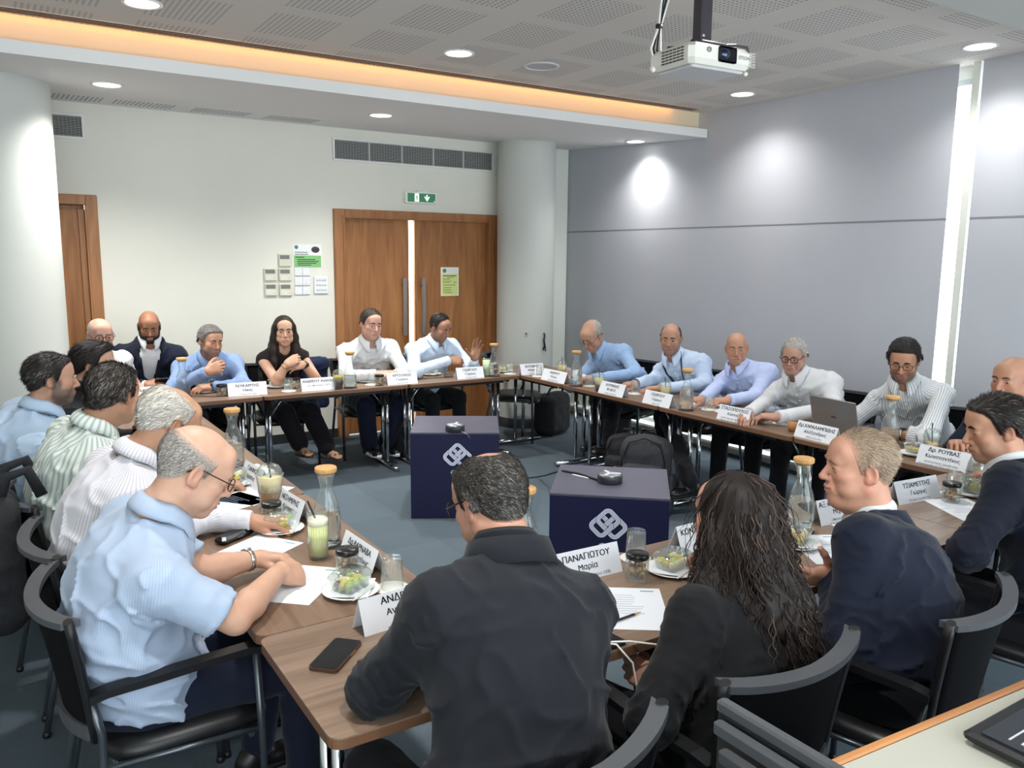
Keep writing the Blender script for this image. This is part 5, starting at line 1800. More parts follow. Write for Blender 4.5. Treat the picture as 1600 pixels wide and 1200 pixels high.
def tumbler(px, py, label, pad=True, tall=.105, up=False, drink=None, level=.6, r0=.036, x=None, z0=None, name='drinking_glass', cat='glass', group='inverted drinking glasses'):
    X, Y = at(px, py) if x is None else x
    e = empty(name, (X, Y, T0 if z0 is None else z0), 0, label, cat, group if not up else None)
    o = 0.0
    if pad:
        MB().lathe([(0, 0), (.055, 0), (.055, .0015), (0, .0015)], 20).build('paper_coaster', coast_m, e); o = .002
    n = 24
    def ribbed(prof):
        V = []; F = []
        for r, z in prof:
            for j in range(n * 2):
                a = PI * j / n; rr = r * (1 + (.022 if (j % 2 == 0 and r > .02) else 0)); V.append((rr * math.cos(a), rr * math.sin(a), z + o))
        m = n * 2
        F = [[i * m + j, i * m + (j + 1) % m, (i + 1) * m + (j + 1) % m, (i + 1) * m + j] for i in range(len(prof) - 1) for j in range(m)]
        return MB().add(V, F, True)
    h = tall
    prof = [(0, 0), (r0 * .86, 0), (r0 * .9, .004), (r0, h * .98), (r0, h), (r0 - .003, h), (r0 * .86, .012), (0, .012)]
    if not up: prof = [(r, h - z) for r, z in prof][::-1]
    ribbed(prof).build('glass_body', glassm, e)
    if drink:
        MB().lathe([(0, .0128 + o), (r0 * .84, .0128 + o), (r0 * .84 + (r0 * .12) * level, h * level), (0, h * level)], 20).build('drink', drink, e)
    return e


cream = mat('iced_cream', '#efd8a8', .5); coffee = mat('iced_coffee', '#5b3a24', .35); dark_drink = mat('dark_drink', '#1d1516', .3); peach = mat('peach_drink', '#efc283', .4)
orange_top = mat('orange_top', '#d6b21e', .5); lemon = mat('lemonade', '#dfe3a2', .5); pale_green = mat('pale_lemonade', '#d3e2bd', .5); froth = mat('froth', '#e9e7cf', .6)


def iced_cup(px, py, label, low=coffee, high=cream, split=.45, h=.115, r=.044, dome=True, s=1.0, xy=None, lev=.93):
    X, Y = at(px, py) if xy is None else xy
    e = empty('iced_drink_cup', (X, Y, T0), 0, label, 'cup', 'lidded iced drinks'); e.scale = (s, s, s)
    r0 = r * .72
    MB().lathe([(0, 0), (r0, 0), (r, h), (r - .0012, h), (r0 - .001, .002), (0, .002)], 24).build('cup_body', plastic_clear, e)
    zs, zt = h * split, h * lev
    ri = lambda z: r0 + (r - r0) * z / h - .0022
    MB().lathe([(0, .003), (ri(.003), .003), (ri(zs), zs), (0, zs)], 20).build('drink_base', low, e)
    MB().lathe([(0, zs + .0004), (ri(zs), zs + .0004), (ri(zt), zt), (0, zt)], 20).build('drink_top', high, e)
    MB().lathe([(r + .003, h - .002), (r + .003, h + .005), (r - .002, h + .006)], 24).build('lid_rim', plastic_clear, e)
    if dome:
        MB().lathe([(r - .002, h + .006), (r * .93, h + .02), (r * .72, h + .034), (r * .35, h + .041), (r * .3, h + .041), (.3 * r, h + .0395), (r * .7, h + .0325), (r * .9, h + .019), (r - .004, h + .006)], 24).build('dome_lid', plastic_clear, e)
    MB().tube([(.006, .0, zt - .02), (-.004, .004, h + .07)], .0032, 8).build('straw', straw_m, e)
    return e


def nut_jar(px, py, label, s=1.0, n=34):
    X, Y = at(px, py)
    e = empty('nut_jar', (X, Y, T0), 0, label, 'jar', 'small jars of nuts with black lids'); e.scale = (s, s, s)
    MB().lathe([(0, 0), (.036, 0), (.038, .004), (.038, .066), (.034, .072), (.033, .072), (.0365, .065), (.0365, .005), (0, .003)], 24).build('jar_body', plastic_clear, e)
    MB().lathe([(0, .071), (.037, .071), (.0385, .073), (.0385, .086), (.036, .088), (0, .088)], 24).build('lid', blackm, e)
    rs = random.Random(int(px)); nm = [mat('nut_brown', '#8a5a35', .5), mat('nut_tan', '#b98a58', .5), mat('nut_pale', '#d2b083', .5)]
    for k in range(3):
        mb = MB()
        for i in range(n // 3):
            a = rs.random() * 6.28; rr = .026 * math.sqrt(rs.random()); z = .010 + .046 * rs.random()
            mb.ball((rr * math.cos(a), rr * math.sin(a), z), (.009 * rs.uniform(.7, 1.2), .007, .0075), 6, 4)
        mb.build('nuts', nm[k], e, kind='stuff')
    return e


fruit_y = mat('fruit_pineapple', '#d9c04f', .45); fruit_g = mat('fruit_melon', '#a9bd6c', .45); fruit_r = mat('fruit_red', '#b5584a', .4); fruit_p = mat('fruit_pale', '#e3d3a0', .45); grape = mat('fruit_grape', '#4a2430', .3)


def fruit_plate(px, py, label, rz=0.3, box=True, s=1.0, lid=True):
    X, Y = at(px, py)
    e = empty('plate', (X, Y, T0), rz, 'white plate under ' + label, 'plate', 'white side plates'); e.scale = (s, s, s)
    MB().lathe([(0, 0), (.055, 0), (.062, .003), (.088, .012), (.090, .0135), (.086, .0135), (.060, .006), (0, .005)], 28).build('plate_dish', plate_m, e)
    MB().box((.006, .0, .0145), (.15, .125, .0012), rz=.5).build('napkin', paperm, e)
    f = MB(); f.box((-.012, -.062, .018), (.13, .008, .002), rz=.15); f.build('fork', mat('fork_plastic', '#cfd2cf', .2), e)
    b = empty('fruit_box', (X, Y, T0 + .0155 * s), rz, label, 'fruit box', 'clear plastic boxes of cut fruit'); b.scale = (s, s, s)
    mb = MB()
    P0 = rrect(.095, .075, .014, 3); P1 = rrect(.120, .096, .018, 3); n = len(P0)
    V = [(p[0], p[1], 0) for p in P0] + [(p[0], p[1], .040) for p in P1] + [(p[0] * 1.05, p[1] * 1.05, .042) for p in P1]
    F = [list(range(n))[::-1]] + [[k * n + i, k * n + (i + 1) % n, (k + 1) * n + (i + 1) % n, (k + 1) * n + i] for k in (0, 1) for i in range(n)]
    mb.add(V, F, True); tr = mb.build('box_tray', plastic_clear, b); solidify(tr, .0007)
    if lid:
        mb = MB(); P2 = rrect(.105, .082, .016, 3)
        V = [(p[0] * 1.05, p[1] * 1.05, .043) for p in P1] + [(p[0], p[1], .046) for p in P1] + [(p[0], p[1], .056) for p in P2]
        F = [[k * n + i, k * n + (i + 1) % n, (k + 1) * n + (i + 1) % n, (k + 1) * n + i] for k in (0, 1) for i in range(n)] + [[2 * n + i for i in range(n)]]
        mb.add(V, F, True); ld = mb.build('box_lid', plastic_clear, b); solidify(ld, .0007)
    rs = random.Random(int(px * 7 + py)); ms = [fruit_y, fruit_g, fruit_r, fruit_p, fruit_y, fruit_p, grape, fruit_g, fruit_y]
    for i in range(9):
        x = -.034 + .034 * (i % 3); y = -.024 + .024 * (i // 3); m = ms[(i + rs.randrange(9)) % 9]
        if m is grape: MB().ball((x, y, .018), (.013, .011, .012), 10, 6).build('fruit_piece', m, b)
        else: MB().box((x, y, .017 + .008 * rs.random()), (.036, .020, .020), M=rot3(rs.uniform(-.6, .6), rs.uniform(-.3, .3), rs.uniform(-.3, .3)), bev=.004).build('fruit_piece', m, b)
    return e, b


def tent(lines, label, base=None, ridge=None, w=None, wide=.26, h=.095, dp=.036, flip=False, xy=None, dirv=None):
    """folded name card; base / ridge give the two ends of the visible face's lower edge / of the fold, as seen from the photographer"""
    if base:
        a, b = U(*base[0], z=TBL), U(*base[1], z=TBL)
    elif ridge:
        a, b = U(*ridge[0], z=TBL + h), U(*ridge[1], z=TBL + h)
    else:
        c = np.array([*xy, 0]); d = nz([*dirv, 0]); a, b = c - d * wide / 2, c + d * wide / 2
    a = a[:2]; b = b[:2]; d = b - a; L = np.linalg.norm(d); d /= L
    if w:                       # only the first end is seen
        b = a + d * w if w > 0 else b
        if w < 0: a = b + d * w
        L = abs(w)
    n = np.array([d[1], -d[0]])             # visible face looks this way
    mid = (a + b) / 2
    c = mid - n * dp if base else mid
    e = empty('name_card', (c[0], c[1], T0), math.atan2(d[1], d[0]), label, 'name card', 'white folded name cards')
    t = .0012
    f = MB(); f.add([(-L / 2, -dp, 0), (L / 2, -dp, 0), (L / 2, 0, h), (-L / 2, 0, h), (-L / 2, -dp + t, 0), (L / 2, -dp + t, 0), (L / 2, t * .2, h - .002), (-L / 2, t * .2, h - .002)],
                    [[0, 1, 2, 3], [7, 6, 5, 4], [0, 4, 5, 1], [1, 5, 6, 2], [3, 7, 4, 0], [2, 6, 7, 3]]); f.build('card_face', paperm, e)
    f = MB(); f.add([(-L / 2, dp, 0), (L / 2, dp, 0), (L / 2, 0, h), (-L / 2, 0, h), (-L / 2, dp - t, 0), (L / 2, dp - t, 0), (L / 2, -t * .2, h - .002), (-L / 2, -t * .2, h - .002)],
                    [[3, 2, 1, 0], [4, 5, 6, 7], [1, 5, 4, 0], [2, 6, 5, 1], [0, 4, 7, 3], [3, 7, 6, 2]]); f.build('card_back', paperm, e)
    tl = math.atan2(h, dp)
    R1 = Matrix.Rotation(tl, 4, 'X')
    sl = math.hypot(h, dp)
    for side in (0, 1):
        pos = .80 if len(lines) > 3 else .74
        for tx, sz, bold in lines:
            u = pos
            y, z = -dp * (1 - u), h * u
            M = R1
            p = Vector((0, y, z)) + Vector((0, -math.sin(tl), math.cos(tl))) * .0008
            if side:
                M = Matrix.Rotation(PI, 4, 'Z') @ R1; p = Matrix.Rotation(PI, 3, 'Z') @ p
            if side == 0 or True:
                text_mesh('lettering', tx, sz, inkm, e, p, M, width=L * .92, bold=bold)
            pos -= (sz * 1.12) / sl
        if side == 0 and len(lines) > 3: pass
    return e


A1, A2, A3 = .030, .027, .0145
def L2(a, b, *small): return [(a, A1, .0008), (b, A2, .0006)] + [(s_, A3, .0) for s_ in small]
tent(L2('ΛΕΥΚΑΡΙΤΗΣ', 'Τάκης', '(Γραμματέας ΣΕΚ)'), 'name card in front of the man drinking at the back left', base=((357, 620), (418, 616)))
tent([('ΑΝΔΡΕΟΥ Αγγέλα', A1, .0008), ('(Αντιπρόεδρος ΣΑΠ)', .019, .0)], 'name card in front of the woman in the black sleeveless top', base=((472, 612), (526, 608)))
tent(L2('ΧΡΥΣΟΧΟΣ', 'Γιώργος', '(Πρόεδρος ΕΔΤ)'), 'name card in front of the white shirted man before the door', base=((606, 602), (653, 599)))
tent(L2('ΓΕΩΡΓΙΟΥ', 'Γιώργος', '(Πρόεδρος ΕΔΤ)'), 'name card in front of the gesturing man in pale blue', base=((715, 593), (757, 590)))
tent(L2('ΚΕΤΩΝΗΣ', 'Μάριος', '(Μέλος ΔΣ)'), 'name card on the far corner where the back and right tables meet', base=((815, 586.5), (851, 584)))
tent(L2('ΑΝΔΡΕΟΥ', 'Πέτρος', '(Γενικός Διευθυντής)'), 'name card at the far end of the right row, before the reading man', base=((845, 592.5), (881, 600.5)))
tent(L2('ΚΟΥΜΙΔΗΣ', 'ΦΟΙΒΟΣ', '(Αναπλ. Διευθυντής)'), 'name card in the right row before the man with the lanyard', base=((934, 613.5), (972, 622)))
tent(L2('ΓΕΩΡΓΙΟΥ', 'Γιώργος', '(Μέλος ΔΣ)'), 'name card in the right row just left of the carafe before the bald man', base=((1003, 629), (1045, 638.5)))
tent(L2('ΣΤΑΣΟΠΟΥΛΟΣ', 'Κώστας', 'Διευθ. Τεχνικών Υπηρεσιών', '(Ηλεκτρολογικών Μελετών)'), 'name card in the right row before the man in plain white with glasses', base=((1119, 654), (1167, 665)))
tent(L2('Δρ.ΧΑΡΑΛΑΜΠΙΔΗΣ', 'Αλέξανδρος', '(Μέλος ΔΣ ΑΗΚ)'), 'name card in front of the open grey laptop', base=((1240, 681), (1302, 696)))
tent(L2('Δρ. ΡΟΥΒΑΣ', 'Κωνσταντίνος', '(Εκτελεστικός Διευθυντής', 'Παραγωγής και Προμήθειας ΑΗΚ)'), 'name card in front of the smiling man in the striped shirt', base=((1430, 722), (1509, 740)))
tent(L2('Δρ.ΒΑΡΝΑΒΑ', 'Κωνσταντίνος', '(Πρόεδρος ΔΣ ΟΕΒ)'), 'name card beside the nut jar in front of the near man writing', ridge=((541, 827), (592, 861)))
tent(L2('ΝΕΣΗΜΕΡΗΣ', 'Κώστας', '(Αντιπρόεδρος)'), 'name card on the left row behind the fruit box and iced coffee', ridge=((438, 760), (477, 784)))
tent(L2('ΓΙΑΝΝΟΥ', 'Χρίστος', '(Μέλος ΔΣ)'), 'name card on the left row with a paper napkin leaning on it', ridge=((384, 718), (413, 735)))
tent(L2('ΜΙΧΑΗΛ', 'Μιχάλης', '(Μέλος)'), 'name card at the far left corner in front of the bearded man in a suit', base=((204, 628.5), (248, 624)))
tent(L2('ΑΝΔΡΕΟΥ', 'Ανδρέας', '(Διευθυντής', 'Παραγωγής ΑΗΚ)'), 'name card half hidden behind the left arm of the man in charcoal', base=((570, 996), (640, 974)), w=.27)
tent(L2('ΠΑΝΑΓΙΩΤΟΥ', 'Μαρία', '(Γενική Διευθύντρια ΟΕΒ)'), 'name card right of the charcoal suit, before the front cube', base=((903, 910), (973, 893)), w=-.27)
tent(L2('ΚΩΝΣΤΑΝΤΙΝΟΥ', 'Έλενα', '(Λειτουργός ΟΕΒ)'), 'name card behind the head of the long haired woman', base=((1066, 868), (1130, 850)), w=.27)
tent(L2('ΑΞ κ. ΔΙΑΜΑΝΤΗΣ', 'Μιχάλης', '(Υπουργός Ενέργειας', 'Εμπορίου & Βιομηχανίας)'), 'name card under the chin of the man speaking in navy', base=((1283.5, 823), (1352, 809)), w=.27)
tent(L2('ΤΣΙΑΜΕΤΤΗΣ', 'Γιώργος', '(Γενικός Διευθυντής)'), 'name card between the two navy suits beside the nut jar', base=((1405, 790), (1471, 777)))
tent(L2('ΑΔΑΜΟΥ', 'Άντρος', '(Πρόεδρος)'), 'name card behind the face of the dark haired man in navy', base=((1541, 764), (1590, 754)), w=.27)

carafe(287, 620, 'carafe in front of the man drinking at the back left')
carafe(366, 728, 'carafe behind the glasses of the near man on the left row', .55)
carafe(512, 851, 'tall carafe behind the glass of lemonade on the near left table', .62)
carafe(547.5, 606, 'carafe in front of the white shirted man before the door', .5)
carafe(772, 588, 'carafe beside the pale green drink near the back right corner', .6)
carafe(900, 603, 'carafe in front of the reading man in light blue', .75)
carafe(1072, 641, 'carafe in front of the bald man in lilac blue', .8)
carafe(1389, 697, 'carafe in front of the smiling man in the striped shirt', .5)
carafe(1249, 829, 'carafe between the long haired woman and the man speaking in navy', .68)
carafe(818, 893, 'carafe behind the right ear of the man in charcoal', .5)
carafe(1524, 775, 'carafe behind the nose of the dark haired man in navy', .2)

for px, py, lb in ((613, 919, 'inverted ribbed glass left of the man in charcoal'), (993, 872, 'inverted ribbed glass behind the nut jar in front of the navy cube'), (1490, 772, 'inverted ribbed glass between the two navy suits'),
                   (332, 612, 'inverted glass in front of the man drinking at the back left'), (451, 611, 'inverted glass in front of the woman in black'), (581, 601, 'glass in front of the man in white before the door'),
                   (797, 584, 'inverted glass beside the carafe near the back right corner'), (841, 588, 'inverted glass between the two corner name cards'), (921, 603, 'inverted glass before the reading man in light blue'),
                   (992, 615, 'inverted glass before the man with the lanyard'), (1108, 640, 'inverted glass before the bald man in lilac blue'), (1203, 656, 'left one of the two glasses before the man in plain white'), (1220, 662, 'right one of the two glasses before the man in plain white')):
    tumbler(px, py, lb, tall=.10)
g = tumbler(498, 871, 'tall glass of cloudy lemonade with a black straw on the near left table', pad=False, tall=.165, up=True, drink=lemon, level=.72, r0=.037, name='lemonade_glass', cat='drink')
MB().lathe([(0, .120), (.0345, .120), (.0352, .142), (0, .142)], 20).build('froth', froth, g)
MB().tube([(.008, 0, .10), (-.030, .012, .205)], .0035, 8).build('straw', straw_m, g)
g = tumbler(760, 588, 'tall glass of pale green lemonade beside the carafe at the back', pad=False, tall=.16, up=True, drink=pale_green, level=.9, r0=.036, name='lemonade_glass', cat='drink')
iced_cup(423, 797, 'iced coffee with dome lid before the man in white on the left row', mat('iced_coffee_tan', '#94643f', .4), cream, .55, h=.12, s=1.22)
iced_cup(529, 608, 'iced tea with orange top left of the carafe before the door', dark_drink, orange_top, .68, s=1.0)
iced_cup(878, 590, 'iced coffee left of the carafe before the reading man', s=1.0)
iced_cup(936, 612, 'iced coffee with straw right of the carafe before the reading man', coffee, cream, .5)
iced_cup(1039, 622, 'iced coffee before the man with the lanyard', coffee, cream, .15, h=.09)
iced_cup(1454, 712, 'peach coloured iced drink before the smiling man in stripes', peach, peach, .4, h=.11, lev=.65)
for px, py, lb in ((543, 897, 'nut jar in front of the near name card on the left'), (425, 818, 'nut jar behind the fruit box on the left row'), (995, 904, 'nut jar right of the charcoal suit'), (1485, 784, 'nut jar between the two navy suits'),
                   (347, 619, 'nut jar in front of the man drinking at the back left'), (593, 602, 'nut jar in front of the man in white before the door'), (460, 607, 'nut jar in front of the woman in black')):
    nut_jar(px, py, lb)
for px, py, lb, rz in ((548, 926, 'fruit box on the near left table beside the folded card', .5), (438, 829, 'fruit box in front of the second man of the left row', .9), (1050, 893, 'fruit box left of the long curly hair', .2), (1243, 852, 'fruit box right of the long curly hair', .4),
                       (1520, 773, 'fruit box in front of the dark haired man in navy', .3), (1432, 711, 'fruit box before the smiling man in stripes', -.2), (320, 613, 'fruit box in front of the man drinking at the back left', .1), (432, 605, 'fruit box left of the hands of the woman in black', .1),
                       (573, 597, 'fruit box in front of the man in white before the door', .1), (673, 586, 'fruit box in front of the gesturing man in pale blue', .05), (786, 581, 'fruit box near the back right corner', .0), (366, 757, 'fruit box before the third man of the left row', 1.0)):
    fruit_plate(px, py, lb, rz)


def sheet(px, py, rz, label, w=.21, d=.297, logo_=True, lines=9, xy=None, dz=0.0, seed=1):
    X, Y = at(px, py) if xy is None else xy
    e = empty('paper_sheet', (X, Y, T0 + dz), rz, label, 'paper', 'printed sheets on the tables')
    MB().box((0, 0, .0006), (w, d, .0012)).build('sheet', paperm, e)
    rs = random.Random(seed)
    mb = MB()
    for i in range(lines):
        mb.box((-w * .40 + w * .3 * rs.uniform(.6, 1.2) , d * (.30 - .055 * i), .0014), (w * rs.uniform(.35, .62), .0022, .0003))
    mb.build('print_lines', mat('print_blue', '#8fa0bb', .8), e, kind='stuff')
    MB().box((w * .30, d * .42, .0014), (w * .2, .008, .0003)).build('letterhead', mat('print_teal', '#6f9cae', .8), e)
    return e


def pen(p, rz, label, tilt=0.0, col='#2a2f8a'):
    e = empty('pen', tuple(p), rz, label, 'pen')
    e.rotation_euler = (0, -tilt, rz)
    MB().tube([(-.06, 0, .004), (.05, 0, .004)], .0036, 8).build('barrel', mat('pen_barrel', '#20242c', .3), e)
    MB().tube([(.05, 0, .004), (.078, 0, .004)], [.0036, .001], 8).build('tip', mat('pen_tip', '#c0a060', .3), e)
    MB().tube([(-.075, 0, .004), (-.072, 0, .004), (-.030, 0, .004)], [.0035, .0052, .0052], 8).build('cap', mat('pen_cap' + col, col, .3), e)
    MB().box((-.05, 0, .0105), (.04, .003, .002)).build('clip', MATS['pen_cap' + col], e)
    return e


sheet(985, 950, -.62, 'printed sheet with a blue pen on it, right of the charcoal suit', seed=3)
c_ = U(972, 968, z=TBL + .004); pen((c_[0], c_[1], TBL + .003), .08, 'blue capped pen lying on the sheet right of the charcoal suit')
sheet(465, 912, -.75, 'printed sheet under the hands of the near man writing', seed=4)
sheet(395, 862, -1.0, 'printed sheet behind the wristwatch of the near man', seed=5)
sheet(352, 788, -1.2, 'printed sheet under the pen of the second man of the left row', seed=6)
sheet(398, 772, -.9, 'blank folded sheet behind the writing hand on the left row', lines=2, seed=7)
sheet(1292, 858, -.5, 'printed sheet before the open hand of the man speaking in navy', seed=8)
sheet(1340, 826, -.3, 'sheet under the chin of the man speaking in navy', seed=9, w=.15, d=.21)
sheet(1508, 796, -.5, 'printed sheet in front of the dark haired man in navy', seed=10)
sheet(1100, 633, 1.2, 'white sheet before the bald man in lilac blue', seed=11)
sheet(1020, 606, 1.3, 'white sheet under the hands of the man with the lanyard', seed=12)
sheet(896, 588, 1.4, 'white sheet in front of the reading man in light blue', seed=13)
sheet(1520, 715, 1.3, 'white sheet beside the peach drink', seed=14)
sheet(1150, 643, 1.2, 'white sheet left of the hands of the man in plain white', seed=15)
# napkin on the left row
n_ = at(398, 742)
MB().box((n_[0], n_[1], T0 + .012), (.13, .13, .012), M=rot3(.4, .10, -.12)).build('paper_napkin', paperm, label='crumpled white paper napkin on the left row against a name card', cat='napkin')

# phones
def phone(px, py, rz, label, w=.082, d=.168, case='#4a3326'):
    X, Y = at(px, py)
    e = empty('mobile_phone', (X, Y, T0), rz, label, 'phone')
    MB().prism(rrect(w, d, .013), 0, .009).build('phone_case', mat('phone_case' + case, case, .35), e)
    MB().prism(rrect(w - .006, d - .006, .011), .009, .0102).build('phone_screen', mat('phone_glass', '#15171a', .06, spec=.6), e)
    MB().prism(rrect(w - .001, d - .001, .013), .0075, .0085).build('phone_edge', mat('phone_edge', '#b8834f', .3, metal=.6), e)
    MB().box((w / 2 - .001, .02, .005), (.003, .03, .004)).build('side_key', mat('phone_key', '#d3a35e', .3, metal=.6), e)
    return e


pa_, pb_ = U(503, 1047, z=TBL), U(544, 1002, z=TBL)
phone(525, 1026, math.atan2(pb_[1] - pa_[1], pb_[0] - pa_[0]) - PI / 2, 'dark phone in a brown case lying on the near left table', .080, .168)
phone(935, 997, .1, 'black phone charging beside the right arm of the charcoal suit', .075, .15, '#1b1b1d')
cw = mat('cable_white', '#e6e4de', .5)
w1 = U(931, 1004, z=TBL + .008)
MB().tube([tuple(w1), tuple(w1 + [.03, -.05, .008]), (w1[0] + .06, NY0 - .03, .70), (w1[0] + .075, NY0 - .06, .55), (w1[0] + .07, NY0 - .06, .46)], .0028, 8).build('charging_cable', cw, label='white charging cable dropping straight from the near table edge', cat='cable')
w2 = w1 + [.005, -.002, 0]
MB().tube([tuple(w2), tuple(w2 + [.07, -.05, .006]), (w2[0] + .14, NY0 - .03, .73), (w2[0] + .20, NY0 - .07, .62), (w2[0] + .21, NY0 - .09, .55), (w2[0] + .17, NY0 - .10, .48), (w2[0] + .08, NY0 - .12, .44)], .0028, 8).build('charging_cable', cw, label='white charging cable looping towards the lap of the long haired woman', cat='cable')
# black spectacle case beside the second man on the left
g_ = at(367, 842)
e = empty('spectacle_case', (g_[0], g_[1], T0), .55, 'black spectacle case on the left row beside a white cuff', 'case')
MB().box((0, 0, .014), (.16, .055, .028), bev=.01).build('case_body', blackm, e); MB().box((0, -.028, .016), (.03, .004, .012), bev=.002).build('clasp', mat('clasp', '#4a4a4c', .3), e)
# small cups
def small_cup(px, py, label, body, liquid, h=.06, r=.035):
    X, Y = at(px, py); e = empty('small_cup', (X, Y, T0), 0, label, 'cup')
    MB().lathe([(0, 0), (r * .7, 0), (r, h), (r - .002, h), (r * .66, .004), (0, .004)], 20).build('cup_body', body, e)
    MB().lathe([(0, h * .55), (r * .86, h * .55)], 20).build('drink', liquid, e)
small_cup(1188, 661, 'small dark coffee glass beside a name card in the right row', glassm, dark_drink, .05)
small_cup(700, 589, 'small dark bowl beside the fruit box before the gesturing man', glassm, dark_drink, .045, .05)
small_cup(1238, 674, 'brown paper coffee cup before the laptop', mat('kraft', '#a9764c', .7), dark_drink, .055, .034)
# laptop in the right row
lp0, lp1 = U(1264, 668, z=TBL + .01), U(1352, 689, z=TBL + .01)
dv = lp1[:2] - lp0[:2]; dv /= np.linalg.norm(dv)
lc_ = (lp0[:2] + lp1[:2]) / 2
e = empty('laptop', (lc_[0], lc_[1], T0), math.atan2(dv[1], dv[0]), 'open grey laptop seen from behind before the man in plain white', 'laptop')
LW = .34
Rl = Matrix.Rotation(math.radians(-14), 3, 'X')
MB().box((0, .12, .009), (LW, .235, .016), bev=.005).build('laptop_base', mat('laptop_grey', '#8d8c8c', .35, metal=.6), e)
ld = MB(); ld.box((0, -.001, .118), (LW, .008, .225), bev=.003); lid = ld.build('laptop_lid', MATS['laptop_grey'], e); lid.rotation_euler = (math.radians(14), 0, 0); lid.location = (0, .0, .006)
MB().box((0, .0035, .118), (LW - .02, .002, .20)).build('laptop_screen', mat('laptop_screen', '#20242c', .1), lid)
MB().box((0, .12, .0175), (LW - .04, .12, .001)).build('keyboard', mat('laptop_keys', '#2a2b2d', .5), e)
MB().prism(rrect(.036, .014, .004, 3), 0, .001, Matrix.Rotation(PI / 2, 3, 'X'), (.0, -.0052, .115)).build('laptop_badge', mat('laptop_badge', '#4c4c50', .3), lid)
# ------------------------------------------------------------------ bags, coats and the presenter's desk
bagm = mat('bag_black', '#1b1c20', .8); noise_tint(bagm, (60, 60, 60), .25, .3, (400, 400, 400))
bag2 = mat('bag_grey', '#2c2d32', .8); noise_tint(bag2, (60, 60, 60), .2, .3, (400, 400, 400))


def blob(name, build, m, parent=None, step=.012, lo=(-.3, -.3, 0), hi=(.3, .3, .6), disp=.006, **kw):
    F = Field(lo, hi, step); build(F)
    if disp: F.displace(lambda p: -disp * ((1 - np.abs(vnoise((p * 12).astype(np.float32)))) ** 3 - .3), .03)
    v, q = F.mesh()
    return tag(add_obj(name, np_mesh(name, v, q), m, parent), **kw)


def backpack(x, y, rz, label, s=1.0, m=bag2, lean=-.12):
    e = empty('backpack', (x, y, 0), rz, label, 'backpack'); e.scale = (s, s, s); e.rotation_euler = (lean, 0, rz)
    blob('main_compartment', lambda F: (F.rbox((0, 0, .24), (.16, .10, .23), .08, 0), F.ell((0, .0, .40), (.15, .10, .10), .05)), m, e)
    blob('front_pocket', lambda F: F.rbox((0, -.115, .17), (.135, .05, .15), .045, 0), m, e, .01)
    blob('side_pocket', lambda F: F.rbox((.165, 0, .14), (.02, .07, .12), .02, 0), m, e, .01, disp=0)
    zm = mat('zip_dark', '#0b0b0c', .4)
    MB().tube([(-.135, -.102, .12), (-.14, -.10, .34), (-.10, -.10, .45), (0, -.10, .485), (.10, -.10, .45), (.14, -.10, .34), (.135, -.102, .12)], .006, 6).build('zip', zm, e)
    MB().tube([(-.12, -.166, .24), (.12, -.166, .24)], .005, 6).build('zip', zm, e)
    MB().tube([(-.03, -.170, .238), (-.024, -.176, .195)], .005, 6).build('zip_pull', mat('zip_pull', '#c8c8c8', .3, metal=.7), e)
    MB().tube([(-.05, .03, .47), (-.04, .03, .53), (.04, .03, .53), (.05, .03, .47)], .010, 8).build('top_handle', zm, e)
    for s_ in (-1, 1): MB().tube([(s_ * .08, .09, .45), (s_ * .10, .16, .36), (s_ * .12, .15, .16), (s_ * .13, .10, .05)], .02, 8, flat=.4).build('strap', m, e)
    return e


p = U(1003, 738, z=0.02)
backpack(3.80, 4.17, math.radians(-52), 'dark grey backpack standing under the right row of tables', 1.1)
backpack(3.98, 4.60, math.radians(-60), 'black backpack behind the dark grey one under the right row', .92, bagm)
def duffel(x, y, rz, label, L=.40, h=.26):
    e = empty('shoulder_bag', (x, y, 0), rz, label, 'bag')
    blob('bag_body', lambda F: F.rbox((0, 0, h / 2), (L / 2, .12, h / 2), .08, 0), bagm, e)
    MB().tube([(-L * .4, 0, h * .8), (-L * .3, -.05, h * 1.15), (0, -.08, h * 1.2), (L * .3, -.05, h * 1.15), (L * .4, 0, h * .8)], .013, 8, flat=.4).build('shoulder_strap', bagm, e)
    MB().tube([(-L * .38, -.02, h * .97), (L * .38, -.02, h * .97)], .006, 6).build('zip', MATS['zip_dark'], e)
    return e
duffel(4.75, 6.62, .4, 'black bag on the floor behind the empty chair at the column', .42, .42)
duffel(4.95, 5.95, 1.4, 'black bag under the far right corner table', .50, .45)
duffel(3.06, 6.62, .3, 'black bag on the floor beside the feet of the man in white before the door', .26, .24)
# backpack hanging on the back of a chair at far left
e = empty('hanging_backpack', (-.04, 3.50, .36), math.radians(-90), 'black backpack hanging on a chair back at the left edge', 'backpack')
blob('main_compartment', lambda F: (F.rbox((0, -.0, .27), (.17, .09, .26), .08, 0), F.ell((.05, -.03, .30), (.14, .09, .2), .05)), bagm, e, lo=(-.3, -.3, -.1), hi=(.3, .3, .7))
blob('front_pocket', lambda F: F.rbox((0, -.11, .20), (.14, .04, .16), .04, 0), bagm, e, .012)
for s_ in (-1, 1): MB().tube([(s_ * .07, .02, .50), (s_ * .08, .05, .60), (s_ * .09, .12, .62), (s_ * .10, .16, .52)], .022, 8, flat=.4).build('strap', bagm, e)
MB().tube([(-.05, .02, .52), (-.04, .02, .57), (.04, .02, .57), (.05, .02, .52)], .011, 8).build('top_handle', bagm, e)
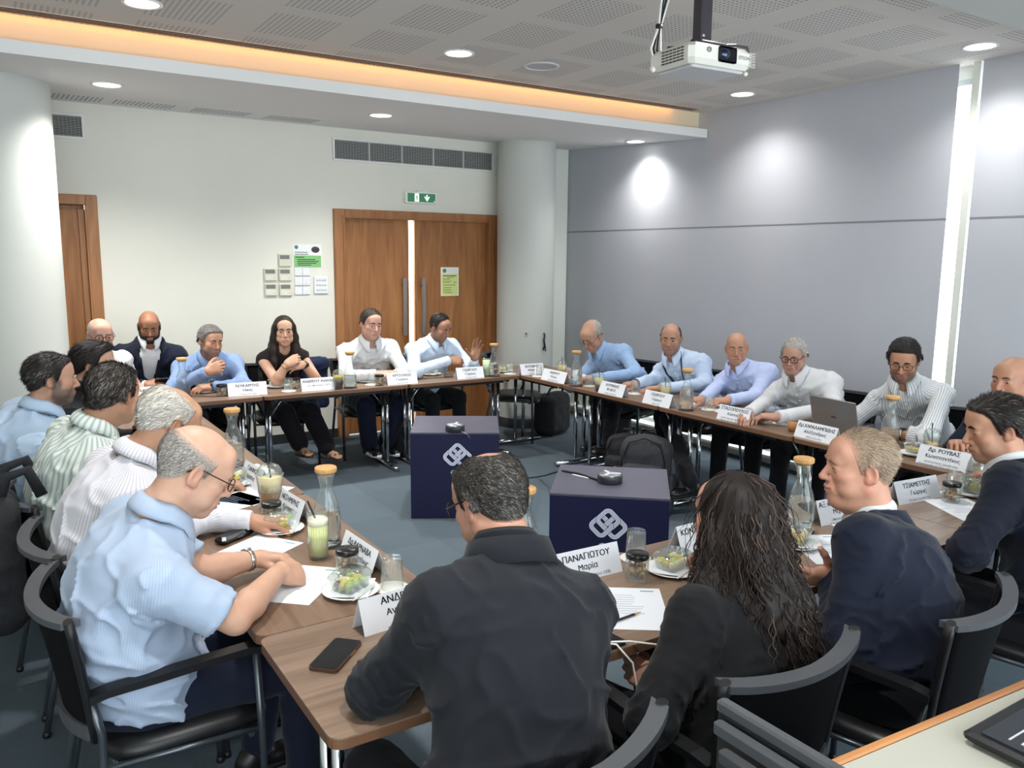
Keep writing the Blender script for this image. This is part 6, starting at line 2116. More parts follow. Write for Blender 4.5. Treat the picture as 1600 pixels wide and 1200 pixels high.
# navy jacket over a chair back beside the woman in black
coat = cloth_mat('coat_navy', '#1d2742')
e = empty('hanging_jacket', (2.36, 6.88, 0), 0, 'navy jacket draped over the chair of the man in white before the door', 'jacket')
blob('jacket_cloth', lambda F: (F.rbox((0, 0, .66), (.13, .05, .22), .045, 0), F.ell((0, -.02, .84), (.13, .06, .05), .04)), coat, e, lo=(-.3, -.2, .3), hi=(.3, .2, 1.0), disp=.014)

# presenter's desk at the lower right
desk_top = mat('desk_white', '#a0a095', .4)
dk_edge = mat('desk_wood_edge', '#a8713f', .4); wood_grain(dk_edge, '#b57d49', '#8f5d34', 'X', 2)
DZ_ = .98
d0, d1_ = U(1285, 1190, z=DZ_), U(1600, 1060, z=DZ_)
dv = nz([d1_[0] - d0[0], d1_[1] - d0[1], 0]); ang = math.atan2(dv[1], dv[0]); pn = np.array([dv[1], -dv[0], 0])
L0 = d0 - dv * .62; Ld = 1.75
e = empty('presenter_desk', (L0[0], L0[1], 0), ang, 'white topped desk with a wooden edge at the lower right', 'desk')
MB().box((Ld / 2, -.30, DZ_ - .022), (Ld, .565, .036)).build('desk_top', desk_top, e)
MB().box((Ld / 2, -.008, DZ_ - .021), (Ld, .016, .042), bev=.003).build('wooden_edge', dk_edge, e)
MB().box((Ld / 2, -.06, (DZ_ - .05) / 2), (Ld - .1, .02, DZ_ - .05)).build('front_board', mat('desk_board', '#2a2724', .6), e)
for xx in (.03, Ld - .03): MB().box((xx, -.30, (DZ_ - .04) / 2), (.03, .5, DZ_ - .04)).build('side_board', MATS['desk_board'], e)
# tilted screen on the desk, its dark display facing the presenter
s0 = U(1503, 1140, z=DZ_ + .02)
q = np.array([s0[0], s0[1], 0]) - L0 * [1, 1, 0]; u0 = q @ dv; v0 = q @ pn
e2 = empty('desk_screen', (s0[0], s0[1], DZ_), ang + math.radians(4), 'dark flat screen lying tilted on the white desk at the right edge', 'screen')
mb = MB().box((.20, -.15, .012), (.40, .30, .018), bev=.006); scn = mb.build('screen_case', mat('screen_case', '#17181a', .35), e2); 
MB().box((.20, -.155, .0225), (.372, .262, .002)).build('display', mat('screen_dark', '#2a2c31', .08, emit='#23262b', estr=.4), e2)
MB().box((.285, -.175, .0242), (.17, .13, .001)).build('window_picture', mat('screen_pic', '#4d5056', .2, emit='#4d5056', estr=.35), e2)
MB().box((.285, -.205, .0250), (.16, .02, .001)).build('picture_band', mat('screen_orange', '#b9854d', .2, emit='#9a7040', estr=.35), e2)
MB().box((.06, -.06, .0242), (.06, .003, .0008)).build('screen_text', mat('screen_text', '#9a9ca0', .3, emit='#9a9ca0', estr=.4), e2)
MB().box((.04, -.08, .0242), (.016, .006, .0008)).build('screen_text', MATS['screen_text'], e2)
# back of a monitor at the bottom, a slatted grey box
m0, m1 = U(1118, 1092, z=1.24), U(1292, 1196, z=1.24)
mv = nz(m1 - m0); ma = math.atan2(mv[1], mv[0]); ml = np.linalg.norm(m1 - m0) + .10
e3 = empty('monitor', (m0[0], m0[1], DZ_), ma, 'dark grey monitor seen from above and behind at the bottom edge', 'monitor')
gm = mat('monitor_grey', '#3e4044', .45); gk = mat('monitor_dark', '#17181a', .6)
MB().box((ml / 2, .008, .252), (ml, .016, .016), bev=.003).build('bezel', gm, e3)
MB().box((ml / 2, .008, .14), (ml - .004, .012, .21), bev=.003).build('panel_back', gk, e3)
MB().box((ml / 2 + .004, -.007, .232), (ml - .01, .014, .018), bev=.003).build('rear_step', gm, e3)
MB().box((ml / 2 + .012, -.022, .212), (ml - .04, .014, .018), bev=.003).build('rear_step', mat('monitor_mid', '#343639', .45), e3)
for i in range(8): MB().box((.05 + i * (ml - .08) / 8, -.034, .192), (.016, .008, .02)).build('vent_slot', gk, e3)
MB().box((ml / 2, .02, .015), (.12, .10, .03), bev=.01).build('stand', gk, e3)
MB().box((ml / 2, -.02, .10), (.05, .02, .16), bev=.006).build('stand_neck', gk, e3)
# ------------------------------------------------------------------ the people round the tables
C_ = cloth_mat
blue_s = C_('shirt_light_blue', '#aebfda'); white_s = C_('shirt_white', '#cbcdd0'); navy_j = C_('jacket_navy', '#161b2b', rough=.8); navy2_j = C_('jacket_dark_navy', '#101422', rough=.8); char_j = C_('jacket_charcoal', '#181a20', rough=.8)
DT = '#12131a'
def H(px, py, **k): return tuple(U(px, py, **k))
def tb(px, py, z=.035): return tuple(U(px, py, z=TBL + z))
ALL = {}


# --- left row, facing the middle (+X)
ALL['P5'] = person('person writing in a light blue short sleeved shirt and glasses, nearest on the left',
    H(305, 733, x=.47), hs=1.03, look=-4, pitch=-30, roll=0, hip=(.30, 2.50), face=2, s=1.05, fat=1.12, belly=.06, curve=.075, neckoff=(-.10, -.105), step=.0075, hstep=.0036, handstep=.0032,
    shirt=C_('shirt_p5', '#a6b4c9', '#9cabc2', .004, .4), sleeve='short', skin='#c9a08a', hair=dict(kind='fringe', col='#6f6a66', grey='#b3aca5', gamt=.55, top=.062, tilt=-.30, front=.045, thick=.004, n=9000, len=.009, wid=.0006, lift=.25, edge=.03, rough=.001),
    brow='#6b5f57', glasses=dict(col='#26221f', w=.024, h=.017, r=.0017), trousers='#151a2b',
    arms=dict(R=dict(E=H(368, 968, z=.775), w=H(437, 893, z=.795), d=(.5, .25, -.25), n=(.35, -.55, .75), pose='pen'),
              L=dict(E=H(318, 893, z=.80), w=H(402, 872, z=.785), d=(.55, -.42, .02), n=(-.1, .4, .9), pose='relaxed')),
    legs=dict(R=dict(k=(.74, 2.37, .50), a=(.74, 2.33, .10)), L=dict(k=(.74, 2.66, .50), a=(.68, 2.66, .10))), opts=dict(buttons=True, stubble=.12, stubcol='#8d7f78', wr=1.2))
ALL['P4'] = person('person with white hair in a white pinstriped shirt writing, second in the left row',
    H(264, 660, x=.50), hs=1.0, look=12, pitch=-28, hip=(.30, 3.03), face=4, s=1.06, fat=1.1, belly=.05, curve=.08, neckoff=(-.10, -.10), step=.008, hstep=.0040, handstep=.0036,
    shirt=C_('shirt_p4', '#d0cfd4', '#b5b2bf', .009, .3), skin='#b98d72', hair=dict(kind='fringe', col='#a39c92', grey='#d6d2ca', gamt=.6, top=.10, tilt=-.45, front=.05, thick=.009, n=7000, len=.02, wid=.0008, lift=.2, edge=.03), brow='#8d8379',
    arms=dict(R=dict(E=H(255, 846, z=.78), w=H(318, 812, z=.79), d=(.75, .30, -.15), n=(.0, -.35, .95), pose='pen'), L=dict(w=(.78, 3.02, .775), pose='relaxed')), opts=dict(wr=1.1))
ALL['P3'] = person('person with dark greying hair in a green striped shirt, seen from behind',
    H(178, 616, x=.40), hs=.98, look=38, pitch=-8, hip=(.25, 3.66), face=8, s=1.06, fat=1.06, curve=.07, neckoff=(-.08, -.115), step=.010, hstep=.0042,
    shirt=C_('shirt_p3', '#cfd4d1', '#a2b1a9', .019, .42), skin='#b58a70', hair=dict(col='#26211e', grey='#7d7670', gamt=.22, thick=.013, n=8000, len=.028, wid=.001, lift=.12), brow='#2a2320',
    arms=dict(R=dict(w=H(226, 662, z=.86), pose='relaxed', E=(.55, 3.35, .78)), L=dict(w=(.80, 3.66, .775), pose='relaxed')))
ALL['P1'] = person('person with dark hair and beard in a light blue shirt at the left edge',
    H(80, 592, x=.22), hs=.95, look=2, pitch=-4, hip=(.02, 4.30), face=6, s=1.06, fat=1.12, belly=.04, curve=.06, neckoff=(-.05, -.13), step=.0105,
    shirt=C_('shirt_p1', '#a9bdd4'), skin='#b58c77', hair=dict(col='#191615', grey='#6d6762', gamt=.12, thick=.011, n=6500, len=.026, lift=.1), brow='#1e1917', opts=dict(stubble=.8, stubcol='#4d4643'),
    arms=dict(R=dict(w=(.42, 4.02, .775), pose='relaxed'), L=dict(w=(.62, 4.36, .775), pose='relaxed')))
ALL['P2'] = person('person with swept dark hair in a black shirt on the far left',
    H(147, 570, x=.44), hs=.95, look=-14, pitch=-6, hip=(.16, 4.74), face=-4, s=1.05, fat=1.04, curve=.05, neckoff=(-.05, -.13),
    shirt=C_('shirt_black', '#17181b'), skin='#c39a84', hair=dict(col='#15110f', thick=.013, n=6500, len=.03, lift=.12, vol=[((0, .06, .10), .05, .016)]), brow='#15110f',
    arms=dict(R=dict(w=(.74, 4.50, .775), pose='relaxed'), L=dict(w=(.74, 4.80, .775), pose='clasp')))
ALL['P6'] = person('person with shaved head and dark glasses in white at the back left corner',
    H(157, 524, y=6.22), hs=.96, look=-82, pitch=-8, hip=(.66, 6.42), face=-58, s=1.03, fat=1.08, neckoff=(-.03, -.13),
    shirt=white_s, sleeve='short', skin='#c39a88', hair=dict(kind='fringe', col='#a1958d', gamt=.3, top=.10, tilt=-.3, front=.03, thick=.002, n=2500, len=.005, edge=.03), brow='#6d5d54', glasses=dict(col='#4a2226', w=.026, h=.019, r=.0024), opts=dict(stubble=.2, stubcol='#9c938d', buttons=False),
    arms=dict(R=dict(w=(.88, 6.14, .775), pose='relaxed'), L=dict(w=H(222, 612, z=.775), pose='relaxed', d=(.9, -.4, 0))))
# --- back row, facing the camera (-Y)
ALL['P7'] = person('person with shaved head and dark beard in navy suit looking at a phone',
    H(233, 509, y=6.72), hs=.92, look=-97, pitch=-24, hip=(1.02, 6.98), face=-96, s=1.05, fat=1.0, neckoff=(-.04, -.13), top='jacket', inner=white_s,
    shirt=navy_j, skin='#9b6f56', hair=dict(kind='fringe', col='#5c4638', gamt=.0, top=.055, tilt=-.4, front=.03, thick=.0015, n=1500, len=.004, edge=.04), brow='#1c1512', beard=dict(col='#241c18', thick=.009), eyes=True,
    arms=dict(R=dict(w=(.95, 6.53, .80), d=(.75, -.3, .1), n=(-.1, -.6, .6), pose='grip'), L=dict(w=(1.22, 6.53, .79), d=(-.75, -.3, .15), n=(.2, -.6, .6), pose='grip')), opts=dict(lapel=True, open=.35, vdepth=.06))
ALL['P8'] = person('person with grey hair and short beard in a blue shirt drinking from a glass',
    H(329, 533, y=6.42), hs=.95, look=-72, pitch=-10, roll=-4, hip=(1.45, 6.86), face=-92, s=1.05, fat=1.02, shrug=-.03, curve=.05, neckoff=(-.07, -.12),
    shirt=C_('shirt_mid_blue', '#7d94bb'), skin='#bd9079', hair=dict(col='#4a4542', grey='#8f8b87', gamt=.5, thick=.014, n=5000, len=.02), brow='#3a302b', opts=dict(stubble=.6, stubcol='#5f5853', open=.45),
    arms=dict(R=dict(E=H(272, 606, z=.79), w=H(322, 581, y=6.20), d=(.85, -.2, .35), n=(-.45, -.85, .2), pose='grip'), L=dict(E=H(381, 602, z=.785), w=H(333, 604, z=.775), d=(-.95, -.1, 0), n=(0, -.2, 1), pose='relaxed')))
ALL['P9'] = person('person with long straight dark hair in a black sleeveless top, hands clasped',
    H(444, 517, y=6.56), hs=.98, look=-102, pitch=-3, hip=(2.06, 6.90), face=-95, s=.98, fat=.93, sw=.168, curve=.02, neckoff=(-.035, -.135), collar=False, sleeve='none',
    shirt=C_('top_black_brown', '#211c1c'), skin='#c79f88', hair=None, brow='#241b17', trousers='#17151a', opts=dict(vneck=True, vdepth=.10, lip='#a8564e', buttons=False, feet=True, wide=1.25, open=.75, nose=.92, neck=.84, hfat=.93, hem=.0),
    gaze=(.45, 1, .05),
    arms=dict(R=dict(E=H(432, 596, y=6.36), w=H(447, 570, y=6.30), d=(.75, -.1, .42), n=(-.4, -.85, .35), pose='clasp'), L=dict(E=H(497, 596, y=6.42), w=H(474, 569, y=6.34), d=(-.85, -.2, -.05), n=(.1, -.75, .6), pose='relaxed')),
    legs=dict(R=dict(k=(1.98, 6.48, .49), a=H(468, 692, y=6.40), f=(.3, -1, 0)), L=dict(k=(2.18, 6.46, .49), a=H(510, 697, y=6.28), f=(.5, -1, 0))))
ALL['P10'] = person('person with short dark hair in a white shirt before the left door leaf',
    H(580, 506, y=6.50), hs=1.03, look=-88, pitch=-10, roll=-3, hip=(2.82, 6.88), face=-96, s=1.08, fat=1.06, neckoff=(-.05, -.13),
    shirt=white_s, skin='#c79d8c', hair=dict(col='#2f2520', thick=.009, n=5500, len=.016, recede=.025, widow=.0), brow='#33281f', opts=dict(open=.5, solecol='#e6e6e6', sole=.028, wide=1.15),
    trousers='#161a2c',
    arms=dict(R=dict(E=H(541, 588, y=6.36), w=H(588, 585, y=6.24), d=(.9, -.4, .0), n=(-.1, -.5, .85), pose='clasp'), L=dict(E=H(634, 584, y=6.36), w=H(619, 584, y=6.25), d=(-.95, -.3, .05), n=(.1, -.5, .85), pose='relaxed')),
    legs=dict(R=dict(k=(2.66, 6.44, .50), a=H(577, 692, y=6.40), f=(.12, -1, 0)), L=dict(k=(2.98, 6.42, .50), a=H(603, 690, y=6.42), f=(.2, -1, 0))))
ALL['P11'] = person('person with receding dark hair in pale blue raising a hand before the door',
    H(688, 511, y=6.48), hs=.96, look=-68, pitch=-26, roll=4, hip=(3.42, 6.86), face=-88, s=1.05, fat=1.1, belly=.04, curve=.05, neckoff=(-.07, -.12),
    shirt=C_('shirt_pale_blue', '#c3d4ea'), skin='#a87d66', hair=dict(col='#1b1715', thick=.010, n=5000, len=.018, recede=.005), brow='#1f1916', opts=dict(stubble=.35, stubcol='#5b4d45', open=.3, nose=1.1),
    arms=dict(R=dict(E=H(648, 580, z=.80), w=H(702, 563, y=6.22), d=(.85, -.3, -.05), n=(.1, -.75, .6), pose='pen'), L=dict(E=H(739, 576, y=6.30), w=H(741, 562, y=6.22), d=(.15, -.1, .95), n=(.3, .85, .1), pose='open')))
# --- right row, facing the middle (-X)
ALL['P12'] = person('person with thin grey hair and glasses in light blue reading at the far right',
    H(924, 524, x=4.50), hs=1.05, look=196, pitch=-36, hip=(4.92, 5.55), face=188, s=1.06, fat=1.02, shrug=-.045, sw=.176, curve=.06, neckoff=(-.09, -.115),
    shirt=C_('shirt_sky', '#92aed4'), skin='#c09580', hair=dict(kind='fringe', col='#8c8781', grey='#bdb8b2', gamt=.5, top=.085, tilt=-.5, front=.025, thick=.007, n=4500, len=.016, edge=.02), brow='#6b6059', glasses=dict(col='#33302e', w=.022, h=.014, r=.0015, fwd=.006, z=-.006), opts=dict(open=.25),
    arms=dict(R=dict(w=(4.30, 5.78, .775), d=(-.8, -.5, 0), pose='relaxed'), L=dict(w=H(925, 592, z=.775), E=(4.62, 5.22, .80), d=(-.9, .35, 0), pose='pen')),
    legs=dict(R=dict(k=(4.52, 5.62, .50), a=H(932, 684, x=4.36), f=(-1, -.1, 0)), L=dict(k=(4.50, 5.36, .50), a=H(950, 690, x=4.24), f=(-1, -.1, 0))), trousers='#191a1f')
ALL['P13'] = person('person with balding head and dark lanyard over a pale blue shirt',
    H(1048, 529, x=4.62), hs=.99, look=218, pitch=-8, hip=(5.02, 4.78), face=196, s=1.06, fat=1.04, shrug=-.045, sw=.176, curve=.03, neckoff=(-.05, -.13),
    shirt=C_('shirt_p13', '#c2d2ea', '#b3c6e2', .008, .4), skin='#b88c76', hair=dict(kind='fringe', col='#2b2421', gamt=.15, top=.095, tilt=-.2, front=.015, thick=.006, n=4000, len=.012), brow='#2c231e', opts=dict(stubble=.45, stubcol='#6b5f58', nose=1.12, open=.5),
    arms=dict(R=dict(w=H(992, 600, z=.775), E=(4.70, 5.02, .79), d=(-.95, .1, 0), pose='relaxed'), L=dict(w=H(1032, 607, z=.775), E=(4.75, 4.55, .79), d=(-.9, .45, 0), pose='relaxed')),
    legs=dict(R=dict(k=(4.60, 4.86, .50), a=(4.62, 4.86, .10)), L=dict(k=(4.42, 4.60, .52), a=H(1078, 752, x=4.05), f=(-1, .1, 0))))
ALL['P14'] = person('person with a bald head in a lilac blue shirt in the right row',
    H(1151, 544, x=4.78), hs=.99, look=222, pitch=-6, roll=3, hip=(5.05, 4.18), face=192, s=1.06, fat=1.08, belly=.05, shrug=-.045, sw=.176, curve=.04, neckoff=(-.03, -.13),
    shirt=C_('shirt_lilac', '#b7c4ea'), skin='#bd9078', hair=dict(kind='fringe', col='#8d8077', gamt=.3, top=.02, tilt=-.2, front=-.01, thick=.002, n=1500, len=.004, edge=.04), brow='#5c4c42', opts=dict(open=.5, nose=1.1),
    arms=dict(R=dict(w=H(1098, 624, z=.78), E=(4.86, 4.48, .80), d=(-.9, .2, 0), pose='relaxed'), L=dict(w=(4.40, 3.98, .78), d=(-.9, .3, 0), pose='relaxed')))
ALL['P15'] = person('person with grey hair and black framed glasses in a plain white shirt behind the laptop',
    H(1240, 556, x=4.66), hs=.93, look=203, pitch=-14, hip=(5.02, 3.58), face=190, s=1.06, fat=1.12, belly=.05, shrug=-.045, sw=.176, curve=.04, neckoff=(-.05, -.13),
    shirt=white_s, skin='#bb8f7c', hair=dict(col='#8a847f', grey='#b9b4ae', gamt=.4, thick=.012, n=5500, len=.018, recede=.03), brow='#6d625a', glasses=dict(col='#141414', w=.026, h=.020, r=.0026), opts=dict(open=.4, stubble=.15, stubcol='#8c7f78', hfat=1.08),
    arms=dict(R=dict(w=H(1170, 645, z=.785), E=(4.72, 3.86, .80), d=(-.85, -.45, -.02), pose='relaxed'), L=dict(w=H(1215, 652, z=.785), E=(4.68, 3.32, .80), d=(-.55, .85, .02), pose='relaxed')))
ALL['P16'] = person('person smiling with dark hair and glasses in a white shirt with thin dark stripes',
    H(1412, 562, x=4.66), hs=1.02, look=206, pitch=-22, hstep=.0044, hip=(5.02, 2.86), face=200, s=1.05, fat=1.02, shrug=-.04, sw=.18, curve=.04, neckoff=(-.06, -.125), step=.0085, sleeve='roll',
    shirt=C_('shirt_p16', '#d0d2d4', '#727d89', .013, .2), skin='#b98b72', hair=dict(col='#1a1513', thick=.012, n=6000, len=.018, lift=.12, vol=[((0, .05, .10), .05, .010)]), brow='#1d1714', glasses=dict(col='#2b2a2a', w=.025, h=.0175, r=.0018), opts=dict(stubble=.6, stubcol='#4a403a', smile=1.0, open=.3, vdepth=.07),
    arms=dict(R=dict(w=(4.36, 3.10, .785), d=(-.9, .1, 0), pose='relaxed'), L=dict(w=H(1403, 679, z=.785), E=H(1448, 684, z=.80), d=(-.75, .65, 0), pose='relaxed')))
ALL['P17'] = person('person with a balding head in profile at the right edge, partly cut by the frame',
    H(1580, 594, x=4.60), hs=1.05, look=176, pitch=-4, hip=(4.98, 2.12), face=180, s=1.10, fat=1.05, neckoff=(-.05, -.13), step=.011,
    shirt=navy_j, top='jacket', inner=white_s, skin='#b98a72', hair=dict(kind='fringe', col='#5d534c', gamt=.4, top=.05, tilt=-.35, front=.02, thick=.004, n=3000, len=.01), brow='#4d4038',
    arms=dict(R=dict(w=(4.34, 2.32, .78), pose='relaxed'), L=dict(w=(4.34, 1.98, .78), pose='relaxed')))
# --- near row, seen from behind (+Y)
ALL['P18'] = person('person with dark hair in a navy suit at the right edge, face turned left',
    H(1556, 668, y=1.60), hs=1.05, look=140, pitch=-14, hip=(3.14, 1.28), face=98, s=1.05, fat=1.06, curve=.06, nlat=-.02, neckoff=(-.06, -.145), top='jacket', inner=white_s, step=.0085, hstep=.0040,
    shirt=navy2_j, skin='#b98b72', hair=dict(col='#17120f', grey='#6d655e', gamt=.1, thick=.012, n=8000, len=.026, lift=.1), brow='#1a1411', opts=dict(open=.3, stubble=.2, stubcol='#6d5b50'),
    arms=dict(L=dict(w=(3.12, 1.60, .61), E=H(1512, 862, y=1.46), d=(.3, .9, 0), pose='relaxed'), R=dict(w=(3.62, 1.66, .79), pose='relaxed')))
ALL['P19'] = person('person with thin fair hair in a navy suit speaking, left hand open over the table',
    H(1343, 729, y=1.55), hs=1.03, look=143, pitch=-2, hip=(2.24, 1.30), face=102, s=1.04, fat=1.10, curve=.05, nlat=-.03, neckoff=(-.045, -.165), top='jacket', inner=white_s, step=.0082, hstep=.0036, handstep=.0032,
    shirt=navy_j, skin='#c4937d', hair=dict(col='#7d6753', grey='#ab9a86', gamt=.45, thick=.004, n=11000, len=.020, wid=.0006, lift=.05, recede=.012, edge=.022), brow='#8d6f58', opts=dict(hfat=1.08, neck=1.08, open=.55, smile=.25),
    arms=dict(L=dict(E=H(1318, 1000, y=1.36), w=H(1300, 902, y=1.53), d=(-.88, .30, .10), n=(.1, -.70, -.62), pose='open'), R=dict(w=(2.75, 1.70, .79), pose='relaxed')))
ALL['P20'] = person('person with long curly dark hair in a black jacket, seen from behind',
    H(1144, 812, y=1.48), hs=1.06, shrug=-.05, look=88, pitch=-1, hip=(1.55, 1.36), face=92, s=.98, fat=.95, curve=.04, neckoff=(-.03, -.155), top='jacket', inner=None, step=.0085,
    shirt=C_('jacket_black', '#131316', rough=.85), skin='#b98b76', hair=None, brow='#241a15', opts=dict(jv=True, hfat=.93, neck=.85),
    arms=dict(L=dict(E=H(1018, 1125, y=1.34), w=H(1028, 1068, y=1.53), d=(-.15, .9, .1), n=(-.8, .1, .5), pose='relaxed'), R=dict(w=(1.90, 1.70, .79), pose='relaxed', E=(1.86, 1.5, .74))))
ALL['P21'] = person('person with thinning dark hair in a charcoal suit, seen from behind',
    H(766, 783, y=1.62), hs=.96, look=101, pitch=-22, hip=(.84, 1.32), face=86, s=1.06, fat=1.04, sw=.172, curve=.06, neckoff=(-.085, -.10), top='jacket', inner=None, step=.0075, hstep=.0036,
    shirt=char_j, skin='#b98c76', hair=dict(col='#1d1a18', grey='#77716b', gamt=.22, thick=.008, n=13000, len=.018, wid=.0006, lift=.10, crownthin=True), brow='#1d1714', glasses=dict(col='#101010', w=.026, h=.02, r=.0024), opts=dict(neck=1.05),
    arms=dict(L=dict(E=H(588, 1075, z=.785), w=H(700, 985, z=.785), d=(.9, .4, 0), pose='relaxed'), R=dict(E=(1.08, 1.56, .80), w=(.96, 1.82, .79), d=(-.6, .8, 0), pose='relaxed')))
# ------------------------------------------------------------------ long hair, things worn and held
def local_field_obj(name, P, F, disp, col, var=.35, mt=None, parent=None, clip=None):
    if disp: F.displace(disp, .03)
    v, q = F.mesh()
    if clip is not None:
        k = clip(v)[q].all(1); q = q[k]; u, inv = np.unique(q, return_inverse=True); v = v[u]; q = inv.reshape(-1, 4)
    a = np.arctan2(v[:, 0], v[:, 1] + .02)
    n = vnoise(np.stack([np.cos(a) * 26 + 40, np.sin(a) * 26 + 40, v[:, 2] * 5 + 9], 1).astype(np.float32))
    c = np.tile(np.array(lin(col)), (len(v), 1)) * (1 + var * n)[:, None]
    me = np_mesh(name, P['hd'](v), q); set_col(me, c)
    return add_obj(name, me, mt or HAIR, parent or P['root'])


# woman with straight hair, parted in the middle
P = ALL['P9']
F = Field((-.15, -.16, -.36), (.15, .13, .15), .0055)
F.ell((0, -.018, .036), (.086, .107, .093), 0)
for s_ in (-1, 1):
    F.chain([(s_ * .066, .012, .03), (s_ * .080, -.004, -.06), (s_ * .088, .004, -.16), (s_ * .085, .040, -.25), (s_ * .080, .055, -.30)], [.026, .031, .036, .026, .010], .03)
    F.chain([(s_ * .05, -.06, .0), (s_ * .07, -.06, -.14), (s_ * .07, -.055, -.26)], [.05, .05, .03], .04)
F.ell((0, .10, -.035), (.060, .095, .098), .008, 'sub')
F.ell((0, .115, .045), (.040, .06, .04), .012, 'sub')
F.cone((0, .09, .12), (0, -.01, .135), .006, .002, .01, 'sub')
local_field_obj('hair', P, F, lambda p: -.0032 * vnoise(np.stack([np.cos(np.arctan2(p[:, 0], p[:, 1] + .02)) * 17 + 40, np.sin(np.arctan2(p[:, 0], p[:, 1] + .02)) * 17 + 40, p[:, 2] * 5], 1).astype(np.float32)), '#241a17', .5)
gold = mat('gold', '#c79a58', .3, metal=.9); steel = mat('watch_steel', '#b9b6ae', .25, metal=.9); wblack = mat('watch_black', '#101012', .35)
MB().ball(tuple(P['hd']((.083, .012, -.05))), .008, 8, 6).build('earring', mat('pearl', '#e6ded2', .2), P['root'])
def bracelet(P, k, m, r, w, name, face=None, off=.03):
    a = P['arm'][k]; d = nz(a['W'] - a['E']); c = a['W'] - d * off - P['O']
    mb = MB(); mb.lathe([(r, -w), (r + .0035, -w * .9), (r + .0035, w * .9), (r, w)], 20, c=tuple(c), M=Vector((0, 0, 1)).rotation_difference(Vector(d)).to_matrix())
    e = mb.build(name, m, P['root'])
    if face:
        n = nz(np.array(a['n'], float) - d * np.dot(a['n'], d)); p = c + n * (r + .004)
        MB().lathe([(0, .004), (.016, .003), (.018, -.004)], 16, c=tuple(p), M=Vector((0, 0, 1)).rotation_difference(Vector(n)).to_matrix()).build('watch_face', face, e)
    return e
bracelet(P, 'R', gold, .029, .004, 'bracelet', off=.015); bracelet(P, 'L', wblack, .029, .010, 'wristwatch', wblack, off=.015)
# sandals
for k in 'LR':
    a_ = P['A']
leg_ = [H(468, 692, y=6.40), H(510, 697, y=6.28)]
for p_, f in zip(leg_, ((.3, -1, 0), (.5, -1, 0))):
    p_ = np.array(p_) - P['O']; f = nz(f); lx_ = np.cross(UP, f)
    mb = MB(); n = 16
    out = [p_ + f * (.055 + .12 * math.cos(2 * PI * i / n)) + lx_ * .042 * math.sin(2 * PI * i / n) for i in range(n)]
    z0 = p_[2] - .100
    mb.add([(*o[:2], z0) for o in out] + [(*o[:2], z0 + .016) for o in out], [list(range(n))[::-1], list(range(n, 2 * n))] + [[i, (i + 1) % n, n + (i + 1) % n, n + i] for i in range(n)])
    sd = mb.build('sandal', mat('sandal', '#4a3a2e', .5), P['root'])
    for t_ in (.06, .115):
        c = p_ + f * t_; MB().tube([(*(c + lx_ * .040)[:2], z0 + .014), (*(c + lx_ * .026)[:2], z0 + .046), (*c[:2], z0 + .056), (*(c - lx_ * .026)[:2], z0 + .046), (*(c - lx_ * .040)[:2], z0 + .014)], .009, 6, flat=.5).build('sandal_strap', mat('sandal_strap', '#5d4c3c', .5), sd)

# woman with long curls, seen from behind
P = ALL['P20']
F = Field((-.19, -.24, -.46), (.19, .13, .15), .0065)
F.ell((0, -.018, .036), (.086, .107, .094), 0)
F.ell((0, -.055, -.06), (.118, .085, .12), .04)
F.chain([(0, -.065, -.10), (.0, -.115, -.20), (.0, -.15, -.30)], [.095, .090, .055], .05)
for s_ in (-1, 1): F.chain([(s_ * .075, -.01, -.02), (s_ * .120, -.055, -.13), (s_ * .135, -.105, -.22), (s_ * .12, -.13, -.30)], [.032, .042, .040, .014], .03)
F.ell((0, .10, -.04), (.062, .095, .10), .008, 'sub')
def curl_disp(p):
    a = np.arctan2(p[:, 0], -p[:, 1] - .02)
    n = vnoise(np.stack([a * 9 + 20 + .8 * np.sin(p[:, 2] * 50), p[:, 2] * 9 + 5, a * 3 + 9], 1).astype(np.float32))
    return -.012 * n * sstep(.12, -.05, p[:, 2])
hb = local_field_obj('hair', P, F, curl_disp, '#1b1412', .5)
rs = np.random.default_rng(3)
hv, hq = F.mesh(); A_ = hv[hq]; nn_ = np.cross(A_[:, 2] - A_[:, 0], A_[:, 3] - A_[:, 1]); nn_ /= np.linalg.norm(nn_, axis=1, keepdims=True) + 1e-9; ce = A_.mean(1)
ok = np.nonzero((ce[:, 2] > -.27) & (ce[:, 1] < .02))[0]
VV = []; QQ = []; CC = []
base_c = np.array(lin('#2a1f1b')); lite = np.array(lin('#5d4b43'))
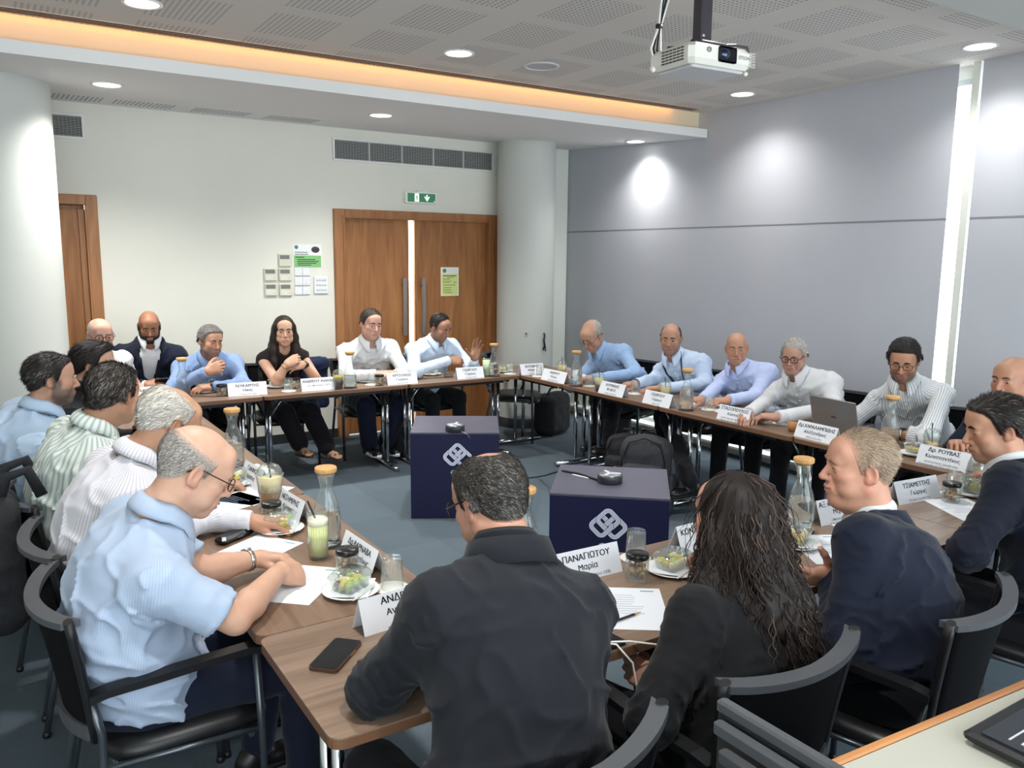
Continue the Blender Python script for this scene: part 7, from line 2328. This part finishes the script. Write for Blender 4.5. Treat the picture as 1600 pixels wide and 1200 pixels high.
for i in range(900):
    f = rs.choice(ok); p = ce[f] + nn_[f] * .003; L = rs.uniform(.08, .17); n = 22
    z = p[2]
    t = np.linspace(0, 1, n)[:, None]
    fl = p - np.array([0, -.03, .11]); tan = fl - nn_[f] * (fl @ nn_[f]); tan = nz(tan)
    dn = np.array([0, -.10, -1.0]) + np.array([p[0] * .9, 0, 0]); w0 = np.clip((p[2] - .0) / .09, 0, 1)
    out = np.array([nn_[f][0], nn_[f][1], 0])
    path = p + (nz(tan) * w0 + nz(dn) * (1 - w0)) * L * t + out * (.014 * np.sin(t * PI * .8) + .012 * t * rs.uniform(0, 1))
    path = path + (np.array([[0, 0, -1.0]]) * w0 * L * t * t * .9) - out * w0 * .03 * t * t
    R = rs.uniform(.003, .0085) * np.clip(t * 3, 0, 1); k = rs.uniform(30, 60); ph = rs.uniform(0, 6.28)
    e1 = np.array([1, 0, 0]); e2 = np.array([0, 1, 0])
    path = path + e1 * R * np.cos(k * t * L * 3 + ph) + e2 * R * np.sin(k * t * L * 3 + ph)
    w = rs.uniform(.0008, .0022) * (1 - .6 * t)
    tg = np.gradient(path, axis=0); tg /= np.linalg.norm(tg, axis=1, keepdims=True)
    s1 = np.cross(tg, nn_[f]); s1 /= np.linalg.norm(s1, axis=1, keepdims=True) + 1e-9; s2 = np.cross(tg, s1)
    ring = np.stack([path + s1 * w, path - s1 * w * .5 + s2 * w * .87, path - s1 * w * .5 - s2 * w * .87], 1)
    o = len(VV) * n * 3
    VV.append(ring.reshape(-1, 3))
    ii = np.arange(n - 1)[:, None] * 3; a3 = np.arange(3)[None]; b3 = (a3 + 1) % 3
    QQ.append(np.stack([ii + a3, ii + b3, ii + 3 + b3, ii + 3 + a3], 2).reshape(-1, 4) + o)
    c = base_c if rs.random() < .8 else lite
    CC.append(np.tile(c * rs.uniform(.6, 1.3), (n * 3, 1)))
me = np_mesh('curls', P['hd'](np.concatenate(VV)), np.concatenate(QQ)); set_col(me, np.concatenate(CC))
tag(add_obj('curls', me, HAIR, hb), kind='stuff')
bracelet(P, 'L', mat('band_white', '#d9d6d0', .5), .030, .009, 'wristwatch', off=.0)

# watches
bracelet(ALL['P5'], 'L', steel, .032, .008, 'wristwatch', steel, off=.035)
bracelet(ALL['P16'], 'L', steel, .033, .009, 'wristwatch', wblack, off=.03)
bracelet(ALL['P8'], 'L', wblack, .041, .010, 'wristwatch', wblack, off=.0)
bracelet(ALL['P13'], 'R', wblack, .041, .008, 'wristwatch', off=.0)


def held_pen(P, k, label, col, tilt):
    tp = P['tips'][k]; p = (np.array(tp[0]) * .5 + np.array(tp[4]) * .5)
    d = nz(tilt); e = empty('pen', tuple(p), 0, label, 'pen')
    e.rotation_euler = Vector((0, 0, 1)).rotation_difference(Vector(d)).to_euler()
    MB().tube([(0, 0, -.035), (0, 0, .085)], .0038, 8).build('barrel', mat('pen_barrel', '#20242c', .3), e)
    MB().tube([(0, 0, -.050), (0, 0, -.035)], [.001, .0038], 8).build('tip', mat('pen_tip', '#c0a060', .3), e)
    MB().tube([(0, 0, .080), (0, 0, .092)], .0046, 8).build('end_plug', mat('pen_cap' + col, col, .3), e)
held_pen(ALL['P5'], 'R', 'blue pen held by the near man writing on the left', '#2a2f8a', (.35, -.75, -.45))
held_pen(ALL['P4'], 'R', 'dark pen held upright by the white haired man on the left', '#1b1c22', (-.15, .1, 1))
held_pen(ALL['P12'], 'L', 'pen held by the reading man in light blue on the right', '#1b1c22', (.3, .1, 1))
# glass of orange drink held at the mouth
P = ALL['P8']; a = P['arm']['R']; c = np.mean([P['tips']['R'][i] for i in range(4)], 0) * .5 + a['wf']((-.02, .06, -.035)) * .5
g = tumbler(0, 0, 'glass of iced orange drink held up by the man at the back left', pad=False, tall=.13, up=True, drink=peach, level=.75, r0=.036, x=(float(c[0]), float(c[1])), z0=float(c[2]) - .065, name='drinking_glass', cat='drink')
for k in range(3): MB().box((.012 * math.cos(k * 2.1), .012 * math.sin(k * 2.1), .112 + .006 * k), (.02, .02, .02), M=rot3(k, .4 * k, .3), bev=.003).build('ice_cube', glassm, g)
# phone looked at
P = ALL['P7']; t0 = (P['arm']['R']['W'] + P['arm']['L']['W']) / 2
e = empty('mobile_phone', (t0[0], t0[1] - .05, t0[2] + .035), 0, 'dark phone held in both hands by the man in the navy suit', 'phone'); e.rotation_euler = (.6, 0, PI)
MB().prism(rrect(.15, .075, .011), 0, .009).build('phone_case', mat('phone_case#1b1b1d', '#1b1b1d', .35), e); MB().prism(rrect(.143, .069, .009), .009, .010).build('phone_screen', MATS['phone_glass'], e)
# lanyard: a ribbon from the neck down the chest
P = ALL['P13']; lm = mat('lanyard', '#14182c', .6); O = P['O']
def chest(t, l):
    rd = np.interp(t, PT, P['PDs']) + P['grow']; rw = np.interp(t, PT, np.array(PW) * 1.14) + .01
    f = rd * math.sqrt(max(0, 1 - (l / rw) ** 2)) - P['curve'] * math.sin(PI * t)
    return P['A'] + P['ax'] * P['Lsp'] * t + P['la'] * l + P['fo'] * (f + .014) - O
for s_ in (-1, 1):
    pth = [P['N'] - O + (P['la'] * s_ * .060 + P['fo'] * -.02 + P['ax'] * .04), P['N'] - O + (P['la'] * s_ * .085 + P['fo'] * .03 + P['ax'] * .012)] + [chest(t, s_ * l) for t, l in ((.92, .082), (.84, .070), (.72, .050), (.58, .026), (.46, .008))]
    mb = MB(); mb.tube([tuple(p) for p in pth], .011, 6, flat=.22, ref=tuple(P['fo'])); mb.build('lanyard', lm, P['top'])
MB().box(tuple(chest(.42, 0) + P['fo'] * .004), (.012, .02, .05)).build('lanyard_clip', steel, P['root'])
# lapel pin
# ------------------------------------------------------------------ the chairs they sit on
for k, lb in (('P5', 'chair of the near man in the short sleeved light blue shirt'), ('P4', 'chair of the white haired man in pinstripes on the left'), ('P3', 'chair with the hanging backpack, of the man in green stripes'), ('P1', 'chair of the bearded man in light blue at the left edge'),
              ('P2', 'chair of the man in the black shirt'), ('P6', 'chair of the man in white in the back left corner'), ('P7', 'chair of the man in the navy suit looking at a phone'), ('P8', 'chair of the man drinking from a glass'), ('P9', 'chair of the woman in the sleeveless top'),
              ('P10', 'chair of the man in white before the door, with a navy jacket'), ('P11', 'chair of the gesturing man in pale blue'), ('P12', 'chair of the reading man in light blue'), ('P13', 'chair of the man with the lanyard'), ('P14', 'chair of the bald man in lilac blue'),
              ('P15', 'chair of the man in plain white behind the laptop'), ('P16', 'chair of the smiling man in stripes'), ('P17', 'chair of the man cut by the right edge'), ('P18', 'chair of the dark haired man in navy at the right edge'), ('P19', 'chair of the man speaking in navy'),
              ('P20', 'chair of the long haired woman'), ('P21', 'chair of the man in charcoal')):
    p = ALL[k]; f = p['fw']; a = math.degrees(math.atan2(f[1], f[0]))
    c = p['A'] + f * .10
    chair(c[0], c[1], a + {'P21': 14}.get(k, 0), lb)
chair(4.36, 6.66, -42, 'empty chair with a shiny black seat near the column')
